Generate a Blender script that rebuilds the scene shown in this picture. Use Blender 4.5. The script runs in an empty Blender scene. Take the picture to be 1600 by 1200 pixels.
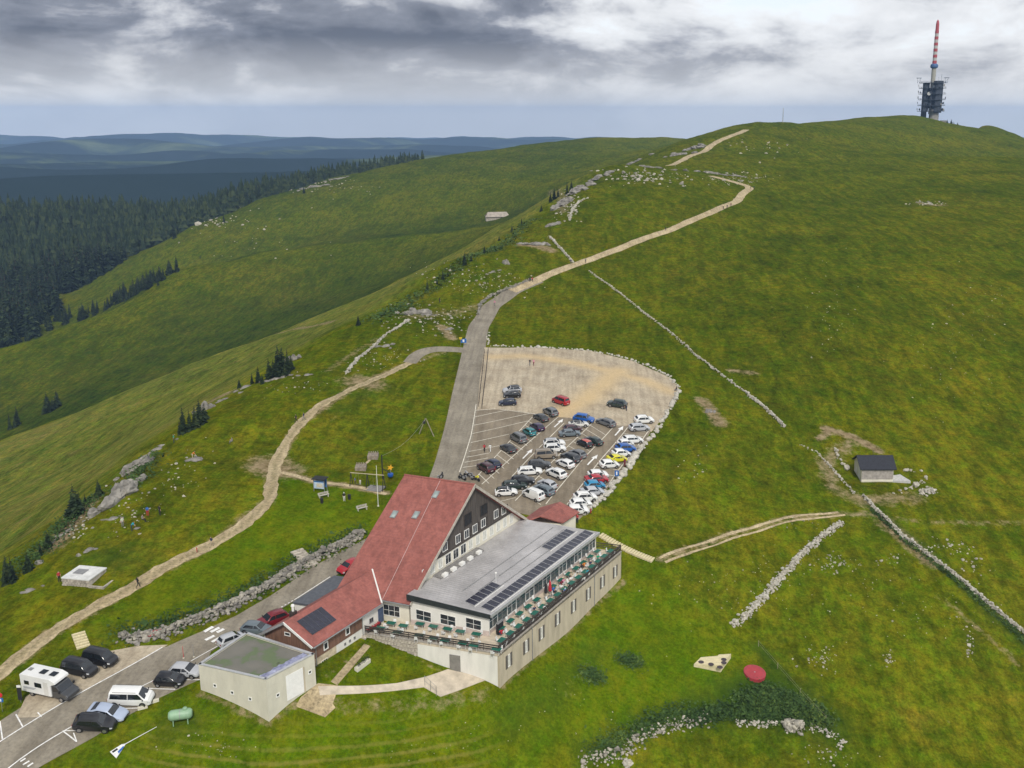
import bpy, bmesh, math, random
import numpy as np
from mathutils import Vector, Matrix
from mathutils.geometry import delaunay_2d_cdt

# ------------------------------------------------------------------ camera
scene = bpy.context.scene
COL = scene.collection
F, CX, HOR, HCAM = 1500.0, 900.0, 180.0, 68.0      # focal length in photo pixels, principal column, horizon row, metres above car park
PIT = math.radians(13.0)
CY = HOR + F * math.tan(PIT)
cp, sp = math.cos(PIT), math.sin(PIT)
cam_data = bpy.data.cameras.new('camera')
cam = bpy.data.objects.new('camera', cam_data)
COL.objects.link(cam)
cam.location = (0, 0, HCAM)
cam.rotation_euler = (math.pi / 2 - PIT, 0, 0)
cam_data.sensor_width = 36.0
cam_data.lens = F / 1600.0 * 36.0
cam_data.shift_x = (800 - CX) / 1600.0
cam_data.shift_y = -(600 - CY) / 1600.0
cam_data.clip_start = 0.5
cam_data.clip_end = 120000.0
scene.camera = cam

# ------------------------------------------------------------------ world, sun, exposure
SUN_EL, SUN_AZ = math.radians(46), math.radians(172)   # azimuth clockwise from +Y (view direction)
world = bpy.data.worlds.new('World')
scene.world = world
world.use_nodes = True
nt = world.node_tree
nt.nodes.clear()
def N(tree, typ, **kw):
    n = tree.nodes.new(typ)
    for k, v in kw.items():
        setattr(n, k, v)
    return n
def ramp(tree, stops, interp='LINEAR'):
    r = tree.nodes.new('ShaderNodeValToRGB')
    el = r.color_ramp.elements
    r.color_ramp.interpolation = interp
    while len(el) < len(stops):
        el.new(0.5)
    for e, (p, c) in zip(el, stops):
        e.position = p
        e.color = (c[0], c[1], c[2], 1) if len(c) == 3 else c
    return r
def mth(tree, op, a, b=None, clamp=False):
    n = tree.nodes.new('ShaderNodeMath'); n.operation = op; n.use_clamp = clamp
    for i, v in enumerate((a, b)):
        if v is None: continue
        if isinstance(v, (int, float)): n.inputs[i].default_value = v
        else: tree.links.new(v, n.inputs[i])
    return n.outputs[0]
def mixc(tree, fac, a, b, typ='MIX'):
    n = tree.nodes.new('ShaderNodeMix'); n.data_type = 'RGBA'; n.blend_type = typ
    for i, v in ((0, fac), (6, a), (7, b)):
        if isinstance(v, (int, float)): n.inputs[i].default_value = v
        elif isinstance(v, tuple): n.inputs[i].default_value = (v[0], v[1], v[2], 1)
        else: tree.links.new(v, n.inputs[i])
    return n.outputs[2]

L = nt.links.new
sky = N(nt, 'ShaderNodeTexSky'); sky.sky_type = 'NISHITA'; sky.sun_disc = False
sky.sun_elevation = SUN_EL; sky.sun_rotation = SUN_AZ; sky.altitude = 1550; sky.dust_density = 2.0
tc = N(nt, 'ShaderNodeTexCoord')
sep = N(nt, 'ShaderNodeSeparateXYZ'); L(tc.outputs['Generated'], sep.inputs[0])
def wnoise(scale, detail, rough, off, dist=0.0, stretch=2.4):
    m = N(nt, 'ShaderNodeMapping'); m.inputs['Location'].default_value = off; m.inputs['Scale'].default_value = (1, 1, stretch)
    L(tc.outputs['Generated'], m.inputs[0])
    n = N(nt, 'ShaderNodeTexNoise'); n.inputs['Scale'].default_value = scale
    n.inputs['Detail'].default_value = detail; n.inputs['Roughness'].default_value = rough
    n.inputs['Distortion'].default_value = dist
    L(m.outputs[0], n.inputs['Vector']); return n.outputs[0]
big = wnoise(2.6, 3.0, 0.5, (3.3, 0.4, 0.0), 0.2, 3.2)
mid = wnoise(6.5, 9.0, 0.58, (1.7, 4.2, 0.3), 0.35, 2.6)
fine = wnoise(19.0, 7.0, 0.6, (7.7, 1.2, 3.0), 0.2, 1.8)
dens = mth(nt, 'ADD', mth(nt, 'MULTIPLY', big, 0.9), mth(nt, 'ADD', mth(nt, 'MULTIPLY', mid, 1.0), mth(nt, 'MULTIPLY', fine, 0.28)))
dens = mth(nt, 'ADD', mth(nt, 'ADD', dens, -0.63), mth(nt, 'MULTIPLY', mth(nt, 'ADD', sep.outputs[0], 0.05), -0.30))   # the deck thins out to the south
cr = ramp(nt, [(0.27, (0.60, 0.61, 0.62)), (0.41, (0.48, 0.49, 0.505)), (0.50, (0.33, 0.34, 0.365)), (0.58, (0.165, 0.178, 0.21)), (0.72, (0.085, 0.095, 0.12))])
L(dens, cr.inputs[0])
hzr = ramp(nt, [(0.0, (1, 1, 1)), (0.030, (0.55,) * 3), (0.075, (0, 0, 0))]); L(sep.outputs[2], hzr.inputs[0])
ccol = mixc(nt, mth(nt, 'MULTIPLY', hzr.outputs[0], 0.8), cr.outputs[0], (0.56, 0.55, 0.53))
bg1 = N(nt, 'ShaderNodeBackground'); L(sky.outputs[0], bg1.inputs[0]); bg1.inputs[1].default_value = 0.08
bg2 = N(nt, 'ShaderNodeBackground'); L(ccol, bg2.inputs[0]); bg2.inputs[1].default_value = 0.88
mx = N(nt, 'ShaderNodeMixShader'); L(bg1.outputs[0], mx.inputs[1]); L(bg2.outputs[0], mx.inputs[2])
cov = ramp(nt, [(0.22, (0.72,) * 3), (0.34, (1, 1, 1))]); L(dens, cov.inputs[0]); L(cov.outputs[0], mx.inputs[0])
wo = N(nt, 'ShaderNodeOutputWorld'); L(mx.outputs[0], wo.inputs[0])

sun_d = bpy.data.lights.new('sun', 'SUN'); sun_d.energy = 1.5; sun_d.angle = math.radians(10); sun_d.color = (1.0, 0.95, 0.87)
sun = bpy.data.objects.new('sun', sun_d); COL.objects.link(sun)
sdir = Vector((math.sin(SUN_AZ) * math.cos(SUN_EL), math.cos(SUN_AZ) * math.cos(SUN_EL), math.sin(SUN_EL)))
sun.rotation_euler = sdir.to_track_quat('Z', 'Y').to_euler()
sun.location = sdir * 300
scene.view_settings.view_transform = 'Standard'
scene.view_settings.look = 'None'
scene.view_settings.gamma = 1.0
scene.view_settings.exposure = 0.95
scene.cycles.use_denoising = True
scene.cycles.max_bounces = 5
scene.cycles.diffuse_bounces = 2
scene.cycles.glossy_bounces = 2
scene.cycles.transmission_bounces = 3
scene.cycles.volume_bounces = 0
scene.cycles.sample_clamp_indirect = 4.0

# ------------------------------------------------------------------ pixel -> place
CAM = np.array([0.0, 0.0, HCAM])
def ray(px, py):
    u = (px - CX) / F; v = (CY - py) / F
    return np.array([u, cp + v * sp, -sp + v * cp])
def PZ(px, py, z):
    d = ray(px, py); return CAM + d * ((z - HCAM) / d[2])
def PY(px, py, Y):
    d = ray(px, py); return CAM + d * (Y / d[1])
def PV(px, py, A, dv):
    n = np.array([-dv[1], dv[0], 0.0]); d = ray(px, py)
    return CAM + d * (n @ (np.asarray(A) - CAM) / (n @ d))

# ------------------------------------------------------------------ object helpers
def tag(o, label=None, cat=None, group=None, kind=None):
    if label: o['label'] = label
    if cat: o['category'] = cat
    if group: o['group'] = group
    if kind: o['kind'] = kind
    return o
def link(name, me, parent=None, mats=None):
    o = bpy.data.objects.new(name, me); COL.objects.link(o)
    if parent is not None: o.parent = parent
    if mats is not None and me is not None:
        for m in (mats if isinstance(mats, (list, tuple)) else [mats]): me.materials.append(m)
    return o
def empty(name, loc=(0, 0, 0), rz=0.0, label=None, cat=None, group=None):
    o = bpy.data.objects.new(name, None); COL.objects.link(o)
    o.empty_display_size = 0.2
    o.location = tuple(float(c) for c in loc); o.rotation_euler = (0, 0, rz)
    return tag(o, label, cat, group)
def copy_tree(o, parent=None):
    c = o.copy(); COL.objects.link(c)
    if parent is not None: c.parent = parent
    for ch in list(o.children): copy_tree(ch, c)
    return c
def mesh(name, v, f, mats=None, mi=None, smooth=False):
    me = bpy.data.meshes.new(name)
    me.from_pydata([tuple(float(c) for c in p) for p in v], [], [tuple(int(i) for i in q) for q in f])
    for m in (mats or []): me.materials.append(m)
    if mi is not None: me.polygons.foreach_set('material_index', np.asarray(mi, dtype=np.int32))
    if smooth: me.polygons.foreach_set('use_smooth', np.ones(len(me.polygons), dtype=bool))
    me.update(); return me
class MB:
    """collects simple solids, builds ONE mesh object"""
    def __init__(s): s.v, s.f, s.m = [], [], []
    def add(s, v, f, mi=0):
        b = len(s.v); s.v += [tuple(map(float, p)) for p in v]; s.f += [tuple(i + b for i in q) for q in f]; s.m += [mi] * len(f); return s
    def box(s, c, d, rz=0.0, mi=0, M=None):
        x, y, z = d[0] / 2, d[1] / 2, d[2] / 2
        P = [(-x, -y, -z), (x, -y, -z), (x, y, -z), (-x, y, -z), (-x, -y, z), (x, -y, z), (x, y, z), (-x, y, z)]
        ca, sa = math.cos(rz), math.sin(rz)
        P = [(c[0] + ca * p[0] - sa * p[1], c[1] + sa * p[0] + ca * p[1], c[2] + p[2]) for p in P]
        return s.add(P, [(0, 3, 2, 1), (4, 5, 6, 7), (0, 1, 5, 4), (1, 2, 6, 5), (2, 3, 7, 6), (3, 0, 4, 7)], mi)
    def hexa(s, lo, hi, mi=0):
        """lo, hi: matching rings of n points"""
        n = len(lo); f = [tuple(range(n))[::-1], tuple(range(n, 2 * n))] + [(i, (i + 1) % n, n + (i + 1) % n, n + i) for i in range(n)]
        return s.add(list(lo) + list(hi), f, mi)
    def prism(s, pts, z0, z1, mi=0):
        return s.hexa([(p[0], p[1], z0) for p in pts], [(p[0], p[1], z1) for p in pts], mi)
    def bar(s, a, b, r, n=6, r2=None, mi=0, square=False):
        a, b = Vector(a), Vector(b); d = (b - a)
        if d.length < 1e-6: return s
        d.normalize(); t = Vector((0, 0, 1)) if abs(d.z) < .9 else Vector((1, 0, 0))
        e1 = d.cross(t).normalized(); e2 = d.cross(e1); r2 = r if r2 is None else r2
        off = math.pi / n
        A = [a + (e1 * math.cos(off + 2 * math.pi * i / n) + e2 * math.sin(off + 2 * math.pi * i / n)) * r for i in range(n)]
        B = [b + (e1 * math.cos(off + 2 * math.pi * i / n) + e2 * math.sin(off + 2 * math.pi * i / n)) * r2 for i in range(n)]
        return s.hexa(A, B, mi)
    def lathe(s, c, prof, n=16, mi=0, axis='z'):
        v, f = [], []
        for (r, h) in prof:
            for i in range(n):
                a = 2 * math.pi * i / n
                p = (r * math.cos(a), r * math.sin(a), h)
                if axis == 'y': p = (p[0], p[2], p[1])
                if axis == 'x': p = (p[2], p[0], p[1])
                v.append((c[0] + p[0], c[1] + p[1], c[2] + p[2]))
        k = len(prof)
        for j in range(k - 1):
            for i in range(n):
                f.append((j * n + i, j * n + (i + 1) % n, (j + 1) * n + (i + 1) % n, (j + 1) * n + i))
        f.append(tuple(range(n))[::-1]); f.append(tuple((k - 1) * n + i for i in range(n)))
        return s.add(v, f, mi)
    def quad(s, a, b, c, d, mi=0): return s.add([a, b, c, d], [(0, 1, 2, 3)], mi)
    def me(s, name, mats, smooth=False, recalc=True, bevel=0.0):
        me = mesh(name, s.v, s.f, mats if isinstance(mats, (list, tuple)) else [mats], s.m)
        if recalc or bevel:
            bm = bmesh.new(); bm.from_mesh(me)
            if recalc: bmesh.ops.recalc_face_normals(bm, faces=bm.faces)
            if bevel: bmesh.ops.bevel(bm, geom=bm.edges[:], offset=bevel, segments=1, affect='EDGES')
            bm.to_mesh(me); bm.free()
        if smooth:
            me.polygons.foreach_set('use_smooth', np.ones(len(me.polygons), dtype=bool)); me.set_sharp_from_angle(angle=math.radians(40))
        return me
    def build(s, name, mats, parent=None, **kw):
        return link(name, s.me(name, mats, **kw), parent)

# ------------------------------------------------------------------ materials
MATS = {}
def mat(name, col, rough=0.8, var=0.12, scale=2.0, bump=0.0, metal=0.0, spec=0.5, col2=None, detail=4.0, stretch=None, bscale=None, coat=0.0, alpha=None):
    """procedural paint / stone / cloth: base colour broken up by two noises, optional bump"""
    if name in MATS: return MATS[name]
    m = bpy.data.materials.new(name); m.use_nodes = True; t = m.node_tree; B = t.nodes['Principled BSDF']
    B.inputs['Roughness'].default_value = rough; B.inputs['Metallic'].default_value = metal
    B.inputs['Specular IOR Level'].default_value = spec; B.inputs['Coat Weight'].default_value = coat
    B.inputs['Coat Roughness'].default_value = 0.05
    tcn = t.nodes.new('ShaderNodeTexCoord'); src = tcn.outputs['Object']
    if stretch:
        mp = t.nodes.new('ShaderNodeMapping'); mp.inputs['Scale'].default_value = stretch; t.links.new(src, mp.inputs[0]); src = mp.outputs[0]
    n = t.nodes.new('ShaderNodeTexNoise'); n.inputs['Scale'].default_value = scale; n.inputs['Detail'].default_value = detail; n.inputs['Roughness'].default_value = 0.6
    t.links.new(src, n.inputs['Vector'])
    c2 = col2 or tuple(min(1.0, c * (1 + var * 1.6)) for c in col); c1 = tuple(c * (1 - var * 1.6) for c in col) if not col2 else col
    r = ramp(t, [(0.3, c1), (0.7, c2)]); t.links.new(n.outputs[0], r.inputs[0]); t.links.new(r.outputs[0], B.inputs['Base Color'])
    if bump:
        n2 = t.nodes.new('ShaderNodeTexNoise'); n2.inputs['Scale'].default_value = bscale or scale * 6; n2.inputs['Detail'].default_value = 5
        t.links.new(src, n2.inputs['Vector'])
        bp = t.nodes.new('ShaderNodeBump'); bp.inputs['Strength'].default_value = bump; bp.inputs['Distance'].default_value = 0.05
        t.links.new(n2.outputs[0], bp.inputs['Height']); t.links.new(bp.outputs[0], B.inputs['Normal'])
    MATS[name] = m; return m
def glass(name, col=(0.02, 0.025, 0.03), rough=0.05):
    return mat(name, col, rough=rough, var=0.2, scale=0.7, spec=0.9)
# ------------------------------------------------------------------ terrain heights
rng = np.random.default_rng(7); random.seed(7)
CPZ = [  # pixel, height above the lower car park
 (60,1190,-.8),(150,1100,0),(270,1052,.3),(350,985,.8),(450,930,1.0),(560,850,1.4),(700,725,2.6),(720,650,4.4),
 (20,1120,-.1),(80,1050,.3),(160,1030,.4),(210,1010,.5),
 (850,800,1.3),(930,800,1.2),(755,770,1.9),(755,690,3.4),(950,724,2.8),(860,680,3.8),(800,612,5.6),(930,620,5.2),(1050,605,5.2),(765,548,7.5),(920,552,7.1),
 (745,500,9.6),(790,460,12),(900,412,16.5),(1045,360,22),(1160,310,28),(1175,293,30.5),(1045,258,37),
 (0,925,1.2),(50,860,2.4),(110,808,3.8),(190,768,6),(285,668,7.6),(450,574,9),(560,505,12),(720,405,19),(850,340,26),(900,294,33),(960,258,40),
 (600,560,9),(650,620,6.6),(430,730,4.6),(330,850,3.3),(150,960,1.8),(30,1040,.9),(500,760,3.8),(600,740,3.4),(250,880,3.3),(260,800,5.2),(380,690,6.4),(680,575,7.4),(470,840,2.9),(560,800,3.1),(300,940,2.2),(380,900,2.4),(640,490,12.2),(800,420,17),(780,480,10.5),
 (120,1005,.9),(230,995,1.0),
 (1300,500,11),(1500,500,8),(1600,400,16.5),(1500,400,16.8),(1300,400,17.4),(1100,450,12.6),(1000,480,10.8),
 (1100,560,6.4),(1200,600,4.4),(1225,668,1),(1165,612,3.6),(1100,700,.4),(1040,640,4.0),(1000,740,1.0),(1000,820,-1.6),(985,870,-3.1),(1035,880,-3.4),(950,810,-.2),
 (1365,756,-4.1),(1320,735,-3.7),(1430,752,-4.3),(1500,650,-1),(1600,600,1),(1600,780,-7),(1315,815,-5.9),(1145,978,-9.3),(1600,990,-14),(1600,1200,-20),
 (1300,1130,-14.3),(1200,1200,-16),(1110,1038,-10),(1000,1150,-12.6),(800,1200,-11.4),(900,1000,-6.6),(780,1068,-4.15),(972,908,-5.1),
 (700,1085,-4.1),(640,1078,-3.3),(560,1078,-2.2),(500,1108,-2.2),(420,1127,-1.4),(312,1083,.1),(497,1070,-.5),(420,1200,-6),(250,1180,-3.4),(180,1200,-3.0),(290,1130,-1.4),
 (560,1035,-1.1),(575,1003,-.5),(640,1035,-2.2),(700,1045,-3.6),
]
CPY = [  # pixel, metres ahead of the camera
 (1165,203,800),(1225,190,860),(1300,193,950),(1350,191,1010),(1405,184,1080),(1455,188,1150),(1530,198,1150),(1600,214,1100),
 (1050,245,660),(1100,216,745),(1110,235,700),(1000,262,560),(1130,270,560),
 (1600,300,500),(1400,300,510),(1300,250,660),(1450,250,680),(1400,212,900),(1600,250,720),(1250,330,450),(1250,215,780),
 (0,685,330),(150,628,360),(300,572,405),(480,500,480),(640,430,560),
 (150,705,250),(0,800,200),(350,600,270),(500,512,330),(600,462,380),(700,408,440),(800,358,520),(80,770,205),(0,860,160),
 (0,660,440),(0,700,395),(150,610,470),(150,640,425),(300,555,520),(300,585,465),(480,490,580),(480,510,535),(640,425,640),
 (0,542,570),(120,502,620),(270,428,700),(440,388,760),(640,367,780),(780,352,780),(150,560,540),(400,450,660),
 (0,560,640),(120,520,690),(270,440,780),(440,395,830),
 (120,490,740),(270,415,830),(440,375,880),(640,350,860),(780,340,830),
 (100,470,800),(230,394,890),(300,353,950),(400,313,1040),(500,283,1120),(640,253,1200),(800,231,1300),(900,225,1350),(1000,229,1350),(1050,241,1300),
 (600,300,1000),(800,290,960),(900,270,1000),
 (400,317,1130),(500,286,1200),(640,257,1290),(300,357,1020),(230,398,960),(400,330,1300),(640,270,1450),(900,237,1600),(0,525,690),(0,470,800),(0,420,900),(0,347,1050),(0,400,1250),(150,400,950),(150,342,1080),(150,380,1300),(300,345,1150),(300,362,1350),
 (500,300,1350),
]
CPW = [(0,30,-15),(-60,50,-9),(60,50,-26),(120,110,-27),(180,200,-16),(-150,90,-22),(-230,150,-52),(260,420,20),(330,800,25),(460,1150,34),(520,1100,26),(600,1000,10),(330,1500,5),(0,1500,30),(150,1450,35),(560,1500,-20),
       (-10,128,-1.6),(-2,138,-2.2),(-20,130,-.2),(-27,136,.6),(-14,142,.9),(-38,105,.0),(-33,113,0),
       (-900,900,-110),(-1200,1400,-140),(-600,1700,-110),(0,2100,-60),(600,2100,-60)]
cps = [PZ(*q) for q in CPZ] + [PY(*q) for q in CPY] + [np.array(q, float) for q in CPW]
cps = np.array(cps)
_S = 100.0
_X = cps[:, :2] / _S
def _phi(r2): return np.power(r2 + 0.0009, 0.75)
_D2 = ((_X[:, None, :] - _X[None, :, :]) ** 2).sum(-1)
_n = len(_X)
_A = np.zeros((_n + 3, _n + 3)); _A[:_n, :_n] = _phi(_D2) + np.eye(_n) * -0.004
_A[:_n, _n] = 1; _A[:_n, _n + 1:] = _X; _A[_n, :_n] = 1; _A[_n + 1:, :_n] = _X.T
_w = np.linalg.solve(_A, np.concatenate([cps[:, 2], np.zeros(3)]))
def base_h(xy):
    xy = np.atleast_2d(np.asarray(xy, float)) / _S
    out = np.empty(len(xy))
    for s in range(0, len(xy), 20000):
        q = xy[s:s + 20000]
        d2 = (q ** 2).sum(1)[:, None] + (_X ** 2).sum(1)[None] - 2 * q @ _X.T
        out[s:s + 20000] = _phi(np.maximum(d2, 0)) @ _w[:_n] + _w[_n] + q @ _w[_n + 1:]
    return out
def vnoise(x, y, seed=0):
    xi = np.floor(x).astype(np.int64); yi = np.floor(y).astype(np.int64); fx = x - xi; fy = y - yi
    fx = fx * fx * (3 - 2 * fx); fy = fy * fy * (3 - 2 * fy)
    def h(a, b):
        n = (a * 374761393 + b * 668265263 + seed * 1442695041) & 0x7fffffff
        n = ((n ^ (n >> 13)) * 1274126177) & 0x7fffffff
        return ((n ^ (n >> 16)) & 0xffff) / 65535.0
    return (h(xi, yi) * (1 - fx) + h(xi + 1, yi) * fx) * (1 - fy) + (h(xi, yi + 1) * (1 - fx) + h(xi + 1, yi + 1) * fx) * fy
def fbm(x, y, seed=0, o=4):
    s = 0; a = 1; t = 0
    for i in range(o):
        s = s + a * vnoise(x * 2 ** i, y * 2 ** i, seed + i * 17); t += a; a *= .5
    return s / t - .5
def hit(hf, pts):
    """first point where the rays through the pixels meet the ground"""
    pts = np.atleast_2d(np.asarray(pts, float)); R = np.array([ray(*p) for p in pts])
    R = R / R[:, 1:2]                      # per metre ahead
    Ys = np.concatenate([np.arange(50, 260, 1.5), np.geomspace(260, 2300, 260)])
    n = len(pts); lo = np.full(n, np.nan); hi = np.full(n, np.nan); done = np.zeros(n, bool); prev = np.full(n, 50.0)
    G = (R[:, None, :2] * Ys[None, :, None]).reshape(-1, 2)
    dz = (HCAM + R[:, None, 2] * Ys[None, :]) - hf(G).reshape(n, -1)
    res = np.empty((n, 3))
    for i in range(n):
        k = np.argmax(dz[i] < 0)
        if dz[i, k] >= 0: k = len(Ys) - 1
        lo[i] = Ys[max(k - 1, 0)]; hi[i] = Ys[k]
    for _ in range(14):
        m = (lo + hi) / 2; g = R[:, :2] * m[:, None]; below = (HCAM + R[:, 2] * m) < hf(g)
        hi = np.where(below, m, hi); lo = np.where(below, lo, m)
    g = R[:, :2] * hi[:, None]
    return np.column_stack([g, hf(g)])
# ground plans of the built surfaces, in photo pixels
ROAD_L = [(-60,1172),(0,1127),(50,1095),(120,1054),(200,1016),(260,1011),(318,986),(370,962),(420,933),(492,884),(564,846),(620,815)]   # far kerb of the road below the car park
ROAD_R = [(-60,1300),(60,1200),(150,1150),(200,1118),(250,1090),(312,1062),(330,1018),(400,975),(450,945),(530,896),(600,850)]
PATH_C = [(-60,1110),(-10,1062),(40,1018),(85,985),(150,948),(215,913),(270,880),(330,852),(385,818),(418,785),(428,750),(430,722),(448,690),(470,660),(500,634),(545,610),(600,587),(640,567)]
ROAD_U = [(688,790),(696,755),(706,722),(716,680),(727,620),(738,560),(748,510),(768,478),(800,455),(840,438),(900,413),(970,388),(1040,362),(1110,333),(1150,316),(1160,303),(1174,293),(1160,288),(1110,275)]
ROAD_T = [(1045,259),(1075,246),(1110,228),(1140,214),(1166,203)]
LOT = [(690,760),(735,655),(762,545),(830,543),(920,548),(990,565),(1046,590),(1060,606),(1045,640),(1008,690),(965,742),(930,790),(905,812),(840,808),(740,790)]
_eng = []
def _dens(pl, step=2.5):
    out = []
    for a, b in zip(pl[:-1], pl[1:]):
        n = max(1, int(np.hypot(*(np.array(b[:2]) - np.array(a[:2]))) / step))
        for k in range(n): out.append(np.array(a) + (np.array(b) - np.array(a)) * k / n)
    out.append(np.array(pl[-1])); return np.array(out)
W = {}
for nm in ('ROAD_L', 'ROAD_R', 'PATH_C', 'ROAD_U', 'ROAD_T', 'LOT'):
    W[nm] = hit(base_h, globals()[nm])[:, :2]
pathpts = np.concatenate([_dens(W['PATH_C']), _dens(W['ROAD_U'])])
_road = np.concatenate([_dens(W['ROAD_L'], 4), _dens(W['ROAD_R'], 4), _dens(W['ROAD_U'], 4), _dens(W['PATH_C'], 4), _dens(W['ROAD_T'], 6)])
_lotc = np.array([[x, y] for x in np.arange(-45, 35, 6) for y in np.arange(150, 262, 6)])
def inpoly(pts, poly):
    x, y = pts[:, 0], pts[:, 1]; c = np.zeros(len(pts), bool); j = len(poly) - 1
    for i in range(len(poly)):
        xi, yi = poly[i]; xj, yj = poly[j]
        c ^= ((yi > y) != (yj > y)) & (x < (xj - xi) * (y - yi) / (yj - yi + 1e-12) + xi); j = i
    return c
_lotc = _lotc[inpoly(_lotc, W['LOT'])]
_bld = np.array([[x, y] for x in np.arange(-46, 8, 4) for y in np.arange(98, 152, 4)]); 
_bldpoly = [(-47,104),(-36,98),(-9,108),(12,142),(-8,152),(-36,128)]
_bld = _bld[inpoly(_bld, np.array(_bldpoly))]
FLAT = np.concatenate([_road, _lotc, _bld]).astype(np.float32)
def near(xy, pts):
    xy = np.asarray(xy, np.float32); out = np.empty(len(xy), np.float32); p2 = (pts ** 2).sum(1)[None]
    for s in range(0, len(xy), 20000):
        q = xy[s:s + 20000]
        out[s:s + 20000] = np.sqrt(np.maximum(((q ** 2).sum(1)[:, None] + p2 - 2 * q @ pts.T).min(1), 0))
    return out
def rough_of(xy, d=None):
    x, y = xy[:, 0], xy[:, 1]; r = np.hypot(x, y)
    d = near(xy, FLAT) if d is None else d
    m = np.clip((d - 5) / 14, 0, 1); m = m * m * (3 - 2 * m)
    far = np.clip((r - 150) / 500, 0, 1)
    big = fbm(x / 70, y / 70, 3, 3) * (1.6 + 3.2 * far)
    ridg = fbm((x + .4 * y) / 26, (y - .3 * x) / 60, 9, 3) * (.9 + 2.4 * far)
    small = fbm(x / 7, y / 7, 21, 3) * (.45 + .5 * far)
    return m * (big * np.clip((d - 8) / 60, 0, 1) + ridg * np.clip((d - 5) / 30, 0, 1) + small)
def H(xy):
    xy = np.atleast_2d(np.asarray(xy, float)); return base_h(xy) + rough_of(xy)
def hz(x, y): return float(H([[x, y]])[0])
def G(*pts):      # pixels -> ground points
    return hit(H, pts)
NA, NR = 640, 700
ang = np.radians(np.linspace(-58, 50, NA)); rad = np.geomspace(38, 2300, NR)
AA, RR = np.meshgrid(ang, rad)
gx = (RR * np.sin(AA)).ravel(); gy = (RR * np.cos(AA)).ravel(); gxy = np.column_stack([gx, gy])
fd = near(gxy, FLAT)
gz = base_h(gxy) + rough_of(gxy, fd)
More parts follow.
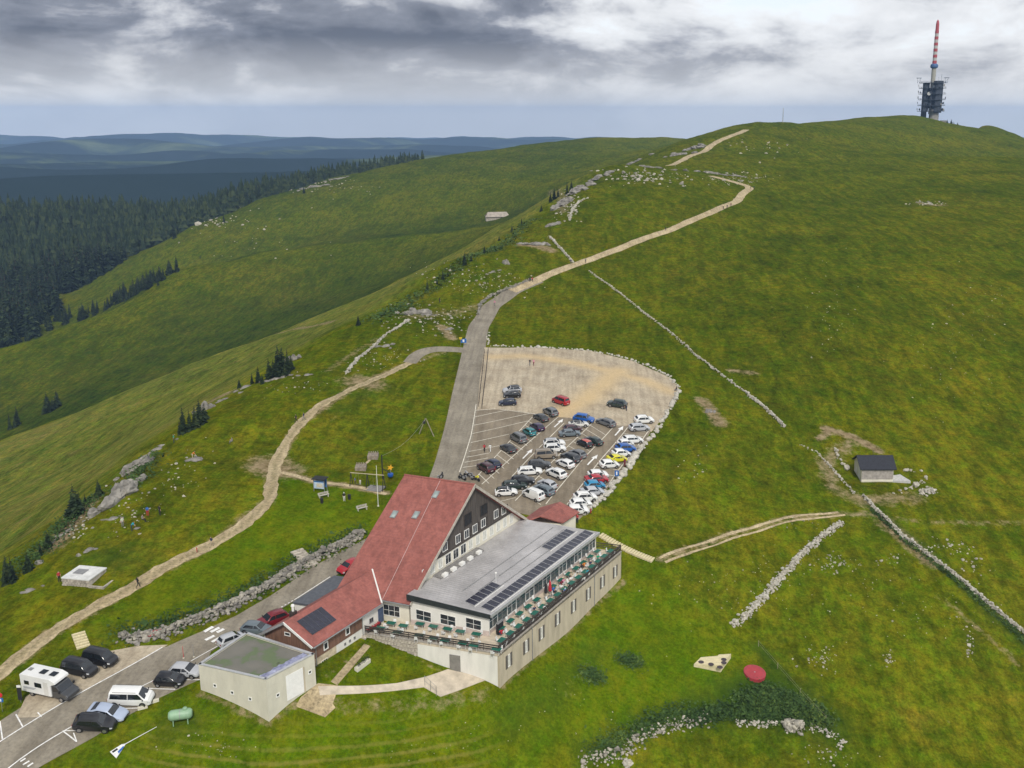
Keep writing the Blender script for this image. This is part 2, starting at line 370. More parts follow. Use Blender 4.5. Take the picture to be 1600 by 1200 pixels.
# ------------------------------------------------------------------ ground sheet
def ground_material():
    m = bpy.data.materials.new('meadow_grass'); m.use_nodes = True; t = m.node_tree; B = t.nodes['Principled BSDF']
    B.inputs['Roughness'].default_value = 0.9; B.inputs['Specular IOR Level'].default_value = 0.0
    tcn = t.nodes.new('ShaderNodeTexCoord'); src = tcn.outputs['Object']
    def nz(scale, det=4, rough=.6, stretch=(1, 1, 1), rot=0.0, dist=0.0):
        mp = t.nodes.new('ShaderNodeMapping'); mp.inputs['Scale'].default_value = stretch; mp.inputs['Rotation'].default_value = (0, 0, rot); t.links.new(src, mp.inputs[0])
        n = t.nodes.new('ShaderNodeTexNoise'); n.inputs['Scale'].default_value = scale; n.inputs['Detail'].default_value = det; n.inputs['Roughness'].default_value = rough; n.inputs['Distortion'].default_value = dist
        t.links.new(mp.outputs[0], n.inputs['Vector']); return n.outputs[0]
    at = t.nodes.new('ShaderNodeAttribute'); at.attribute_name = 'cover'
    sp3 = t.nodes.new('ShaderNodeSeparateColor'); t.links.new(at.outputs['Color'], sp3.inputs[0])
    big = nz(0.017, 3); mid = nz(0.11, 5, .65); tuft = nz(0.62, 7, .78); streak = nz(0.34, 5, .7, (1, .22, 1), .35, .6)
    hum = nz(0.045, 4, .6, (1, .5, 1), -.5)
    fine = nz(2.3, 4, .8)
    r1 = ramp(t, [(.34, (0.0552, 0.0820, 0.0028)), (.50, (0.0785, 0.1003, 0.0033)), (.66, (0.1154, 0.1187, 0.0058))]); t.links.new(big, r1.inputs[0])
    r2 = ramp(t, [(.30, (0.0376, 0.0618, 0.0024)), (.45, (0.0711, 0.0936, 0.0033)), (.60, (0.1045, 0.1154, 0.0057)), (.74, (0.1588, 0.1379, 0.0150))]); t.links.new(mid, r2.inputs[0])
    c = mixc(t, .42, r1.outputs[0], r2.outputs[0])
    r3 = ramp(t, [(.36, (.44, .49, .44)), (.50, (.98, .98, .98)), (.64, (1.5, 1.42, 1.3))]); t.links.new(tuft, r3.inputs[0])
    c = mixc(t, .75, c, r3.outputs[0], 'MULTIPLY')
    r4 = ramp(t, [(.38, (.60, .66, .60)), (.5, (1, 1, 1)), (.62, (1.40, 1.28, 1.1))]); t.links.new(streak, r4.inputs[0])
    c = mixc(t, .8, c, r4.outputs[0], 'MULTIPLY')
    r5 = ramp(t, [(.30, (.66, .70, .66)), (.50, (1, 1, 1)), (.72, (1.2, 1.1, 1.0))]); t.links.new(hum, r5.inputs[0])
    c = mixc(t, .8, c, r5.outputs[0], 'MULTIPLY')
    rf = ramp(t, [(.38, (.55, .58, .55)), (.62, (1.42, 1.38, 1.3))]); t.links.new(fine, rf.inputs[0])
    c = mixc(t, .6, c, rf.outputs[0], 'MULTIPLY')
    tn = ramp(t, [(0, (.52, .62, 1.5)), (.5, (1, 1, 1)), (.7, (1.26, 1.24, 1.4)), (1, (1.62, 1.48, 7.0))]); t.links.new(at.outputs['Alpha'], tn.inputs[0]); c = mixc(t, 1.0, c, tn.outputs[0], 'MULTIPLY')  # alpha tones the grass, including the cloud shadow painted on the left slopes
    hue = nz(.30, 6, .78); rh = ramp(t, [(.37, (.76, 1.08, .8)), (.5, (1, 1, 1)), (.63, (1.24, .97, 1.2))]); t.links.new(hue, rh.inputs[0]); c = mixc(t, .85, c, rh.outputs[0], 'MULTIPLY')
    # mown lawn round the hotel: fresher green, faint swathes
    wv = t.nodes.new('ShaderNodeTexWave'); wv.inputs['Scale'].default_value = .28; wv.inputs['Distortion'].default_value = 5; wv.inputs['Detail'].default_value = 3; wv.inputs['Detail Scale'].default_value = .6
    mp = t.nodes.new('ShaderNodeMapping'); mp.inputs['Rotation'].default_value = (0, 0, math.radians(-62)); t.links.new(src, mp.inputs[0]); t.links.new(mp.outputs[0], wv.inputs['Vector'])
    lw = ramp(t, [(.0, (0.0442, 0.0951, 0.0013)), (.45, (0.0906, 0.1416, 0.0018)), (.75, (0.1305, 0.1637, 0.0031)), (1, (0.2157, 0.1969, 0.0099))])
    lv = mth(t, 'ADD', mth(t, 'MULTIPLY', wv.outputs['Color'], .12), mth(t, 'ADD', mth(t, 'MULTIPLY', tuft, 1.1), mth(t, 'ADD', mth(t, 'MULTIPLY', mid, .9), mth(t, 'MULTIPLY', streak, .7)))); lv = mth(t, 'SUBTRACT', lv, .98); t.links.new(lv, lw.inputs[0])
    lwc = mixc(t, .55, lw.outputs[0], rf.outputs[0], 'MULTIPLY'); lwc = mixc(t, .6, lwc, rh.outputs[0], 'MULTIPLY')
    c = mixc(t, mth(t, 'MULTIPLY', sp3.outputs['Green'], .8), c, lwc)
    q3 = hit(base_h, [(255, 1160), (440, 1178), (650, 1160)])[:, :2]; A3 = np.array([[q3[1, 0] - q3[0, 0], q3[1, 1] - q3[0, 1]], [q3[2, 0] - q3[1, 0], q3[2, 1] - q3[1, 1]]]) * 2
    b3 = np.array([(q3[1] ** 2).sum() - (q3[0] ** 2).sum(), (q3[2] ** 2).sum() - (q3[1] ** 2).sum()]); cen = np.linalg.solve(A3, b3)
    sx3 = t.nodes.new('ShaderNodeSeparateXYZ'); t.links.new(src, sx3.inputs[0]); dx3 = mth(t, 'SUBTRACT', sx3.outputs[0], float(cen[0])); dy3 = mth(t, 'SUBTRACT', sx3.outputs[1], float(cen[1]))
    rd3 = mth(t, 'SQRT', mth(t, 'ADD', mth(t, 'MULTIPLY', dx3, dx3), mth(t, 'MULTIPLY', dy3, dy3))); rd3 = mth(t, 'ADD', rd3, mth(t, 'MULTIPLY', streak, .5))
    st3 = mth(t, 'SINE', mth(t, 'MULTIPLY', rd3, 2 * math.pi / 1.25)); st3 = mth(t, 'MULTIPLY', mth(t, 'ADD', mth(t, 'SUBTRACT', st3, .25), mth(t, 'MULTIPLY', mth(t, 'SUBTRACT', tuft, .5), 3.0)), 1.1, True)
    am = t.nodes.new('ShaderNodeAttribute'); am.attribute_name = 'mown'; sm3 = t.nodes.new('ShaderNodeSeparateColor'); t.links.new(am.outputs['Color'], sm3.inputs[0])
    c = mixc(t, mth(t, 'MULTIPLY', mth(t, 'MULTIPLY', st3, sm3.outputs[0]), .62), c, (.23, .20, .045))
    # rank, dark growth
    rk = ramp(t, [(.35, (.018, .045, .006)), (.65, (.045, .090, .010))]); t.links.new(tuft, rk.inputs[0])
    c = mixc(t, sp3.outputs['Blue'], c, rk.outputs[0])
    # trodden earth
    ea = ramp(t, [(.35, (.150, .105, .055)), (.65, (.340, .270, .160))]); t.links.new(tuft, ea.inputs[0])
    wf = mth(t, 'ADD', sp3.outputs['Red'], mth(t, 'MULTIPLY', mth(t, 'SUBTRACT', tuft, .5), 1.3)); wf = mth(t, 'SUBTRACT', wf, .35); wf = mth(t, 'MULTIPLY', wf, 3.0, True)
    wf = mth(t, 'MULTIPLY', wf, mth(t, 'GREATER_THAN', sp3.outputs['Red'], .02))
    c = mixc(t, wf, c, ea.outputs[0])
    t.links.new(c, B.inputs['Base Color'])
    hsum = mth(t, 'ADD', mth(t, 'MULTIPLY', tuft, .6), mth(t, 'ADD', mth(t, 'MULTIPLY', fine, .25), mth(t, 'MULTIPLY', streak, .8)))
    bp = t.nodes.new('ShaderNodeBump'); bp.inputs['Strength'].default_value = .9; bp.inputs['Distance'].default_value = .45
    t.links.new(hsum, bp.inputs['Height']); t.links.new(bp.outputs[0], B.inputs['Normal'])
    return m
M_GRASS = ground_material()
cover = np.zeros((len(gx), 4), np.float32); cover[:, 3] = 1
WEAR = [  # pixel polylines of trodden or bare earth, half width, strength
 ([(-10,1062),(85,985),(215,913),(330,852),(418,785),(430,722),(470,660),(545,610),(640,567)], 1.0, .7),
 ([(440,738),(490,752),(560,762),(600,770)], .9, .8), ([(640,567),(700,548),(735,548)], 1.2, .5),
 ([(1030,875),(1080,855),(1150,830),(1230,808),(1320,800),(1370,800)], .9, .58), ([(1370,803),(1450,812),(1600,815)], .8, .5),
 ([(1385,815),(1415,840),(1450,872)], 1.6, .72), ([(1470,930),(1590,1030)], .7, .5),
 ([(1290,668),(1330,680),(1372,702)], 1.1, .85), ([(1300,668),(1280,685)], .8, .8), ([(1330,690),(1290,720),(1300,760),(1350,780),(1430,775)], 2.0, .55),
 ([(1095,625),(1110,640),(1125,662)], 1.6, .7), ([(815,382),(845,385),(862,392)], 2.4, .7), ([(690,510),(705,528)], 1.6, .7), ([(640,495),(700,490),(750,478)], 3.0, .48),
 ([(600,525),(560,545),(510,580)], 1.2, .5), ([(1145,578),(1175,582)], 1.5, .6), ([(1440,318),(1470,320)], 3, .6),
 ([(420,728),(435,735)], 3.5, .75), ([(500,665),(520,655),(600,600)], .8, .35), 
 ([(520,1100),(600,1105),(700,1095),(760,1085)], 1.2, .42), ([(140,780),(110,820),(85,850)], 2.0, .75), ([(320,630),(360,612)], 2.4, .6),
 ([(430,525),(470,515),(520,500)], 2, .6), ([(1200,440),(1210,500),(1213,555)], .6, .30), ([(1185,300),(1190,380),(1200,440)], 1.0, .25),
 ([(860,300),(880,330)], 3, .5), ([(560,595),(580,600)], 4, .6),
]
WEAR += [([(785,1070),(850,1014),(920,952),(973,910)], .55, .62), ([(314,1085),(365,1106),(420,1129),(460,1102)], .5, .62), ([(660,1034),(700,1050)], .4, .5), ([(500,1064),(540,1034),(568,1010)], .35, .55)]
WEAR += [([(1080,690),(1150,705),(1230,712),(1300,705)], .35, .34), ([(1180,520),(1290,545),(1400,560),(1520,555)], .4, .30), ([(1230,600),(1340,620),(1480,620),(1590,600)], .4, .30), ([(1260,380),(1380,395),(1500,390),(1600,370)], .6, .32), ([(1010,440),(1100,470),(1180,480)], .4, .28), ([(1200,1050),(1320,1080),(1450,1120),(1580,1140)], .35, .32), ([(560,640),(610,655),(660,640)], .35, .36), ([(490,690),(560,672),(640,665)], .35, .36)]
for k in range(5): WEAR.append(([(845 + 16 * k, 1105 - 6 * k), (880 + 16 * k, 1075 - 6 * k), (915 + 14 * k, 1035 - 8 * k)], .3, .36))
for pl, w, s in WEAR:
    q = _dens(hit(base_h, pl)[:, :2], 1.0).astype(np.float32)
    bb = (gx > q[:, 0].min() - 12) & (gx < q[:, 0].max() + 12) & (gy > q[:, 1].min() - 12) & (gy < q[:, 1].max() + 12)
    d = near(gxy[bb], q); cover[bb, 0] = np.maximum(cover[bb, 0], s * np.exp(-(d / (w * 1.6)) ** 2))
lawn = hit(base_h, [(150,1200),(240,1130),(300,1090),(420,1130),(500,1080),(640,1080),(780,1068),(975,905),(1000,880),(1080,960),(1150,1010),(1180,1070),(1100,1110),(980,1160),(900,1199),(500,1215)])[:, :2]
lawn2 = hit(base_h, [(150,985),(330,930),(560,830),(600,770),(440,742),(425,780),(340,850),(210,925)])[:, :2]
def polymask(poly, soft):
    bd = _dens([tuple(p) for p in poly] + [tuple(poly[0])], 2.0).astype(np.float32)
    bb = (gx > poly[:, 0].min() - soft) & (gx < poly[:, 0].max() + soft) & (gy > poly[:, 1].min() - soft) & (gy < poly[:, 1].max() + soft)
    out = np.zeros(len(gx), np.float32); d = near(gxy[bb], bd); ins = inpoly(gxy[bb], poly)
    out[bb] = np.clip(.5 + np.where(ins, d, -d) / (2 * soft), 0, 1); return out
mown = hit(base_h, [(235,1150),(300,1148),(430,1160),(560,1150),(690,1135),(760,1160),(740,1230),(420,1260),(215,1215)])[:, :2]
mownm = polymask(mown, 3.0)
cover[:, 1] = np.maximum(polymask(lawn, 5.0), .8 * polymask(lawn2, 3.0))
for pl, w, s in [([(1150,1085),(1200,1070),(1250,1090),(1285,1125)], 2.2, .95), ([(1090,1110),(1150,1100),(1200,1110),(1260,1118)], 1.8, .9), ([(1000,1135),(1060,1115),(1100,1100)], 1.2, .8),
                 ([(920,1175),(960,1155),(1010,1130)], 1.2, .6), ([(905,1050),(930,1058)], .9, .6), ([(970,1028),(995,1034)], .9, .6), ([(150,870),(190,875)], 2.5, .5), ([(265,1140),(300,1130)], 1.2, .5),
                 ([(1355,785),(1440,850),(1520,925),(1600,1000)], .9, .8), ([(1185,1010),(1230,1060),(1290,1110)], .8, .75), ([(800,1130),(860,1090),(930,1020)], 1.6, .35), ([(520,640),(600,610)], 2, .3)]:
    q = _dens(hit(base_h, pl)[:, :2], 1.0).astype(np.float32)
    bb = (gx > q[:, 0].min() - 12) & (gx < q[:, 0].max() + 12) & (gy > q[:, 1].min() - 12) & (gy < q[:, 1].max() + 12)
    d = near(gxy[bb], q); cover[bb, 2] = np.maximum(cover[bb, 2], s * np.exp(-(d / (w * 1.5)) ** 2))
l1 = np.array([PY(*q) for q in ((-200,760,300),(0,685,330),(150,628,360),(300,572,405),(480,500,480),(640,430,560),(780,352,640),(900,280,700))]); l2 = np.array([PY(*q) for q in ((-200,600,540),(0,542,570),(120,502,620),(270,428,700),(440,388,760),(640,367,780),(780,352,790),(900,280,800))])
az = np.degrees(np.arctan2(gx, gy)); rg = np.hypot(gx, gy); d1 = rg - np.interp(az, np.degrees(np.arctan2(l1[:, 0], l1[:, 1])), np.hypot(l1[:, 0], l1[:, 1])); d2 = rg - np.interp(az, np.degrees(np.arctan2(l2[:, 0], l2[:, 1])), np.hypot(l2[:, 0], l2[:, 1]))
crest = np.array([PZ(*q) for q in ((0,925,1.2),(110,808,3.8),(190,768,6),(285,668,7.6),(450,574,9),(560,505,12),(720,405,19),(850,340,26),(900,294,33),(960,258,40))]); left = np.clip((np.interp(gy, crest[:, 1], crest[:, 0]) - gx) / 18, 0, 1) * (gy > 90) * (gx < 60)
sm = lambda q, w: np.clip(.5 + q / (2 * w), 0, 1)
tint = left * (1 - sm(d1, 10)) * 1.0 + left * sm(d1, 10) * (1 - sm(d2, 6)) * (-.85 + .95 * np.clip(1 + d2 / 190, 0, 1) ** 1.5) - left * sm(d2, 6) * (.55 + .45 * np.exp(-(d2 / 60) ** 2) - .45 * np.exp(-((d2 - 170) / 90) ** 2))  # middle slope's cloud shadow painted into the colour; near slope paler, far slope darker
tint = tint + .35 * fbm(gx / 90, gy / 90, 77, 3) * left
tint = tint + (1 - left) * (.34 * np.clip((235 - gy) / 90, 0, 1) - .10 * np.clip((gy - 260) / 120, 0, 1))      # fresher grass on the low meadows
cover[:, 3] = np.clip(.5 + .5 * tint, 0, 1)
idx = np.arange(NA * NR).reshape(NR, NA)
faces = np.stack([idx[:-1, :-1], idx[:-1, 1:], idx[1:, 1:], idx[1:, :-1]], -1).reshape(-1, 4)[:, ::-1]
def big_mesh(name, co, faces, mats, smooth=True, mi=None):
    me = bpy.data.meshes.new(name); nf, k = faces.shape
    me.vertices.add(len(co)); me.vertices.foreach_set('co', np.ascontiguousarray(co, np.float32).ravel())
    me.loops.add(nf * k); me.loops.foreach_set('vertex_index', np.ascontiguousarray(faces, np.int32).ravel())
    me.polygons.add(nf); me.polygons.foreach_set('loop_start', np.arange(nf, dtype=np.int32) * k)
    me.polygons.foreach_set('use_smooth', np.full(nf, smooth, bool))
    for m in mats: me.materials.append(m)
    if mi is not None: me.polygons.foreach_set('material_index', np.ascontiguousarray(mi, np.int32))
    me.update(calc_edges=True); me.validate(); return me
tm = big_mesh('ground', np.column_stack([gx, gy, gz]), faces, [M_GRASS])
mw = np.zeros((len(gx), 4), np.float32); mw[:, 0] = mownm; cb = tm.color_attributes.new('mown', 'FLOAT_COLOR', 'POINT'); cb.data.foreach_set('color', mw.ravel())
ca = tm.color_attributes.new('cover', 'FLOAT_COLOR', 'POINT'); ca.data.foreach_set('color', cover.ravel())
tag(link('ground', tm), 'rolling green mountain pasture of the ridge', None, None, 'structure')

# far country: wooded blue ridges fading behind one another
def far_hills():
    na, nr = 520, 330
    a = np.radians(np.linspace(-62, 55, na)); r = np.geomspace(1900, 13200, nr); A, R = np.meshgrid(a, r); x = R * np.sin(A); y = R * np.cos(A)
    z = -330 + 40 * fbm(x / 1800, y / 1800, 5, 4)
    deg = np.degrees(A)
    for R0, wd, top, amp, sc, sd in ((2700, 330, 264, 26, 640, 1), (3500, 380, 250, 36, 800, 2), (4400, 430, 240, 46, 1000, 3), (5400, 500, 232, 60, 1200, 4), (6600, 600, 226, 75, 1500, 5), (8000, 700, 221, 115, 1700, 6), (9700, 850, 216, 140, 1900, 7), (11700, 800, 212, 200, 2200, 8)):
        k = math.tan(math.atan((CY - top) / F) - PIT)
        zt = HCAM + k * R0 + amp * 2.0 * fbm(A * R0 / sc, np.full_like(A, sd * 3.7), 40 + sd, 4)
        ridge = np.exp(-((R - R0 - 190 * sd * fbm(A * 9, A * 0 + sd, 70 + sd, 2)) / wd) ** 2)
        z = np.maximum(z, -330 + (zt + 330) * ridge)
    z += 30 * fbm(x / 420, y / 420, 11, 5) * np.clip(R / 5000, .4, 1.5)
    z = np.where(R < 2300, z - 60, z)
    i = np.arange(na * nr).reshape(nr, na)
    f = np.stack([i[:-1, :-1], i[:-1, 1:], i[1:, 1:], i[1:, :-1]], -1).reshape(-1, 4)[:, ::-1]
    m = bpy.data.materials.new('far_woodland'); m.use_nodes = True; t = m.node_tree; B = t.nodes['Principled BSDF']; B.inputs['Roughness'].default_value = 1; B.inputs['Specular IOR Level'].default_value = 0
    tcn = t.nodes.new('ShaderNodeTexCoord'); n = t.nodes.new('ShaderNodeTexNoise'); n.inputs['Scale'].default_value = .0019; n.inputs['Detail'].default_value = 6; n.inputs['Roughness'].default_value = .65
    mp = t.nodes.new('ShaderNodeMapping'); mp.inputs['Scale'].default_value = (.5, 1, 1); t.links.new(tcn.outputs['Object'], mp.inputs[0]); t.links.new(mp.outputs[0], n.inputs['Vector'])
    rr = ramp(t, [(.0, (.005, .011, .008)), (.54, (.008, .016, .009)), (.60, (.05, .07, .025)), (.70, (.13, .15, .06))]); t.links.new(n.outputs[0], rr.inputs[0]); t.links.new(rr.outputs[0], B.inputs['Base Color'])
    tag(link('hills', big_mesh('hills', np.column_stack([x.ravel(), y.ravel(), z.ravel()]), f, [m])), 'far wooded ridges fading to blue', None, None, 'structure')
far_hills()

# ------------------------------------------------------------------ sheets laid on the ground
def sheet(name, poly, mt, off=.05, step=1.5, parent=None, attr=None, kind='structure', skirt=.35, hf=None, me_only=False):
    poly = [np.array(p[:2], float) for p in poly]
    if sum(a[0] * b[1] - b[0] * a[1] for a, b in zip(poly, poly[1:] + poly[:1])) < 0: poly = poly[::-1]
    bd = []
    for a, b in zip(poly, poly[1:] + poly[:1]):
        n = max(1, int(np.hypot(*(b - a)) / step))
        bd += [a + (b - a) * k / n for k in range(n)]
    bd = np.array(bd); lo, hi = bd.min(0), bd.max(0)
    g = np.array([[x, y] for x in np.arange(lo[0], hi[0], step) for y in np.arange(lo[1], hi[1], step)]).reshape(-1, 2)
    if len(g):
        g = g[inpoly(g, bd)]
    if len(g): g = g[near(g, bd.astype(np.float32)) > step * .45]
    pts = np.concatenate([bd, g]) if len(g) else bd
    r = delaunay_2d_cdt([Vector(p) for p in pts], [], [list(range(len(bd)))], 1, 1e-4)
    v2 = np.array([[p.x, p.y] for p in r[0]]); f = [tuple(q) for q in r[2]]
    z = (hf or H)(v2) + off
    v = [(p[0], p[1], zz_) for p, zz_ in zip(v2, z)]
    if skirt:
        cnt = {}
        for q in f:
            for i in range(len(q)):
                e = (q[i], q[(i + 1) % len(q)]); cnt[tuple(sorted(e))] = cnt.get(tuple(sorted(e)), []) + [e]
        m = {}
        for k_, es in cnt.items():
            if len(es) == 1:
                a, b = es[0]
                for i in (a, b):
                    if i not in m: m[i] = len(v); v.append((v[i][0], v[i][1], v[i][2] - skirt))
                f.append((b, a, m[a], m[b]))
    me = mesh(name, v, f, [mt])
    if attr is not None:
        at = me.color_attributes.new('cover', 'FLOAT_COLOR', 'POINT')
        for i, p in enumerate(v): at.data[i].color = (attr(p), 0, 0, 1)
    if me_only: return me
    o = link(name, me, parent)
    if kind and parent is None: o['kind'] = kind
    return o
def strip_poly(pts, w0, w1=None, rag=0.0, seed=0, step=1.6):
    pts = _dens([tuple(p[:2]) for p in pts], step); w1 = w0 if w1 is None else w1
    # smooth the line
    for _ in range(3):
        q = pts.copy(); q[1:-1] = (pts[:-2] + 2 * pts[1:-1] + pts[2:]) / 4; pts = q
    d = np.gradient(pts, axis=0); d /= np.linalg.norm(d, axis=1)[:, None] + 1e-9; nrm = np.column_stack([-d[:, 1], d[:, 0]])
    t = np.linspace(0, 1, len(pts)); w = (w0 + (w1 - w0) * t) / 2
    R_ = np.random.default_rng(seed); s = np.arange(len(pts)) * step
    ra = rag * 2 * fbm(s / 4, s * 0 + seed, seed, 3) + rag * R_.normal(0, .18, len(pts)); rb = rag * 2 * fbm(s / 4, s * 0 + seed + 50, seed + 9, 3) + rag * R_.normal(0, .18, len(pts))
    Lp = pts + nrm * (w + ra)[:, None]; Rp = pts - nrm * (w + rb)[:, None]
    return list(Lp) + list(Rp[::-1])
def tarmac(name, c1, c2, spots=.5, t1=(.46, .34, .18), t2=(.60, .45, .25)):
    m = bpy.data.materials.new(name); m.use_nodes = True; t = m.node_tree; B = t.nodes['Principled BSDF']; B.inputs['Roughness'].default_value = .92; B.inputs['Specular IOR Level'].default_value = .25
    tcn = t.nodes.new('ShaderNodeTexCoord'); o = tcn.outputs['Object']
    def nz(s, d, r=.6, st=(1, 1, 1)):
        mp = t.nodes.new('ShaderNodeMapping'); mp.inputs['Scale'].default_value = st; mp.inputs['Rotation'].default_value = (0, 0, .52); t.links.new(o, mp.inputs[0])
        n = t.nodes.new('ShaderNodeTexNoise'); n.inputs['Scale'].default_value = s; n.inputs['Detail'].default_value = d; n.inputs['Roughness'].default_value = r; t.links.new(mp.outputs[0], n.inputs[0]); return n.outputs[0]
    a = nz(.22, 5); b = nz(2.2, 5, .7); s = nz(.5, 4, .6, (2.2, .16, 1))
    r = ramp(t, [(.32, c1), (.68, c2)]); t.links.new(a, r.inputs[0])
    r2 = ramp(t, [(.3, (1 - spots * .45,) * 3), (.5, (1, 1, 1)), (.75, (1 + spots * .4,) * 3)]); t.links.new(b, r2.inputs[0])
    c = mixc(t, .8, r.outputs[0], r2.outputs[0], 'MULTIPLY')
    r3 = ramp(t, [(.36, (.78, .77, .76)), (.52, (1, 1, 1)), (.7, (1.14, 1.13, 1.1))]); t.links.new(s, r3.inputs[0]); c = mixc(t, .8, c, r3.outputs[0], 'MULTIPLY')
    at = t.nodes.new('ShaderNodeAttribute'); at.attribute_name = 'cover'; s3 = t.nodes.new('ShaderNodeSeparateColor'); t.links.new(at.outputs['Color'], s3.inputs[0])
    tan = ramp(t, [(.3, t1), (.7, t2)]); t.links.new(b, tan.inputs[0])
    f = mth(t, 'MULTIPLY', mth(t, 'ADD', s3.outputs[0], mth(t, 'MULTIPLY', mth(t, 'SUBTRACT', a, .5), .8)), 1.0, True); f = mth(t, 'MULTIPLY', f, mth(t, 'GREATER_THAN', s3.outputs[0], .01))
    c = mixc(t, f, c, tan.outputs[0]); t.links.new(c, B.inputs['Base Color'])
    bp = t.nodes.new('ShaderNodeBump'); bp.inputs['Strength'].default_value = .35; bp.inputs['Distance'].default_value = .03; t.links.new(b, bp.inputs['Height']); t.links.new(bp.outputs[0], B.inputs['Normal'])
    return m
M_ASPH = tarmac('worn_asphalt', (.195, .170, .130), (.275, .245, .192), .7)
M_ASPH2 = tarmac('lot_asphalt', (.185, .152, .108), (.255, .214, .158))
M_GRAV = tarmac('pale_gravel', (.335, .275, .195), (.47, .405, .30), .8)
M_TRACK = tarmac('limestone_track', (.33, .26, .150), (.50, .405, .255), 1.5, (.13, .115, .045), (.24, .20, .10))
M_LINE = mat('road_paint', (.66, .62, .52), .8, .22, 3.0, detail=6)
M_LINEW = mat('white_road_paint', (.74, .73, .70), .8, .15, 3.0, detail=6)
def px(*p): return [tuple(q) for q in hit(base_h, p)[:, :2]]
sheet('road', px(*ROAD_L) + px(*ROAD_R)[::-1], M_ASPH, .05)
rl = px(*ROAD_U)
sheet('road', strip_poly(rl[:10], 6.6, 5.2), M_ASPH, .06)
sheet('track', strip_poly([rl[8], rl[9]] + rl[9:], 3.8, 4.2, .35, 3, 3.0), M_TRACK, .10, 3.0)
sheet('track', strip_poly(px(*ROAD_T), 5.0, 5.5, .6, 5, 5.0), M_TRACK, .25, 5.0)
pc = _dens(px(*PATH_C), .6).astype(np.float32)
sheet('path', strip_poly(px(*PATH_C), 2.3, 1.5, .5, 8, 1.0), M_TRACK, .05, .55, attr=lambda p: float(.75 * np.exp(-(near(np.array([p[:2]], np.float32), pc)[0] / .42) ** 2)) + .3 * max(0.0, float(fbm(np.array([p[0] / 5]), np.array([p[1] / 5]), 4, 2)[0])))
sheet('path', strip_poly(px((640,567),(652,553),(672,546),(700,545),(733,548)), 3.2, 4.0, .1, 4), M_ASPH, .055)
asph_edge = [(742,641),(781,640),(828,646),(866,652),(889,653),(920,660),(963,665),(985,666),(1018,672)]
sheet('car_park', px((690,760),(712,700),(735,641)) + px(*asph_edge) + px((1008,690),(965,742),(930,790),(905,812),(840,808),(740,790)), M_ASPH2, .055)
tr = np.array(_dens(px((770,558),(820,556),(900,568),(960,582),(1010,596),(1045,612)), 1.0)).astype(np.float32); tr2 = np.array(_dens(px((965,580),(945,600),(915,625),(880,645),(868,652)), 1.0)).astype(np.float32)
def swath(p):
    q = np.array([p[:2]], np.float32); return float(max(np.exp(-(near(q, tr)[0] / 2.3) ** 2) * .8, np.exp(-(near(q, tr2)[0] / 3.4) ** 2) * .9))
sheet('gravel_lot', px((746,640),(750,590),(757,543),(830,543),(920,548),(990,565),(1046,590),(1060,606),(1045,640),(1018,675)) + px(*asph_edge[:-1])[::-1], M_GRAV, .075, attr=swath)
sheet('lay_by', px((26,1122),(40,1090),(80,1062),(140,1030),(170,1018),(215,1010),(262,1008),(172,1058),(96,1100),(60,1121)), M_GRAV, .07)
sheet('forecourt', px((470,1090),(497,1068),(530,1072),(520,1100),(524,1106),(508,1121),(462,1104)), M_TRACK, .05, 1.0)
sheet('path', px((497,1073),(560,1072),(620,1068),(665,1058),(700,1046),(762,1062),(688,1089),(662,1074),(560,1084),(500,1087)), mat('concrete_path', (.50, .43, .33), .9, .15, .8, .2), .06, 1.0)
sheet('path', strip_poly(px((522,1068),(548,1038),(574,1008)), .9, .9, .05, 2, .8), M_TRACK, .05, .6)
sheet('path', strip_poly(px((440,738),(490,752),(560,762),(604,772)), 1.0, 1.1, .2, 12, .8), M_TRACK, .04, .7)
sheet('track', strip_poly(px((1030,872),(1080,853),(1150,830),(1230,806),(1310,799)), .5, .5, .15, 15, 1.0), M_TRACK, .04, .9)
sheet('track', strip_poly(px((1040,879),(1090,860),(1150,838),(1230,813),(1320,802)), .42, .42, .15, 16, 1.0), M_TRACK, .04, .9)

# painted markings, each line its own part of the surface it lies on
lotm = bpy.data.objects['car_park']; roadm = bpy.data.objects['road']
def line(parent, pts, w, mt, off=.09, name='painted_line', hitf=base_h):
    g = hit(hitf, pts)[:, :2]
    return sheet(name, strip_poly([tuple(q) for q in g], w, w, 0, 0, 1.2), mt, off, .8, parent, skirt=0)
for pts in [[(742,642),(774,639)], [(741,652),(793,641)], [(740,665),(830,646)], [(738,678),(826,658)], [(736,692),(795,679)], [(733,706),(780,697)], [(729,715),(766,708)], [(726,723),(763,716)], [(723,731),(758,726)],
            [(744,632),(736,682),(718,738)], [(832,652),(746,744)], [(872,652),(753,757)], [(927,660),(805,783)], [(958,668),(853,788)], [(981,668),(886,789)], [(1013,674),(947,763)], [(881,662),(800,745)],
            [(781,640),(828,646),(866,652)]]:
    line(lotm, pts, .16, M_LINE)
def dividers(A, B, n, skip=()):
    a = hit(base_h, A)[:, :2]; b = hit(base_h, B)[:, :2]
    for i in range(n + 1):
        if i in skip: continue
        t = i / n; p = a[0] + (a[1] - a[0]) * t; q = b[0] + (b[1] - b[0]) * t
        sheet('painted_line', strip_poly([tuple(p), tuple(q)], .13, .13, 0, 0, 1.2), M_LINE, .09, .9, lotm, skirt=0)
dividers([(826,659), (748,741)], [(850,672), (764,756)], 12)
dividers([(922,665), (815,772)], [(946,680), (845,789)], 14)
dividers([(918,664), (806,778)], [(884,668), (777,785)], 12)
dividers([(978,670), (893,778)], [(1012,676), (930,782)], 13)
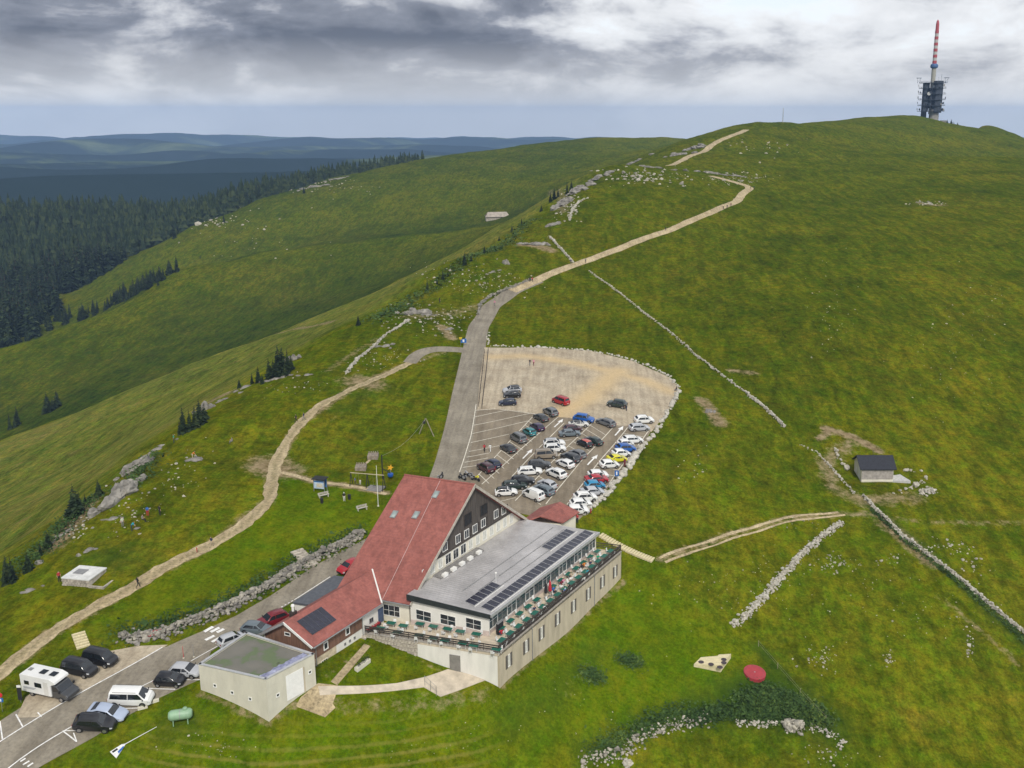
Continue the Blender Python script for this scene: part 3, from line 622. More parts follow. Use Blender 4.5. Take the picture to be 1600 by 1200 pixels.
def arrow(parent, a, b, mt):
    g = hit(base_h, [a, b])[:, :2]; d = g[1] - g[0]; Ln = np.hypot(*d); d /= Ln; n = np.array([-d[1], d[0]])
    P0 = [g[0] + n * .16, g[0] - n * .16, g[0] + d * (Ln * .62) - n * .16, g[0] + d * (Ln * .62) - n * .55, g[1], g[0] + d * (Ln * .62) + n * .55, g[0] + d * (Ln * .62) + n * .16]
    sheet('painted_arrow', P0, mt, .09, .9, parent, skirt=0)
for a, b in [((866,668),(880,655)), ((817,717),(832,702)), ((961,681),(974,666)), ((918,727),(934,711))]: arrow(lotm, a, b, M_LINEW)
for pts, w in [([(-20,1173),(0,1160),(36,1137),(96,1100),(172,1058),(254,1012)], .17), ([(0,1212),(14,1200),(98,1143),(130,1126)], .15), ([(218,1075),(244,1062)], .13), ([(298,1034),(318,1023),(350,1005)], .13), ([(0,1128),(4,1156)], .14), ([(25,1117),(36,1137)], .15), ([(59,1114),(65,1121)], .14),
               ([(98,1143),(120,1160)], .15), ([(115,1146),(120,1160)], .12), ([(98,1143),(152,1142)], .12), ([(192,1108),(222,1107)], .12), ([(226,1076),(274,1078)], .12), ([(290,1063),(312,1063)], .12), ([(460,938),(516,902)], .14),
               ([(32,1191),(40,1186)], .2), ([(36,1196),(46,1190)], .2), ([(43,1199),(52,1193)], .2)]:
    line(roadm, pts, w, M_LINEW)
g0 = hit(base_h, [(428,956), (460,938)])[:, :2]
for i in range(6):
    a = g0[0] + (g0[1] - g0[0]) * (i + .1) / 6; b = g0[0] + (g0[1] - g0[0]) * (i + .6) / 6
    sheet('painted_line', strip_poly([tuple(a), tuple(b)], .14, .14, 0, 0, .6), M_LINEW, .09, .6, roadm, skirt=0)
for a, b in [((319,988),(333,980)), ((329,988.5),(343,981.5)), ((339,989),(350,983.5)), ((321,1001),(335,994)), ((331,1004),(344,997)), ((338,1007),(355,999))]:
    line(roadm, [a, b], .5, M_LINEW, name='crossing_stripe')
# ------------------------------------------------------------------ the hotel
def V(*a): return np.array(a, float)
UP = V(0, 0, 1)
M_WHITE = mat('white_render', (.70, .68, .62), .85, .06, .7, .15, stretch=(1.4, 1.4, .4), detail=6)
M_CREAM = mat('cream_render', (.70, .66, .54), .85, .08, .5, .15)
M_BEIGE = mat('beige_concrete', (.47, .405, .295), .88, .12, .7, .2, stretch=(1.4, 1.4, .3), detail=6)
M_CONC = mat('pale_concrete', (.58, .55, .45), .88, .06, .7, .2, stretch=(1.4, 1.4, .5), detail=6)
M_WOOD = mat('weathered_boards', (.075, .062, .052), .8, .3, 1.2, .35, stretch=(6, 6, .35))
M_BROWN = mat('brown_boards', (.16, .085, .055), .8, .25, 1.0, .3, stretch=(6, 6, .5))
M_DARKW = mat('dark_timber', (.045, .035, .028), .75, .3, 2.0, .3)
M_DECK = mat('deck_boards', (.54, .46, .35), .85, .16, .9, .2, stretch=(1, 4, 1))
M_GLASS = glass('window_glass'); M_GLASSB = glass('facade_glass', (.05, .07, .075), .06)
M_FRAME = mat('white_frames', (.75, .74, .70), .6, .06)
M_BLACK = mat('black_fascia', (.02, .025, .025), .55, .2)
M_GREY = mat('grey_metal', (.28, .28, .28), .5, .12, metal=.3)
M_STONE = mat('rough_stone', (.38, .34, .28), .9, .3, 1.6, .6)
M_PLINTH = mat('pink_plinth', (.50, .42, .38), .85, .1)
M_PV = mat('solar_cells', (.018, .018, .032), .22, .25, .8, spec=.7)
M_ALU = mat('panel_frame', (.62, .62, .62), .4, .08, metal=.6)
M_FLAT = mat('roof_felt', (.10, .105, .105), .9, .2, .6, .2)
def roof_mat():
    m = bpy.data.materials.new('red_roofing'); m.use_nodes = True; t = m.node_tree; B = t.nodes['Principled BSDF']; B.inputs['Roughness'].default_value = .75; B.inputs['Specular IOR Level'].default_value = .3
    tcn = t.nodes.new('ShaderNodeTexCoord'); n = t.nodes.new('ShaderNodeTexNoise'); n.inputs['Scale'].default_value = .35; n.inputs['Detail'].default_value = 6; n.inputs['Roughness'].default_value = .65; t.links.new(tcn.outputs['Object'], n.inputs[0])
    r = ramp(t, [(.3, (.245, .084, .068)), (.7, (.325, .118, .096))]); t.links.new(n.outputs[0], r.inputs[0])
    sx = t.nodes.new('ShaderNodeSeparateXYZ'); t.links.new(tcn.outputs['Object'], sx.inputs[0])
    w = mth(t, 'SINE', mth(t, 'MULTIPLY', sx.outputs[2], 2 * math.pi / .26)); wf = mth(t, 'GREATER_THAN', w, .82)
    n2 = t.nodes.new('ShaderNodeTexNoise'); n2.inputs['Scale'].default_value = 3.5; n2.inputs['Detail'].default_value = 4; t.links.new(tcn.outputs['Object'], n2.inputs[0])
    r2 = ramp(t, [(.3, (.80, .80, .80)), (.7, (1.15, 1.12, 1.1))]); t.links.new(n2.outputs[0], r2.inputs[0])
    c = mixc(t, .7, r.outputs[0], r2.outputs[0], 'MULTIPLY')
    mp3 = t.nodes.new('ShaderNodeMapping'); mp3.inputs['Scale'].default_value = (1.3, 1.3, .10); t.links.new(tcn.outputs['Object'], mp3.inputs[0]); n3 = t.nodes.new('ShaderNodeTexNoise'); n3.inputs['Scale'].default_value = 1.0; n3.inputs['Detail'].default_value = 5; t.links.new(mp3.outputs[0], n3.inputs[0]); r3 = ramp(t, [(.34, (.74, .76, .76)), (.52, (1, 1, 1)), (.68, (1.12, 1.14, 1.14))]); t.links.new(n3.outputs[0], r3.inputs[0]); c = mixc(t, .8, c, r3.outputs[0], 'MULTIPLY')
    c = mixc(t, mth(t, 'MULTIPLY', wf, .14), c, (.16, .05, .045)); t.links.new(c, B.inputs['Base Color'])
    bp = t.nodes.new('ShaderNodeBump'); bp.inputs['Strength'].default_value = .15; bp.inputs['Distance'].default_value = .03; t.links.new(w, bp.inputs['Height']); t.links.new(bp.outputs[0], B.inputs['Normal']); return m
M_ROOF = roof_mat()
def zinc_mat():
    m = mat('zinc_sheet', (.47, .455, .45), .36, .14, .25, .05, metal=.4, stretch=(1, 1, 1)); return m
M_ZINC = zinc_mat()

T0, T1, T2 = PZ(780, 1022, 0), PZ(971, 862, 0), PZ(570, 990, 0)
va = (T1 - T0) / np.linalg.norm(T1 - T0); vb = (T2 - T0) / np.linalg.norm(T2 - T0)
ng = V(va[1], -va[0], 0); nf = V(-vb[1], vb[0], 0); nf = nf if nf[1] < 0 else -nf       # outward normals: valley side, front side
EV = PZ(640, 945, 3.2); AP = PV(742, 757, EV, va); rv = PZ(632, 742, AP[2]) - AP
BK = 2 * AP - EV; BK = V(BK[0], BK[1], EV[2]); SW = np.linalg.norm((BK - EV)[:2])
hotel = empty('mountain_hotel', (EV[0] + rv[0] / 2 + 8, EV[1] + 12, 0), 0, 'large mountain hotel with steep red roof, dark wooden gable and metal-roofed restaurant wing', 'hotel')
HO = np.array(hotel.location)
class HB(MB):      # mesh builder in world coordinates, stored relative to its thing
    def __init__(s, org): super().__init__(); s.o = np.asarray(org, float)
    def add(s, v, f, mi=0): return super().add([np.asarray(p, float) - s.o for p in v], f, mi)
def slab(pts, nrm, th, name, mt, parent, org):
    b = HB(org); pts = [np.asarray(p, float) for p in pts]; nrm = np.asarray(nrm, float)
    b.hexa([p - nrm * th for p in pts], pts); return b.build(name, mt, parent)
def unit(v): v = np.asarray(v, float); return v / np.linalg.norm(v)
def window(parent, org, c, u, w, h, nx=2, ny=1, name='window', frame=M_FRAME, pane=M_GLASS, up=UP, fw=.08, proud=.05, n=None, surround=0.0):
    """frame of bars standing proud of the wall with the pane set back in it"""
    c = np.asarray(c, float); u = unit(u); up = unit(up); n = unit(np.cross(u, up)) if n is None else unit(n)
    fb = HB(c)
    def barx(x0, x1, z0, z1, d0, d1):
        P = [c + u * x + up * z + n * d for d in (d0, d1) for x, z in ((x0, z0), (x1, z0), (x1, z1), (x0, z1))]
        fb.hexa(P[:4], P[4:])
    barx(-w / 2, w / 2, h / 2 - fw, h / 2, -.02, proud); barx(-w / 2, w / 2, -h / 2, -h / 2 + fw, -.02, proud + .03)
    barx(-w / 2, -w / 2 + fw, -h / 2 + fw, h / 2 - fw, -.02, proud); barx(w / 2 - fw, w / 2, -h / 2 + fw, h / 2 - fw, -.02, proud)
    for i in range(1, nx): x = -w / 2 + w * i / nx; barx(x - fw * .35, x + fw * .35, -h / 2 + fw, h / 2 - fw, -.02, proud - .01)
    for j in range(1, ny): z = -h / 2 + h * j / ny; barx(-w / 2 + fw, w / 2 - fw, z - fw * .3, z + fw * .3, -.02, proud - .014)
    o = fb.build(name, frame, parent); o.location = tuple(c - np.asarray(org, float))
    pb = HB(c); P = [c + u * x + up * z + n * d for d in (-.015, proud - .03) for x, z in ((-w / 2 + .03, -h / 2 + .03), (w / 2 - .03, -h / 2 + .03), (w / 2 - .03, h / 2 - .03), (-w / 2 + .03, h / 2 - .03))]
    pb.hexa(P[:4], P[4:]); pb.build('pane', pane, o); return o
def on(pxy, A, d): return PV(pxy[0], pxy[1], A, d)

# main roof
nfr = unit(np.cross(rv, AP - EV)); nfr = nfr if nfr[2] > 0 else -nfr
nbk = unit(np.cross(rv, AP - BK)); nbk = nbk if nbk[2] > 0 else -nbk
roof = slab([EV, AP, AP + rv, EV + rv], nfr, .28, 'roof', M_ROOF, hotel, HO)
slab([AP + V(0, 0, -.004), BK, BK + rv, AP + rv + V(0, 0, -.004)], nbk, .28, 'roof', M_ROOF, hotel, HO)
b = HB(HO); b.bar(AP + UP * .02, AP + rv + UP * .02, .14, 8); b.build('ridge_cap', M_ROOF, roof)
for s0, s1 in ((EV, AP), (BK, AP)):
    d = unit(s1 - s0); up = unit(np.cross(d, ng)); up = up if up[2] > 0 else -up
    b = HB(HO); P = [s0 + ng * .02 - up * .34, s1 + ng * .02 - up * .34, s1 + ng * .02 + up * .05, s0 + ng * .02 + up * .05]
    b.hexa(P, [p + ng * .09 for p in P]); b.build('bargeboard', mat('grey_bargeboard', (.42, .38, .32), .8, .15), hotel)
for q, in (((681, 773),), ((616, 804),), ((650, 805),)):
    d_ = ray(*q); c = CAM + d_ * (nfr @ (EV - CAM) / (nfr @ d_)); window(roof, HO, c + nfr * .02, rv, .85, 1.25, 1, 1, 'skylight', M_GREY, glass('skylight_glass', (.30, .36, .34), .1), up=unit(AP - EV), n=nfr, proud=.12, fw=.14)
p_, q_ = AP + rv * .48, EV + rv * .36
b = HB(HO); b.bar(p_ + nfr * .04, q_ + nfr * .04, .03, 4); b.build('lightning_rod', mat('pale_wire', (.55, .42, .40), .5, .1), roof)
# gable wall
WP = EV - ng * .75
def gp(s, z): return V(WP[0] + va[0] * s, WP[1] + va[1] * s, z)
def poly_wall(pts, n, th, name, mt, parent, org): return slab(pts, n, th, name, mt, parent, org)
rz_ = lambda s: EV[2] + (AP[2] - EV[2]) * min(s, SW - s) / (SW / 2) - .36
poly_wall([gp(.7, -2), gp(SW - .7, -2), gp(SW - .7, rz_(.7)), gp(SW - 5.0, rz_(5.0)), gp(SW - 5.2, 6.8), gp(5.2, 6.8), gp(5.0, rz_(5.0)), gp(.7, rz_(.7))], ng, .3, 'wall', M_CREAM, hotel, HO)
poly_wall([gp(5.15, 6.8) + ng * .12, gp(SW - 5.15, 6.8) + ng * .12, gp(SW / 2, rz_(SW / 2)) + ng * .12], ng, .4, 'wood_cladding', M_WOOD, hotel, HO)
b = HB(HO); b.hexa([gp(5.2, 6.74) + ng * .14, gp(SW - 5.2, 6.74) + ng * .14, gp(SW - 5.2, 6.74) + ng * .02, gp(5.2, 6.74) + ng * .02], [gp(5.2, 6.90) + ng * .14, gp(SW - 5.2, 6.90) + ng * .14, gp(SW - 5.2, 6.9) + ng * .02, gp(5.2, 6.9) + ng * .02]); b.build('cornice', M_DARKW, hotel)
M_DKWIN = mat('dark_opening', (.012, .012, .014), .6, .3)
WPP = WP + ng * .14
for q, w, h in (((731, 811), 1.9, 1.9), ((756, 796), 1.9, 1.8)): window(hotel, HO, on(q, WPP, va), va, w, h, 2, 1, 'window', M_DARKW, M_DKWIN, n=ng)
for q in ((695, 854), (715.5, 842), (729, 834), (742, 826), (755, 817), (775, 803), (787, 797)):
    o = window(hotel, HO, on(q, WPP, va), va, 1.15, 1.35, 2, 1, n=ng)
    c = on(q, WPP, va); bb = HB(HO)
    for sgn in (1,):
        P = [c + va * (.62 + x) + UP * z for x, z in ((0, -.68), (.45, -.68), (.45, .68), (0, .68))]; bb.hexa([p + ng * .02 for p in P], [p + ng * .08 for p in P])
    bb.build('shutter', M_DARKW, hotel)
WQ = WP + ng * .02
for s in np.linspace(4.2, 26.0, 13):
    k = int(round((s - 4.2) / 1.8)); c = gp(s, 5.75) + ng * .02
    if k in (3, 4, 5): window(hotel, HO, c + UP * (-.0), va, 1.35, 1.55, 2, 1, n=ng)
    else: window(hotel, HO, c, va, .95, 1.45, 2, 1, n=ng, pane=mat('pale_shutter', (.52, .52, .46), .7, .1))
# front wall, back walls
F0, F1 = EV + rv * .04 - nf * .7, EV + rv * .97 - nf * .7
poly_wall([V(F0[0], F0[1], -2), V(F1[0], F1[1], -2), V(F1[0], F1[1], 3.45), V(F0[0], F0[1], 3.45)], nf, .3, 'wall', M_CREAM, hotel, HO)
NWp = WP + rv * .94
def gq(s, z): return V(NWp[0] + va[0] * s, NWp[1] + va[1] * s, z)
poly_wall([gq(.7, -2), gq(SW - .7, -2), gq(SW - .7, rz_(.7)), gq(SW / 2, rz_(SW / 2)), gq(.7, rz_(.7))], -ng, .3, 'wall', M_CREAM, hotel, HO)
B0, B1 = BK + rv * .04 + nf * .7, BK + rv * .97 + nf * .7
poly_wall([V(B0[0], B0[1], -1), V(B1[0], B1[1], -1), V(B1[0], B1[1], 3.45), V(B0[0], B0[1], 3.45)], -nf, .3, 'wall', M_CREAM, hotel, HO)
window(hotel, HO, on((612, 954), F0 + nf * .01, rv), -rv, 2.6, 1.7, 3, 2, n=nf)
bb = HB(HO); c = on((654, 972), F0 + nf * .02, rv); 
# wing
WE1, WE2 = PZ(594, 942, 3.0), PZ(489, 1012, 3.0); wl = PZ(413, 994, 3.0); wd = unit(wl - WE2); WA = PV(443, 972, WE2, wl - WE2); WA2 = WA + va * 17.0
nW = unit(np.cross(va, WA - WE2)); nW = nW if nW[2] > 0 else -nW
WE1x = WE2 + va * ((WE1 - WE2) @ va)
d_ = nfr @ (EV - WA) / (nfr @ va); WV_ = WA + va * d_            # where the wing ridge meets the big roof
wroof = slab([WE2, WE1x + va * .0, WV_ + nfr * .0, WA], nW, .24, 'roof', M_ROOF, hotel, HO)
wl2 = WE2 + wd * (2 * ((WA - WE2) @ wd)); nW2 = unit(np.cross(va, WA - wl2)); nW2 = nW2 if nW2[2] > 0 else -nW2
slab([WA - UP * .004, WV_ - UP * .004, wl2 + va * 13.5, wl2], nW2, .24, 'roof', M_ROOF, hotel, HO)
b = HB(HO); b.bar(WE1x + UP * .06, WV_ + UP * .08, .11, 6); b.build('valley_flashing', M_FRAME, hotel)
for s0, s1 in ((WE2, WA), (wl2, WA)):
    d = unit(s1 - s0); up = unit(np.cross(d, va)); up = up if up[2] > 0 else -up
    b = HB(HO); P = [s0 - va * .02 - up * .28, s1 - va * .02 - up * .28, s1 - va * .02 + up * .05, s0 - va * .02 + up * .05]; b.hexa([p - va * .09 for p in P], P); b.build('bargeboard', M_FRAME if s0 is WE2 else M_GREY, hotel)
wi = WE2 + wd * .45 + va * .5; wlen = 14.0
def ws(s, z): return V(wi[0] + va[0] * s, wi[1] + va[1] * s, z)
nS = unit(-wd); nS = ng
poly_wall([ws(0, .9), ws(8.9, .9), ws(8.9, 3.1), ws(0, 3.1)], ng, .25, 'wood_cladding', M_BROWN, hotel, HO)
poly_wall([ws(4.0, -3) - ng * .06, ws(8.9, -3) - ng * .06, ws(8.9, .9) - ng * .06, ws(4.0, .9) - ng * .06], ng, .25, 'wall', M_WHITE, hotel, HO)
poly_wall([ws(0, -3) - ng * .04, ws(4.0, -3) - ng * .04, ws(4.0, .9) - ng * .04, ws(0, .9) - ng * .04], ng, .25, 'stone_base', mat('sandstone', (.50, .42, .29), .9, .25, 1.4, .4), hotel, HO)
poly_wall([ws(8.9, -2.5) - ng * .02, ws(13.2, -2.5) - ng * .02, ws(13.2, 3.1) - ng * .02, ws(8.9, 3.1) - ng * .02], ng, .25, 'wall', M_WHITE, hotel, HO)
wk = wl2 - wd * .45 + va * .5; nWw = -ng
poly_wall([V(*wk[:2], -1), V(*(wk + va * 13)[:2], -1), V(*(wk + va * 13)[:2], 3.1), V(*wk[:2], 3.1)], -ng, .25, 'wall', M_WHITE, hotel, HO)
poly_wall([V(*wi[:2], -3) + wd * .02, V(*wk[:2], -3), V(*wk[:2], 2.95), V(*(WA + va * .5)[:2], WA[2] - .3), V(*wi[:2], 2.95) + wd * .02], -va, .25, 'wood_cladding', M_BROWN, hotel, HO)
for q, w, h in (((509, 1009), .8, 1.05), ((543, 986), .8, 1.05)): window(hotel, HO, on(q, wi + ng * .01, va), va, w, h, 1, 1, n=ng, fw=.12)
window(hotel, HO, on((507, 1035), wi - ng * .03, va), va, 1.2, .9, 3, 1, n=ng, frame=M_CREAM)
for s in (5.6, 6.5, 7.4): window(hotel, HO, ws(s, .25) - ng * .05, va, .34, .34, 1, 1, n=ng, frame=M_GREY, name='vent')
window(hotel, HO, on((580, 969), wi - ng * .02, va), va, .8, .7, 2, 1, n=ng, frame=M_GREY)
bb = HB(HO); c = ws(12.6, 1.05); P = [c + va * x + UP * z for x, z in ((-.5, -1.05), (.5, -1.05), (.5, 1.05), (-.5, 1.05))]; bb.hexa([p - ng * .02 for p in P], [p + ng * .05 for p in P]); bb.build('door', mat('blue_door', (.06, .09, .16), .5, .15), hotel)
window(hotel, HO, (WA + wl2 + WE2) / 3 - va * -.52 + UP * -.15 - va * .02, wd, .9, .5, 1, 1, n=-va)
b = HB(HO); c = wl2 + (WA - wl2) * .7 + va * 3.0; b.box(c + UP * .2, (.7, .7, .9), math.atan2(va[1], va[0])); b.build('chimney', M_DARKW, hotel)
b = HB(HO); b.lathe(c + UP * .6, [(.17, 0), (.17, .7), (.26, .72), (.2, .95), (.05, 1.0)], 10); b.build('flue', M_FRAME, hotel)
b = HB(HO); b.bar(WE2 - UP * .1 + ng * .06, WE1x - UP * .1 + ng * .06, .09, 6); b.build('gutter', M_GREY, hotel)
b = HB(HO); b.bar(EV - UP * .12 + nf * .05, EV + rv * .38 - UP * .12 + nf * .05, .09, 6); b.build('gutter', M_GREY, hotel)
for s_ in (.35, 8.9): b = HB(HO); p_ = ws(s_, 0) + ng * .08; b.bar(V(p_[0], p_[1], -2.2), V(p_[0], p_[1], 2.9), .05, 6); b.build('downpipe', M_GREY, hotel)
# solar panels on the wing roof
us = unit(WA - WE2)
M_PVF = mat('dark_panel_frame', (.05, .05, .06), .4, .1)
def panel(parent, c, u, v, n, w, h, name='solar_panel', frame=None):
    b = HB(c); u, v, n = unit(u), unit(v), unit(n)
    def bx(x0, x1, y0, y1, z0, z1, mi):
        P = [c + u * x + v * y + n * z for z in (z0, z1) for x, y in ((x0, y0), (x1, y0), (x1, y1), (x0, y1))]; b.hexa(P[:4], P[4:], mi)
    bx(-w / 2, w / 2, -h / 2, h / 2, .03, .09, 0); bx(-w / 2 + .03, w / 2 - .03, -h / 2 + .03, h / 2 - .03, .088, .094, 1)
    o = b.build(name, [frame or M_ALU, M_PV], parent); o.location = tuple(np.asarray(c, float) - HO); return o
for i in range(5):
    panel(wroof, WE2 + va * (1.4 + .86 * i + .4) + us * (((WA - WE2) @ us) * .56) , va, us, nW, .855, 2.7, frame=M_PVF)
# annex with flat grey roof on the road side
cn = [PZ(*q, 3.0) for q in ((457, 941), (522, 899), (556, 903), (492, 946))]
slab(cn, UP, .22, 'annex_roof', mat('slate_grey_roof', (.085, .092, .105), .6, .15), hotel, HO)
cc = sum(cn) / 4; slab([cc + (p - cc) * .95 - UP * .22 for p in cn], UP, 4.2, 'annex_wall', M_WHITE, hotel, HO)
# restaurant wing with metal roof
XL, XR = PZ(646, 979, 0), PZ(768, 997, 0)
R00 = PV(645, 935, XL, XL - XR); R10 = PV(766, 961, XR, XL - XR); R11 = R10 + va * 30.2; R11[2] = R10[2]; R01 = V(*(WP + va * 29.0)[:2], 4.55)
R00 = V(*(WP + va * .9)[:2], 4.6) + ng * .06 + nf * .9; R01 = R01 + ng * .06
nz_ = unit(np.cross(R10 - R00, R01 - R00)); nz_ = nz_ if nz_[2] > 0 else -nz_
R11 = R11 - UP * ((R11 - R00) @ nz_) / nz_[2]; 
mroof = slab([R00, R10, R11, R01], nz_, .3, 'metal_roof', M_ZINC, hotel, HO)
b = HB(HO)
for i in range(1, 56):
    t = i / 56; p, q = R00 + (R01 - R00) * t, R10 + (R11 - R10) * t; d = unit(q - p); e = unit(va) * .02
    b.hexa([p - e, q - e, q + e, p + e], [x + nz_ * .045 for x in (p - e, q - e, q + e, p + e)])
o = b.build('seam', M_ZINC, mroof); o['kind'] = 'stuff'
for t0 in (.46, .60, .74):      # expansion steps along the roof
    p, q = R00 + (R10 - R00) * t0 + va * (4 + 8 * (t0 - .46)), R01 + (R11 - R01) * t0 - va * 1.2
    b = HB(HO); b.bar(p + nz_ * .05, q + nz_ * .05, .05, 4); b.build('roof_step', M_GREY, mroof)
# front fascia and wall
fr = unit(R10 - R00); nF = unit(np.cross(fr, UP)); nF = nF if nF[1] < 0 else -nF
b = HB(HO); P = [R00 - UP * .75, R10 - UP * .55, R10 + UP * .06, R00 + UP * .06]; b.hexa([p + nF * .02 for p in P], [p + nF * .14 for p in P]); b.build('fascia', M_BLACK, hotel)
X0, X1 = R00 - nF * .35 + fr * .3, R10 - nF * .35 - fr * .35
poly_wall([V(*X0[:2], -.2), V(*X1[:2], -.2), V(*X1[:2], R10[2] - .32), V(*X0[:2], R00[2] - .32)], nF, .3, 'wall', M_WHITE, hotel, HO)
b = HB(HO); P = [V(*X0[:2], .0), V(*X1[:2], .0), V(*X1[:2], .75), V(*X0[:2], .75)]; b.hexa([p + nF * .01 for p in P], [p + nF * .05 for p in P]); b.build('plinth', M_PLINTH, hotel)
for q in ((662, 962), (700, 969), (740, 975)): window(hotel, HO, on(q, X0 + nF * .01, fr), fr, 2.3, 1.55, 2, 2, n=nF)
# glazed valley front
S0, S1 = R10 - nF * .35 - ng * .55, R11 - ng * .55; S0 = V(*S0[:2], 0); S1 = V(*S1[:2], 0); sd = unit(S1 - S0); SL = np.linalg.norm(S1 - S0); zt = R10[2] - .38
b = HB(HO); P = [S0 - UP * .3, S1 - UP * .3, S1 + UP * .6, S0 + UP * .6]; b.hexa([p - ng * .2 for p in P], P); b.build('plinth', M_PLINTH, hotel)
npan = 13
for i in range(npan):
    c = S0 + sd * (SL * (i + .5) / npan) + UP * ((.6 + zt) / 2)
    window(hotel, HO, c - ng * .08, sd, SL / npan - .04, zt - .62, 2, 2, 'glazing', M_GREY if i % 2 else M_FRAME, M_GLASSB, n=ng, fw=.09, proud=.08)
b = HB(HO); P = [R10 - UP * .42, R11 - UP * .42, R11 + UP * .03, R10 + UP * .03]; b.hexa([p + ng * .01 for p in P], [p + ng * .16 for p in P]); b.build('gutter', M_ALU, hotel)
poly_wall([V(*S1[:2], -3), V(*R01[:2], -3), V(*R01[:2], R01[2] - .3), V(*S1[:2], R11[2] - .3)], va, .25, 'wall', M_CREAM, hotel, HO)
# roof furniture
e1 = unit(R11 - R10); e2 = unit(R00 - R10); e2 = unit(np.cross(nz_, e1)); e2 = e2 if e2 @ (R00 - R10) > 0 else -e2
for i in range(24): panel(mroof, R10 + e1 * (1.0 + 1.19 * i + .3) + e2 * 1.25, e1, e2, nz_, 1.14, 1.65)
for i in range(6): panel(mroof, R10 + e1 * (1.0 + 1.08 * i) + e2 * 3.75, e1, e2, nz_, 1.04, 1.65)
for i in range(7): panel(mroof, R10 + e1 * (20.6 + 1.08 * i) + e2 * 3.75, e1, e2, nz_, 1.04, 1.65)
for lo, hi, off in ((.6, 29.2, .28), (.3, 7.2, 2.75), (19.8, 28.0, 2.75)):
    b = HB(HO); b.bar(R10 + e1 * lo + e2 * off + nz_ * .06, R10 + e1 * hi + e2 * off + nz_ * .06, .06, 4); b.build('panel_rail', M_FRAME, mroof)
gq0 = gp(5.5, 4.6) + ng * 1.5; gq1 = gp(16.5, 4.6) + ng * 1.5
b = HB(HO); b.hexa([gp(6, 4.2) + ng * .1, gp(16.5, 4.2) + ng * .1, gp(16.5, 4.0) + ng * 1.5, gp(6, 4.0) + ng * 1.5], [gp(6, 4.75) + ng * .1, gp(16.5, 4.75) + ng * .1, gp(16.5, 4.62) + ng * 1.5, gp(6, 4.62) + ng * 1.5]); b.build('roof_walkway', mat('lead_grey', (.20, .19, .18), .7, .2), hotel)
for s in (7.0, 9.0, 11.0, 13.0, 15.2):
    b = HB(HO); b.box(gp(s, 4.74) + ng * 1.45, (.9, .55, .45), math.atan2(va[1], va[0])); b.build('roof_vent', M_FRAME, hotel)
c = PZ(775, 909, 4.2); b = HB(HO); b.lathe(c - UP * .2, [(.04, 0), (.04, 1.5), (.16, 1.5), (.16, 1.62), (.03, 1.7)], 8); b.bar(c + V(-.5, 0, 0), c + V(.4, 0, .9), .02, 4); b.build('vent_mast', M_FRAME, hotel)
# side entrance with small red roof at the car-park end
pe = [PZ(906, 800, 3.6), PZ(880, 817, 3.6)]; pr = [PZ(875, 784, 5.0), PZ(843, 806, 5.0)]
pn = unit(np.cross(pe[1] - pe[0], pr[0] - pe[0])); pn = pn if pn[2] > 0 else -pn
slab([pe[1], pe[0], pr[0], pr[1]], pn, .2, 'roof', M_ROOF, hotel, HO)
lo2 = [2 * pr[0] - pe[0], 2 * pr[1] - pe[1]]; lo2 = [V(q[0], q[1], 3.6) for q in lo2]; pn2 = unit(np.cross(lo2[1] - lo2[0], pr[0] - lo2[0])); pn2 = pn2 if pn2[2] > 0 else -pn2
slab([pr[1] - UP * .004, pr[0] - UP * .004, lo2[0], lo2[1]], pn2, .2, 'roof', M_ROOF, hotel, HO)
ctr = (pe[0] + pe[1] + lo2[0] + lo2[1]) / 4
slab([V(*(ctr + (q - ctr) * .86)[:2], 3.3) for q in (pe[0], pe[1], lo2[1], lo2[0])], UP, 5.5, 'wall', M_CREAM, hotel, HO)

# ------------------------------------------------------------------ terrace
ter = empty('terrace', V(*((T0 + T1 + T2) / 3)[:2], -5), 0, 'long sun terrace with timber deck on a beige retaining wall around the restaurant', 'terrace'); TO = np.array(ter.location)
TP = [T0, T1, T1 + vb * 4.6, R11 - ng * .9 + va * .1, X1 - nF * 1.0 - fr * .6, X0 - nF * 1.0, WE1 - ng * -.2 + va * .2, T2]
TP = [V(p[0], p[1], 0) for p in TP]
b = HB(TO); b.hexa([p - UP * .35 for p in TP], TP); b.build('deck', M_DECK, ter)
def wallseg(p, q, n, z0, z1, th, name, mt, extra=0.0):
    p, q = V(*p[:2], 0), V(*q[:2], 0); b = HB(TO)
    P = [p + UP * z0, q + UP * z0, q + UP * z1, p + UP * z1]; b.hexa([x - n * th for x in P], P); return b.build(name, mt, ter)
nT = unit(np.cross(vb, UP)); nT = nT if nT[1] < 0 else -nT
wallseg(T0 + va * .02, T1, ng, -9, .02, .3, 'retaining_wall', M_BEIGE)
sT = .60 * np.linalg.norm(T2 - T0)
wallseg(T0 - ng * .3, T0 + vb * sT, nT, -8, .015, .3, 'retaining_wall', M_WHITE)
wallseg(T0 + vb * sT, T2, nT, -5, -.04, .35, 'retaining_wall', M_STONE)
wallseg(T1, T1 + vb * 4.6, va, -8, .01, .3, 'retaining_wall', M_BEIGE)
# coping
for p, q, n in ((T0, T1, ng), (T0, T2, nT)):
    b = HB(TO); P = [p + n * .08, q + n * .08, q - n * .3, p - n * .3]; b.hexa([x + UP * .02 for x in P], [x + UP * .14 for x in P]); b.build('coping', mat('grey_coping', (.33, .30, .26), .85, .2), ter)
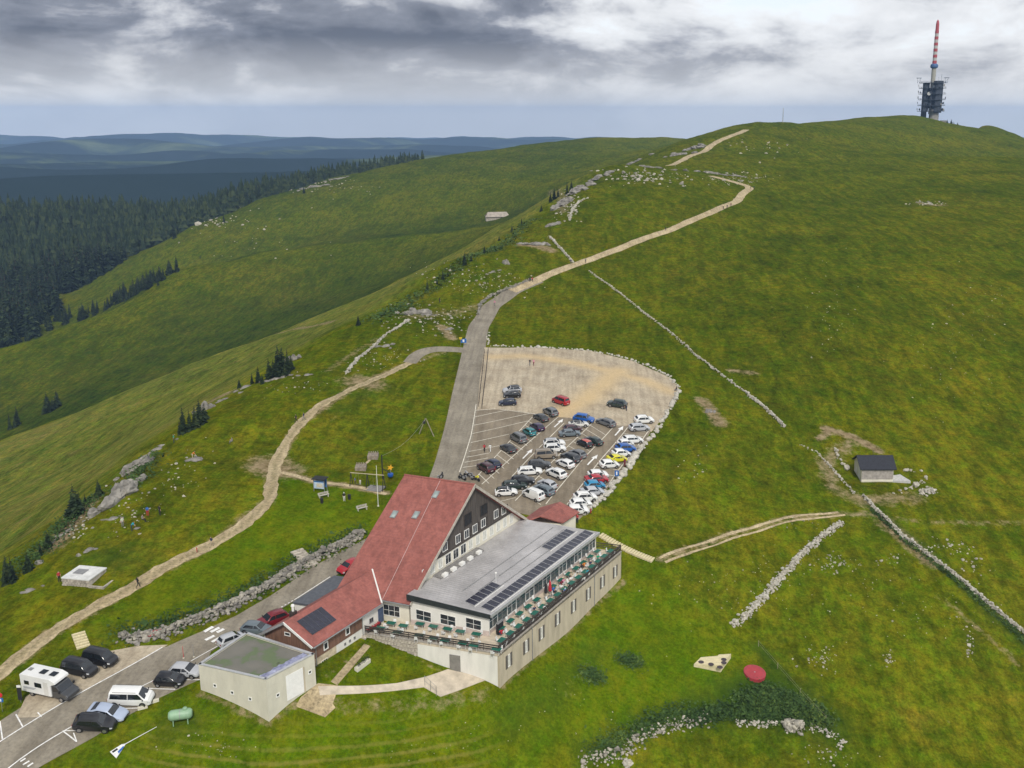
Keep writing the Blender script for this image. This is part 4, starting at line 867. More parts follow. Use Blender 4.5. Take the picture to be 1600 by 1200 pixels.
# stones of the rough part
R_ = np.random.default_rng(4)
for i in range(16):
    for j in range(6):
        s = sT + (np.linalg.norm(T2 - T0) - sT) * (i + .5 + .4 * (j % 2)) / 16.5; z = -.3 - .55 * j
        c = T0 + vb * s + nT * .02 + UP * z; w, h = .48 * R_.uniform(.8, 1.1), .5 * R_.uniform(.75, 1)
        b = HB(c); k = R_.uniform(-.06, .06, (4, 2)); P = [c + vb * (x * w / 2 * 1.0 + k[m, 0]) + UP * (y * h / 2 + k[m, 1]) for m, (x, y) in enumerate(((-1, -1), (1, -1), (1, 1), (-1, 1)))]
        b.hexa([p - nT * .02 for p in P], [c + (p - c) * .78 + nT * R_.uniform(.06, .14) for p in P]); o = b.build('stone', M_STONE, ter); o.location = tuple(c - TO)
# paired shuttered windows in the retaining wall
M_SHUT = mat('grey_shutter', (.115, .10, .085), .8, .2, 3)
for q in ((795, 1032), (822, 1010), (846, 989), (871, 967), (896, 947), (919, 928), (941, 909), (961, 893)):
    c = on(q, T0 + ng * .01, va); window(ter, TO, c, va, .55, 1.75, 1, 2, n=ng, pane=mat('net_curtain', (.55, .53, .46), .7, .1))
    for sg in (-1, 1):
        b = HB(c); P = [c + va * (sg * .52 + x) + UP * z for x, z in ((-.22, -.95), (.22, -.95), (.22, .95), (-.22, .95))]; b.hexa([p + ng * .005 for p in P], [p + ng * .07 for p in P]); o = b.build('shutter', M_SHUT, ter); o.location = tuple(c - TO)
for q in ((832, 1008), (929, 930)):      # downpipes
    c = on(q, T0 + ng * .09, va); b = HB(TO); b.bar(V(c[0], c[1], -.1), V(c[0], c[1], -6), .06, 6); b.build('downpipe', M_GREY, ter)
c = on((711, 1037), T0 + nT * .01, vb); b = HB(c); P = [c + vb * x + UP * z for x, z in ((-.75, -1.35), (.75, -1.35), (.75, 1.25), (-.75, 1.25))]; b.hexa([p - nT * .03 for p in P], [p + nT * .06 for p in P]); o = b.build('door', mat('grey_steel_door', (.20, .19, .17), .6, .12), ter); o.location = tuple(c - TO)
# railings: posts and rails
def railing(p, q, nposts, rails, zb, mt, hgt=1.0, th=.05, posts=.05, name='rail'):
    p, q = np.asarray(p, float), np.asarray(q, float)
    for k in range(nposts + 1):
        c = p + (q - p) * k / nposts; b = HB(TO); b.bar(V(c[0], c[1], zb), V(c[0], c[1], zb + hgt + .06), posts, 4); b.build('railing_post', mt, ter)
    for z, r in rails:
        b = HB(TO); b.bar(V(p[0], p[1], zb + z), V(q[0], q[1], zb + z), r, 4); b.build('rail', mt, ter)
railing(T0 - nT * .12 - ng * .1, T2 - nT * .12, 9, ((.95, .09), (.66, .08), (.36, .08)), .1, M_DARKW)
railing(T0 - ng * .12, T1 - ng * .12, 14, ((1.0, .11), (.72, .08), (.42, .09), (.2, .08)), .1, M_DARKW)
railing(T1 - va * .1 - ng * .1, T1 + vb * 4.4 - va * .1, 3, ((1.0, .09), (.66, .07), (.36, .07)), .1, M_DARKW)
b = HB(TO)
for i in range(5):
    p = T2 + vb * (.25) + nT * (.2 + .3 * i); b.box(V(p[0], p[1], -.12 - .19 * i - .3), (1.3, .34, .6), math.atan2(vb[1], vb[0]))
b.build('steps', M_STONE, ter)

# ------------------------------------------------------------------ concrete garage
gc = [PZ(*q, 3.5) for q in ((310, 1038), (415, 1062), (491, 1022), (385, 988))]
gar = empty('garage', V(*(sum(gc) / 4)[:2], 0), 0, 'pale concrete flat-roofed garage with white door at the end of the brown wing', 'garage'); GO = np.array(gar.location)
gcen = sum(gc) / 4
b = HB(GO)
for i in range(4):
    p, q = gc[i], gc[(i + 1) % 4]; ins = unit(np.cross(UP, q - p)); ins = ins if ins @ (gcen - p) > 0 else -ins
    e = unit(q - p); P = [V(*p[:2], -3), V(*q[:2], -3), V(*(q + ins * .25 - e * .25)[:2], -3), V(*(p + ins * .25 + e * .25)[:2], -3)]
    bb = HB(GO); bb.hexa(P, [V(x[0], x[1], 3.5) for x in P]); bb.build('wall', M_CONC, gar)
    n = -ins
    # formwork panels proud of the joints
    if i in (0, 1):
        Ls = np.linalg.norm(q - p); nc = 4 if i == 0 else 3
        for k in range(nc):
            for j in range(5):
                if i == 1 and k == 1 and j < 4: continue
                a0, a1 = Ls * k / nc + .015, Ls * (k + 1) / nc - .015; z0, z1 = -2.0 + 1.08 * j + .012, -2.0 + 1.08 * (j + 1) - .012
                Q = [p + e * a0, p + e * a1]; bb = HB(GO); R4 = [V(*Q[0][:2], z0), V(*Q[1][:2], z0), V(*Q[1][:2], z1), V(*Q[0][:2], z1)]
                bb.hexa([x + n * .002 for x in R4], [x + n * .014 for x in R4]); bb.build('panel', M_CONC, gar)
    bb = HB(GO); P = [p + n * .06, q + n * .06, q - n * .3, p - n * .3]; bb.hexa([V(x[0], x[1], 3.5) for x in P], [V(x[0], x[1], 3.58) for x in P]); bb.build('parapet_cap', M_ALU, gar)
gm = bpy.data.materials.new('mossy_roof'); gm.use_nodes = True; t = gm.node_tree; B_ = t.nodes['Principled BSDF']; B_.inputs['Roughness'].default_value = .85
tcn = t.nodes.new('ShaderNodeTexCoord'); n1 = t.nodes.new('ShaderNodeTexNoise'); n1.inputs['Scale'].default_value = .28; n1.inputs['Detail'].default_value = 3; t.links.new(tcn.outputs['Object'], n1.inputs[0])
r1 = ramp(t, [(.36, (.17, .16, .135)), (.48, (.15, .145, .12)), (.54, (.115, .15, .075)), (.62, (.125, .16, .08)), (.66, (.045, .05, .03))]); t.links.new(n1.outputs[0], r1.inputs[0]); t.links.new(r1.outputs[0], B_.inputs['Base Color'])
slab([V(*(gcen + (p - gcen) * .97)[:2], 3.32) for p in gc], UP, .2, 'roof', gm, gar, GO)
bl = mat('blue_tarpaulin', (.10, .10, .19), .45, .4, 1.2, .4, col2=(.42, .44, .58))
p, q = gc[1] + (gcen - gc[1]) * .06, gc[2] + (gcen - gc[2]) * .06; e = unit(q - p); ins = unit(np.cross(UP, e)); ins = ins if ins @ (gcen - p) > 0 else -ins
rs = np.random.default_rng(2); nx_ = 18; tv = []
for i in range(nx_ + 1):
    for j in range(5):
        x = p + (q - p) * (i / nx_) * .96 + ins * (.15 + 1.0 * j / 4 + .08 * rs.normal()); tv.append(V(x[0], x[1], 3.33 + .02 + .10 * rs.random()) - GO)
link('tarpaulin', mesh('tarpaulin', tv, [(i * 5 + j, i * 5 + j + 1, i * 5 + j + 6, i * 5 + j + 5) for i in range(nx_) for j in range(4)], [bl]), gar)
for i, qs in ((0, ((336, 1071), (363, 1082), (391, 1092))), (1, ((434, 1086), (484, 1050)))):
    p, q = gc[i], gc[(i + 1) % 4]; e = unit(q - p); n = -unit(np.cross(UP, e)); n = n if n @ (gcen - p) < 0 else -n
    for qq in qs: window(gar, GO, on(qq, p + n * .014, e), e, .5, .5, 1, 1, n=n, fw=.1)
p, q = gc[1], gc[2]; e = unit(q - p); n = unit(np.cross(UP, e)); n = n if n @ (gcen - p) < 0 else -n
zd = on((452, 1097), p, e); c = on((461, 1069), p + n * .012, e)
bb = HB(c); w_, h_ = 2.45, 3.3
for j in range(5):
    P = [c + e * x + UP * z for x, z in ((-w_ / 2, -h_ / 2 + h_ * j / 5 + .01), (w_ / 2, -h_ / 2 + h_ * j / 5 + .01), (w_ / 2, -h_ / 2 + h_ * (j + 1) / 5), (-w_ / 2, -h_ / 2 + h_ * (j + 1) / 5))]
    bb.hexa([x - n * .02 for x in P], [x + n * .03 for x in P])
o = bb.build('garage_door', mat('white_door', (.80, .79, .76), .5, .04), gar); o.location = tuple(c - GO)
bb = HB(GO); c2 = c + e * (w_ / 2 + .12); bb.hexa([c2 - UP * 1.8 - e * .1, c2 - UP * 1.8 + e * .1, c2 - UP * 1.8 + e * .1 + n * .05, c2 - UP * 1.8 - e * .1 + n * .05], [c2 + UP * 1.65 - e * .1, c2 + UP * 1.65 + e * .1, c2 + UP * 1.65 + e * .1 + n * .05, c2 + UP * 1.65 - e * .1 + n * .05]); bb.build('door_jamb', M_BEIGE, gar)
# ------------------------------------------------------------------ vehicles
def paint(name, col, rough=.28):
    return mat('paint_' + name, col, rough, .04, .5, coat=.6, spec=.5)
PAINT = {k: paint(k, c) for k, c in dict(white=(.74, .74, .72), offwhite=(.62, .61, .57), silver=(.42, .43, .45), grey=(.13, .135, .14), darkgrey=(.045, .047, .05), black=(.012, .012, .014), navy=(.012, .018, .045),
    blue=(.008, .09, .36), teal=(.01, .17, .19), azure=(.01, .20, .38), red=(.36, .012, .02), maroon=(.055, .012, .018), yellow=(.62, .56, .01), beige=(.25, .21, .16), slate=(.12, .15, .17), green=(.02, .035, .03), purple=(.03, .012, .05), iceblue=(.36, .42, .54), coral=(.50, .10, .07), crimson=(.17, .008, .014)).items()}
M_TRIM = mat('black_plastic', (.015, .015, .016), .7, .2); M_TYRE = mat('tyre_rubber', (.014, .014, .015), .85, .2); M_RIM = mat('alloy_rim', (.42, .42, .43), .35, .1, metal=.8)
M_CGLASS = glass('car_glass', (.012, .015, .018), .04); M_HEAD = mat('headlamp', (.55, .56, .58), .12, .1, spec=.9); M_TAIL = mat('tail_lamp', (.30, .006, .006), .2, .15); M_PLATE = mat('number_plate_white', (.6, .6, .58), .5, .05)
TYPES = dict(  # L, W, H, belt, hood front z, roof rear x, tail top x, roof front x, screen base x, wheel radius, rear overhang, front wheel x
 hatch=(4.05, 1.76, 1.47, .93, .74, .62, .18, 2.25, 3.02, .315, .68, 3.22), small=(3.6, 1.66, 1.50, .94, .78, .50, .15, 2.10, 2.85, .295, .55, 2.95), suv=(4.42, 1.86, 1.68, 1.06, .90, .62, .16, 2.55, 3.30, .36, .80, 3.50),
 estate=(4.68, 1.82, 1.48, .93, .74, .60, .16, 2.75, 3.52, .32, .88, 3.72), coupe=(4.40, 1.80, 1.36, .90, .70, 1.15, .30, 2.45, 3.25, .33, .82, 3.45), sedan=(4.62, 1.80, 1.44, .94, .74, 1.25, .55, 2.70, 3.50, .32, .92, 3.70),
 mpv=(4.45, 1.83, 1.82, 1.08, .92, .32, .12, 2.95, 3.72, .325, .75, 3.60), minibus=(4.98, 1.93, 1.93, 1.12, .98, .25, .10, 3.55, 4.35, .33, .85, 4.05), pickup=(4.6, 1.85, 1.76, 1.10, .96, .75, .30, 2.85, 3.45, .38, .85, 3.65))
def ipl(x, pts):
    xs, ys = zip(*pts); return float(np.interp(x, xs, ys))
def make_car(kind, panel_van=False):
    Lc, Wc, Hc, belt, hz_, xr, xt, xf, xw, wr, xra, xfa = TYPES[kind]; hw = Wc / 2; sill = .30 if kind not in ('suv', 'pickup') else .38
    top = [(0, belt - .12), (.05, belt - .02), (xt, belt + .03), (xr, Hc - .06), (xr + .35, Hc - .01), ((xr + xf) / 2, Hc), (xf, Hc - .03), (xw, belt + .05), (xw + (Lc - xw) * .55, hz_ + .12), (Lc - .22, hz_ + .02), (Lc - .03, hz_ - .14), (Lc, hz_ - .2)]
    bel = [(0, belt - .14), (.05, belt - .05), (xt, belt), (xw, belt), (xw + (Lc - xw) * .55, hz_ + .06), (Lc - .22, hz_ - .04), (Lc - .03, hz_ - .2), (Lc, hz_ - .24)]
    wid = [(0, .82), (.06, .92), (.45, .99), (1.2, 1.0), (Lc - 1.2, 1.0), (Lc - .45, .95), (Lc - .12, .84), (Lc, .70)]
    rw = [(0, .8), (xt, .80), (xr, .76), (xf, .74), (xw, .84), (Lc, .8)]
    st = sorted(set([0, .05, .12, xt, xr, xr + .35, (xr + xf) / 2, xf, xw, xw + (Lc - xw) * .55, Lc - .22, Lc - .08, Lc] + [c + d * (wr + .06) for c in (xra, xfa) for d in (-1, -.97, -.7, -.35, 0, .35, .7, .97, 1)]))
    st = [s for s in st if 0 <= s <= Lc]; st = [s for i, s in enumerate(st) if i == 0 or s - st[i - 1] > .012]
    def ring(x):
        w = hw * ipl(x, wid); zt, zb = ipl(x, top), min(ipl(x, bel), ipl(x, top) - .02); s0 = sill if .15 < x < Lc - .2 else sill + .06
        for c in (xra, xfa):
            if abs(x - c) < wr + .061: s0 = max(s0, wr + math.sqrt(max(0, (wr + .06) ** 2 - (x - c) ** 2)))
        zm = max(s0 + .04, zb * .72); r = hw * ipl(x, rw) * (ipl(x, wid) ** .5); r = r if zt - zb > .12 else w * .90
        return [(w * .86, s0), (w * .985, s0 + .03), (w, zm), (w * .965, zb), (r, zt - min(.07, (zt - zb) * .4)), (r * .82, zt), (0, zt + .015)]
    v, f, mi = [], [], []; xc = Lc / 2
    for x in st:
        rg = ring(x); half = [(x - xc, y, z) for y, z in rg]; v += half + [(p[0], -p[1], p[2]) for p in half[:-1][::-1]]
    n = 13
    for i in range(len(st) - 1):
        xm = (st[i] + st[i + 1]) / 2
        for j in range(n - 1):
            k = j if j < 6 else 11 - j
            f.append((i * n + j, i * n + j + 1, (i + 1) * n + j + 1, (i + 1) * n + j)); m = 0
            if k == 0: m = 1
            if k >= 4 and xr - .05 < xm < xf + .05: m = 2
            mi.append(m)
        f.append((i * n + n - 1, i * n, (i + 1) * n, (i + 1) * n + n - 1)); mi.append(1)
    f.append(tuple(range(n))); mi.append(0); b0 = (len(st) - 1) * n; f.append(tuple(b0 + q for q in range(n))[::-1]); mi.append(0)
    me = mesh('body', v, f, [PAINT['white'], M_TRIM, PAINT['white']], mi)
    bm = bmesh.new(); bm.from_mesh(me); bmesh.ops.recalc_face_normals(bm, faces=bm.faces); bm.to_mesh(me); bm.free()
    me.polygons.foreach_set('use_smooth', np.ones(len(me.polygons), dtype=bool)); me.set_sharp_from_angle(angle=math.radians(38))
    root = empty('parked_car'); body = link('body', me, root)
    def sy(x, z):
        rg = ring(x); (y3, z3), (y4, z4) = rg[3], rg[4]; t = (z - z3) / max(z4 - z3, .05); return y3 + (y4 - y3) * min(max(t, 0), 1.05)
    def patch(name, pts, mt, parent=root, off=.03):      # thin plate on the body side
        b = MB(); A = [(p[0] - xc, p[1], p[2]) for p in pts]; c = np.mean(A, 0); n_ = np.cross(np.array(A[1]) - A[0], np.array(A[2]) - A[0]); n_ = n_ / np.linalg.norm(n_)
        if n_ @ (c - np.array([0, 0, .8])) < 0: n_ = -n_
        b.hexa([np.array(p) - n_ * .02 for p in A], [np.array(p) + n_ * off for p in A]); return b.build(name, mt, parent)
    zb_, zt_ = belt + .05, Hc - .13
    xs0 = xr + .12 + (.25 if kind in ('coupe', 'sedan') else .1); xs1 = xf - .02
    mid = (xs0 + xw - .1) / 2 + .05
    for sg in (1, -1):
        if not panel_van:
            a0 = xt + (xr - xt) * (zb_ - belt) / (Hc - belt) + .22
            P = [(a0, zb_), (mid - .04, zb_), (mid - .04, zt_), (xr + .2, zt_)]; patch('side_window', [(x, sg * sy(x, z), z) for x, z in P], M_CGLASS)
        e0 = xw - .22; P = [(mid + .04, zb_), (e0, zb_), (xf + .02, zt_), (mid + .04, zt_)]
        if panel_van: P[0] = (xf - .55, zb_); P[3] = (xf - .55, zt_)
        patch('side_window', [(x, sg * sy(x, z), z) for x, z in P], M_CGLASS)
        patch('headlight', [(Lc - .40, sg * hw * .90, hz_ - .05), (Lc - .12, sg * hw * .80, hz_ - .12), (Lc - .10, sg * hw * .80, hz_ - .24), (Lc - .36, sg * hw * .93, hz_ - .22)], M_HEAD, off=.03)
        patch('tail_light', [(.015, sg * hw * .90, belt - .10), (.02, sg * hw * .60, belt - .10), (.0, sg * hw * .60, belt - .26), (.0, sg * hw * .87, belt - .26)], M_TAIL, off=.02)
        b = MB(); b.box((xw - xc - .18, sg * (hw + .06), belt + .08), (.12, .16, .12)); b.build('mirror', M_TRIM, root, bevel=.02)
    wz = lambda x: ipl(x, top)
    fr_ = .12
    P = [(xw - .03, hw * .80, wz(xw) + .01), (xw - .03, -hw * .80, wz(xw) + .01), (xf + .1, -hw * .64, wz(xf + .1)), (xf + .1, hw * .64, wz(xf + .1))]; patch('windscreen', P, M_CGLASS, off=.02)
    xq = xr - (xr - xt) * .16; xp = xt + (xr - xt) * .18
    if not panel_van: P = [(xp, hw * .70, wz(xp) + .0), (xp, -hw * .70, wz(xp)), (xq, -hw * .60, wz(xq)), (xq, hw * .60, wz(xq))]; patch('rear_window', P, M_CGLASS, off=.025)
    else:
        for sg in (1, -1): P = [(xp - .02, sg * hw * .68, wz(xp)), (xp - .02, sg * hw * .06, wz(xp)), (xq, sg * hw * .06, wz(xq)), (xq, sg * hw * .60, wz(xq))]; patch('rear_window', P, M_CGLASS, off=.03)
    b = MB(); b.box((-xc + .0, 0, sill + .28), (.03, .5, .11)); b.build('number_plate', M_PLATE, root)
    b = MB(); b.box((Lc - xc - .02, 0, sill + .14), (.06, hw * 1.1, .16)); b.build('grille', M_TRIM, root)
    wm = MB(); wm.lathe((0, 0, 0), [(wr * .6, -.10), (wr * .97, -.10), (wr, -.07), (wr, .07), (wr * .97, .10), (wr * .6, .10)], 18, axis='y'); wme = wm.me('wheel', M_TYRE)
    rm = MB(); rm.lathe((0, 0, 0), [(.02, -.112), (wr * .55, -.105), (wr * .64, -.102), (wr * .64, .102), (wr * .55, .105), (.02, .112)], 10, axis='y'); rme = rm.me('rim', M_RIM)
    for x in (xra, xfa):
        for sg in (1, -1):
            o = link('wheel', wme, root); o.location = (x - xc, sg * (hw - .10), wr); link('rim', rme, o)
    if kind in ('suv', 'estate', 'mpv', 'minibus'):
        for sg in (1, -1): b = MB(); b.bar((xr + .4 - xc, sg * hw * .66, Hc + .03), (xf - .2 - xc, sg * hw * .66, Hc + .03), .02, 4); b.build('roof_rail', M_TRIM, root)
    return root
PROTO = {}
def settle(root, p, d, pitch=True, lift=.075):
    """set a thing on the ground at p, facing d, tilted with the slope"""
    d = unit(V(d[0], d[1], 0)); s = V(-d[1], d[0], 0); e = 1.3
    q = [p + d * e, p - d * e, p + s * .8, p - s * .8]; h = H([x[:2] for x in q])
    f_ = unit(V(d[0] * 2 * e, d[1] * 2 * e, h[0] - h[1])); l_ = V(s[0] * 1.6, s[1] * 1.6, h[2] - h[3]); u_ = unit(np.cross(f_, l_)); l_ = np.cross(u_, f_)
    M = Matrix(((f_[0], l_[0], u_[0], p[0]), (f_[1], l_[1], u_[1], p[1]), (f_[2], l_[2], u_[2], float(h.mean()) + lift), (0, 0, 0, 1)))
    root.matrix_world = M
def park(kind, c, hd, col, label, group='cars in the car park', roofcol=None, van=False, cat='car', name='parked_car', mid=.75):
    key = (kind, van)
    if key not in PROTO:
        PROTO[key] = make_car(kind, van); r = PROTO[key]; PROTO[key, 'used'] = False
    if not PROTO[key, 'used']: r = PROTO[key]; PROTO[key, 'used'] = True
    else: r = copy_tree(PROTO[key])
    g = hit(lambda xy: base_h(xy) + mid, [c, (c[0] + hd[0] * .5, c[1] + hd[1] * .5)])
    r.name = name; tag(r, label, cat, group)
    body = [o for o in r.children if o.name.split('.')[0] == 'body'][0]
    for k, m in ((0, PAINT[col]), (2, PAINT[roofcol or col])):
        body.material_slots[k].link = 'OBJECT'; body.material_slots[k].material = m
    settle(r, V(g[0][0], g[0][1], 0), g[1] - g[0]); return r
LR, MR, ML, RR_ = (-22, -12.5), (-24, -10.5), (20, -1.2), (20, -1.0)
CARS = [
 ('suv', (800, 609), (-20, 1.5), 'silver', 'silver car with black roof standing on the gravel behind a black car', 'black'), ('hatch', (800, 616), (-20, .6), 'black', 'black hatchback between the silver and the navy car on the gravel', None),
 ('hatch', (793, 628), (-20, .6), 'navy', 'navy hatchback on the gravel edge above the hatched area', None), ('mpv', (876, 626), (-20, -7), 'red', 'bright red people carrier alone on the gravel', None),
 ('suv', (860, 643), LR, 'grey', 'grey-brown off-roader at the gravel end of the row beside the hatched area', None), ('coupe', (845, 651), LR, 'darkgrey', 'dark grey coupe beside the grey-brown off-roader', None),
 ('hatch', (839, 666), LR, 'purple', 'dark purple hatchback next to a small turquoise car', None), ('small', (827, 674), LR, 'teal', 'small turquoise car beside the dark purple hatchback', None), ('mpv', (810, 684), LR, 'grey', 'boxy dark grey van in the row beside the hatched area', None),
 ('coupe', (794, 699), LR, 'darkgrey', 'dark grey convertible with black roof beside an empty space', 'black'), ('hatch', (770, 723), LR, 'navy', 'dark blue hatchback behind a black off-roader near the motorcycles', None), ('suv', (759, 730), LR, 'maroon', 'black-red off-roader parked near the motorcycles', None),
 ('pickup', (912, 654), (20, 3), 'blue', 'bright blue car at the gravel end of the middle block', None), ('coupe', (904, 661.5), ML, 'offwhite', 'white coupe with black roof beside the bright blue car', 'black'), ('hatch', (895, 669), ML, 'maroon', 'dark maroon hatchback behind a slate grey saloon', None), ('sedan', (890, 676), ML, 'slate', 'slate grey saloon in the middle block', None),
 ('suv', (866, 692), ML, 'white', 'white off-roader with silver roof behind another white one', 'silver'), ('suv', (867, 700.5), ML, 'white', 'plain white off-roader next to a beige van', None), ('mpv', (853.5, 710), ML, 'beige', 'beige-grey family van with dark windows', None), ('suv', (843, 726), ML, 'darkgrey', 'black off-roader behind a long white estate', None),
 ('estate', (828, 735), ML, 'white', 'long white estate car in the middle block', None), ('suv', (817, 751), ML, 'black', 'black off-roader behind a dark green estate', None), ('estate', (804, 757.5), ML, 'green', 'dark green estate car beside a white crossover', None), ('hatch', (791, 767.5), ML, 'white', 'white crossover with black roof close to the wooden gable', 'black'),
 ('estate', (946, 659), (-24, -9), 'grey', 'dark grey estate at the gravel end of the inner row', None), ('coupe', (927, 687.5), MR, 'green', 'dark green coupe beside the red-roofed black car', None), ('small', (913, 692), MR, 'black', 'small black car with a red roof', 'coral'),
 ('hatch', (902, 708), MR, 'grey', 'charcoal hatchback behind a dark off-roader', None), ('suv', (891, 714.5), MR, 'darkgrey', 'charcoal off-roader behind a small white hatchback', None), ('hatch', (883, 723), MR, 'white', 'small white hatchback in the inner row', None), ('suv', (869, 739), MR, 'white', 'white compact off-roader with open side in the inner row', None),
 ('hatch', (854.5, 755.5), MR, 'silver', 'silver hatchback behind the white panel van', None), ('estate', (849, 764), MR, 'slate', 'grey-green estate squeezed beside the white panel van', None),
 ('pickup', (964, 631), (-20, -3), 'green', 'dark off-roader on the gravel with people beside it', None),
 ('suv', (1006, 655.5), RR_, 'white', 'white off-roader at the gravel end of the boulder row', None), ('estate', (998.5, 667), RR_, 'silver', 'silver estate beside the boulders, next to an empty space', None), ('estate', (988, 686), RR_, 'white', 'long white estate beside the boulders', None), ('small', (977, 692), RR_, 'white', 'small white car behind a bright blue one by the boulders', None),
 ('suv', (977, 700), RR_, 'blue', 'bright blue off-roader facing the boulders', None), ('hatch', (970, 707), RR_, 'white', 'white hatchback between the blue and the yellow car', None), ('coupe', (963.5, 715), RR_, 'yellow', 'low yellow sports car facing the boulders', None), ('hatch', (951.5, 724), RR_, 'white', 'white hatchback beside the yellow sports car', None),
 ('hatch', (934, 740), RR_, 'white', 'white hatchback behind a red car by the boulders', None), ('sedan', (932, 747), RR_, 'red', 'red saloon facing the boulders', None), ('hatch', (929, 756.5), RR_, 'azure', 'light blue hatchback facing the boulders', None), ('sedan', (925, 766.5), RR_, 'silver', 'silver saloon beside the light blue hatchback', None),
 ('suv', (914, 776), RR_, 'white', 'white off-roader beside the silver saloon', None), ('hatch', (907, 785), RR_, 'white', 'white hatchback second from the small red entrance roof', None), ('hatch', (902, 795), RR_, 'white', 'white car half hidden behind the small red entrance roof', None)]
for kind, c, hd, col, lab, rc in CARS: park(kind, c, hd, col, lab, roofcol=rc)
park('mpv', (833, 771), (-24, -10), 'white', 'white panel van with dark rear windows in the car park', van=True, cat='van', name='panel_van', mid=.9)
for kind, c, hd, col, lab in [('mpv', (124, 1044), (20, 4.2), 'black', 'black van next to the white motorhome'), ('mpv', (156.5, 1028), (20, 4.2), 'black', 'black van at the far end of the gravel lay-by'), ('hatch', (291, 1046), (20, 1.5), 'silver', 'silver car half hidden behind the concrete garage'), ('small', (266, 1060), (20, .8), 'black', 'small black car beside the concrete garage'),
                          ('coupe', (168, 1110), (20, 4), 'iceblue', 'pale blue coupe between the white minibus and a black car'), ('suv', (147, 1128), (20, .8), 'black', 'black off-roader on the grass verge by the painted triangle'), ('suv', (425, 968), (-20, 7), 'crimson', 'dark red off-roader parked behind the brown wing'), ('hatch', (401, 981), (20, 2), 'slate', 'blue-grey car behind the garage roof'),
                          ('small', (362, 998), (20, -8), 'silver', 'small pale car behind the garage, by the crossing'), ('hatch', (545, 884), (-20, 10), 'red', 'red car behind the flat annex beside the big roof')]:
    park(kind, c, hd, col, lab, 'cars parked along the road')
park('minibus', (205, 1086), (20, .4), 'white', 'white minibus with dark side windows beside the road', 'cars parked along the road', cat='minibus', name='minibus', mid=.95)

def motorhome():
    r = empty('motorhome', label='white motorhome with dark cab on the gravel lay-by', cat='motorhome'); W_ = 2.2
    b = MB(); sec = [(-3.3, .55), (-3.3, 2.75), (-3.15, 2.9), (1.0, 2.9), (1.75, 2.62), (1.85, 2.35), (1.1, 2.05), (1.1, .55)]
    b.hexa([(x, -W_ / 2, z) for x, z in sec], [(x, W_ / 2, z) for x, z in sec]); b.build('living_box', PAINT['white'], r, bevel=.04)
    b = MB(); sec = [(1.1, .5), (1.1, 2.1), (1.85, 2.05), (2.5, 1.25), (3.15, 1.05), (3.3, .8), (3.3, .42), (1.1, .42)]
    b.hexa([(x, -.98, z) for x, z in sec], [(x, .98, z) for x, z in sec]); cab = b.build('cab', PAINT['darkgrey'], r, bevel=.05)
    def pl(name, pts, mt, par=r): q = MB(); n_ = np.cross(np.array(pts[1]) - pts[0], np.array(pts[2]) - pts[0]); n_ = n_ / np.linalg.norm(n_) ; c = np.mean(pts, 0); n_ = n_ if n_ @ (c - np.array([0, 0, 1.5])) > 0 else -n_; q.hexa([np.array(p) - n_ * .02 for p in pts], [np.array(p) + n_ * .02 for p in pts]); return q.build(name, mt, par)
    pl('windscreen', [(1.92, .85, 1.98), (1.92, -.85, 1.98), (2.47, -.9, 1.30), (2.47, .9, 1.30)], M_CGLASS, cab)
    for sg in (1, -1):
        pl('side_window', [(1.3, sg * .985, 1.3), (2.2, sg * .985, 1.3), (1.85, sg * .985, 1.9), (1.3, sg * .985, 1.9)], M_CGLASS, cab); y = sg * 1.105
        pl('side_window', [(-1.2, y, 1.5), (-.2, y, 1.5), (-.2, y, 2.1), (-1.2, y, 2.1)], M_CGLASS); pl('side_window', [(-2.7, y, 1.6), (-2.0, y, 1.6), (-2.0, y, 2.1), (-2.7, y, 2.1)], M_CGLASS)
        pl('door', [(.1, y, .6), (.75, y, .6), (.75, y, 2.4), (.1, y, 2.4)], PAINT['offwhite']); pl('stripe', [(-2.9, y, 1.05), (-1.4, y, 1.05), (-1.0, y, 1.35), (-2.9, y, 1.3)], PAINT['silver'])
        pl('headlight', [(3.0, sg * .93, 1.0), (3.25, sg * .9, .9), (3.3, sg * .9, .75), (3.05, sg * .97, .78)], M_HEAD, cab)
        q = MB(); q.box((2.35, sg * 1.12, 1.45), (.14, .2, .3)); q.build('mirror', M_TRIM, cab)
        for x in (-1.9, 2.35):
            q = MB(); q.lathe((0, 0, 0), [(.2, -.11), (.33, -.11), (.35, -.08), (.35, .08), (.33, .11), (.2, .11)], 18, axis='y'); o = q.build('wheel', M_TYRE, r); o.location = (x, sg * .92, .35)
            q = MB(); q.lathe((0, 0, 0), [(.02, -.12), (.22, -.112), (.22, .112), (.02, .12)], 10, axis='y'); q.build('rim', M_RIM, o)
    for x, w, mt in ((-2.6, .5, M_GREY), (-.7, .8, M_CGLASS), (.75, .8, M_CGLASS)): q = MB(); q.box((x, 0, 2.94), (w, .8 if w > .6 else .5, .1)); q.build('roof_light', mt, r, bevel=.02)
    g = hit(lambda xy: base_h(xy) + 1.4, [(79, 1069), (89, 1071.2)]); settle(r, V(g[0][0], g[0][1], 0), g[1] - g[0]); return r
motorhome()

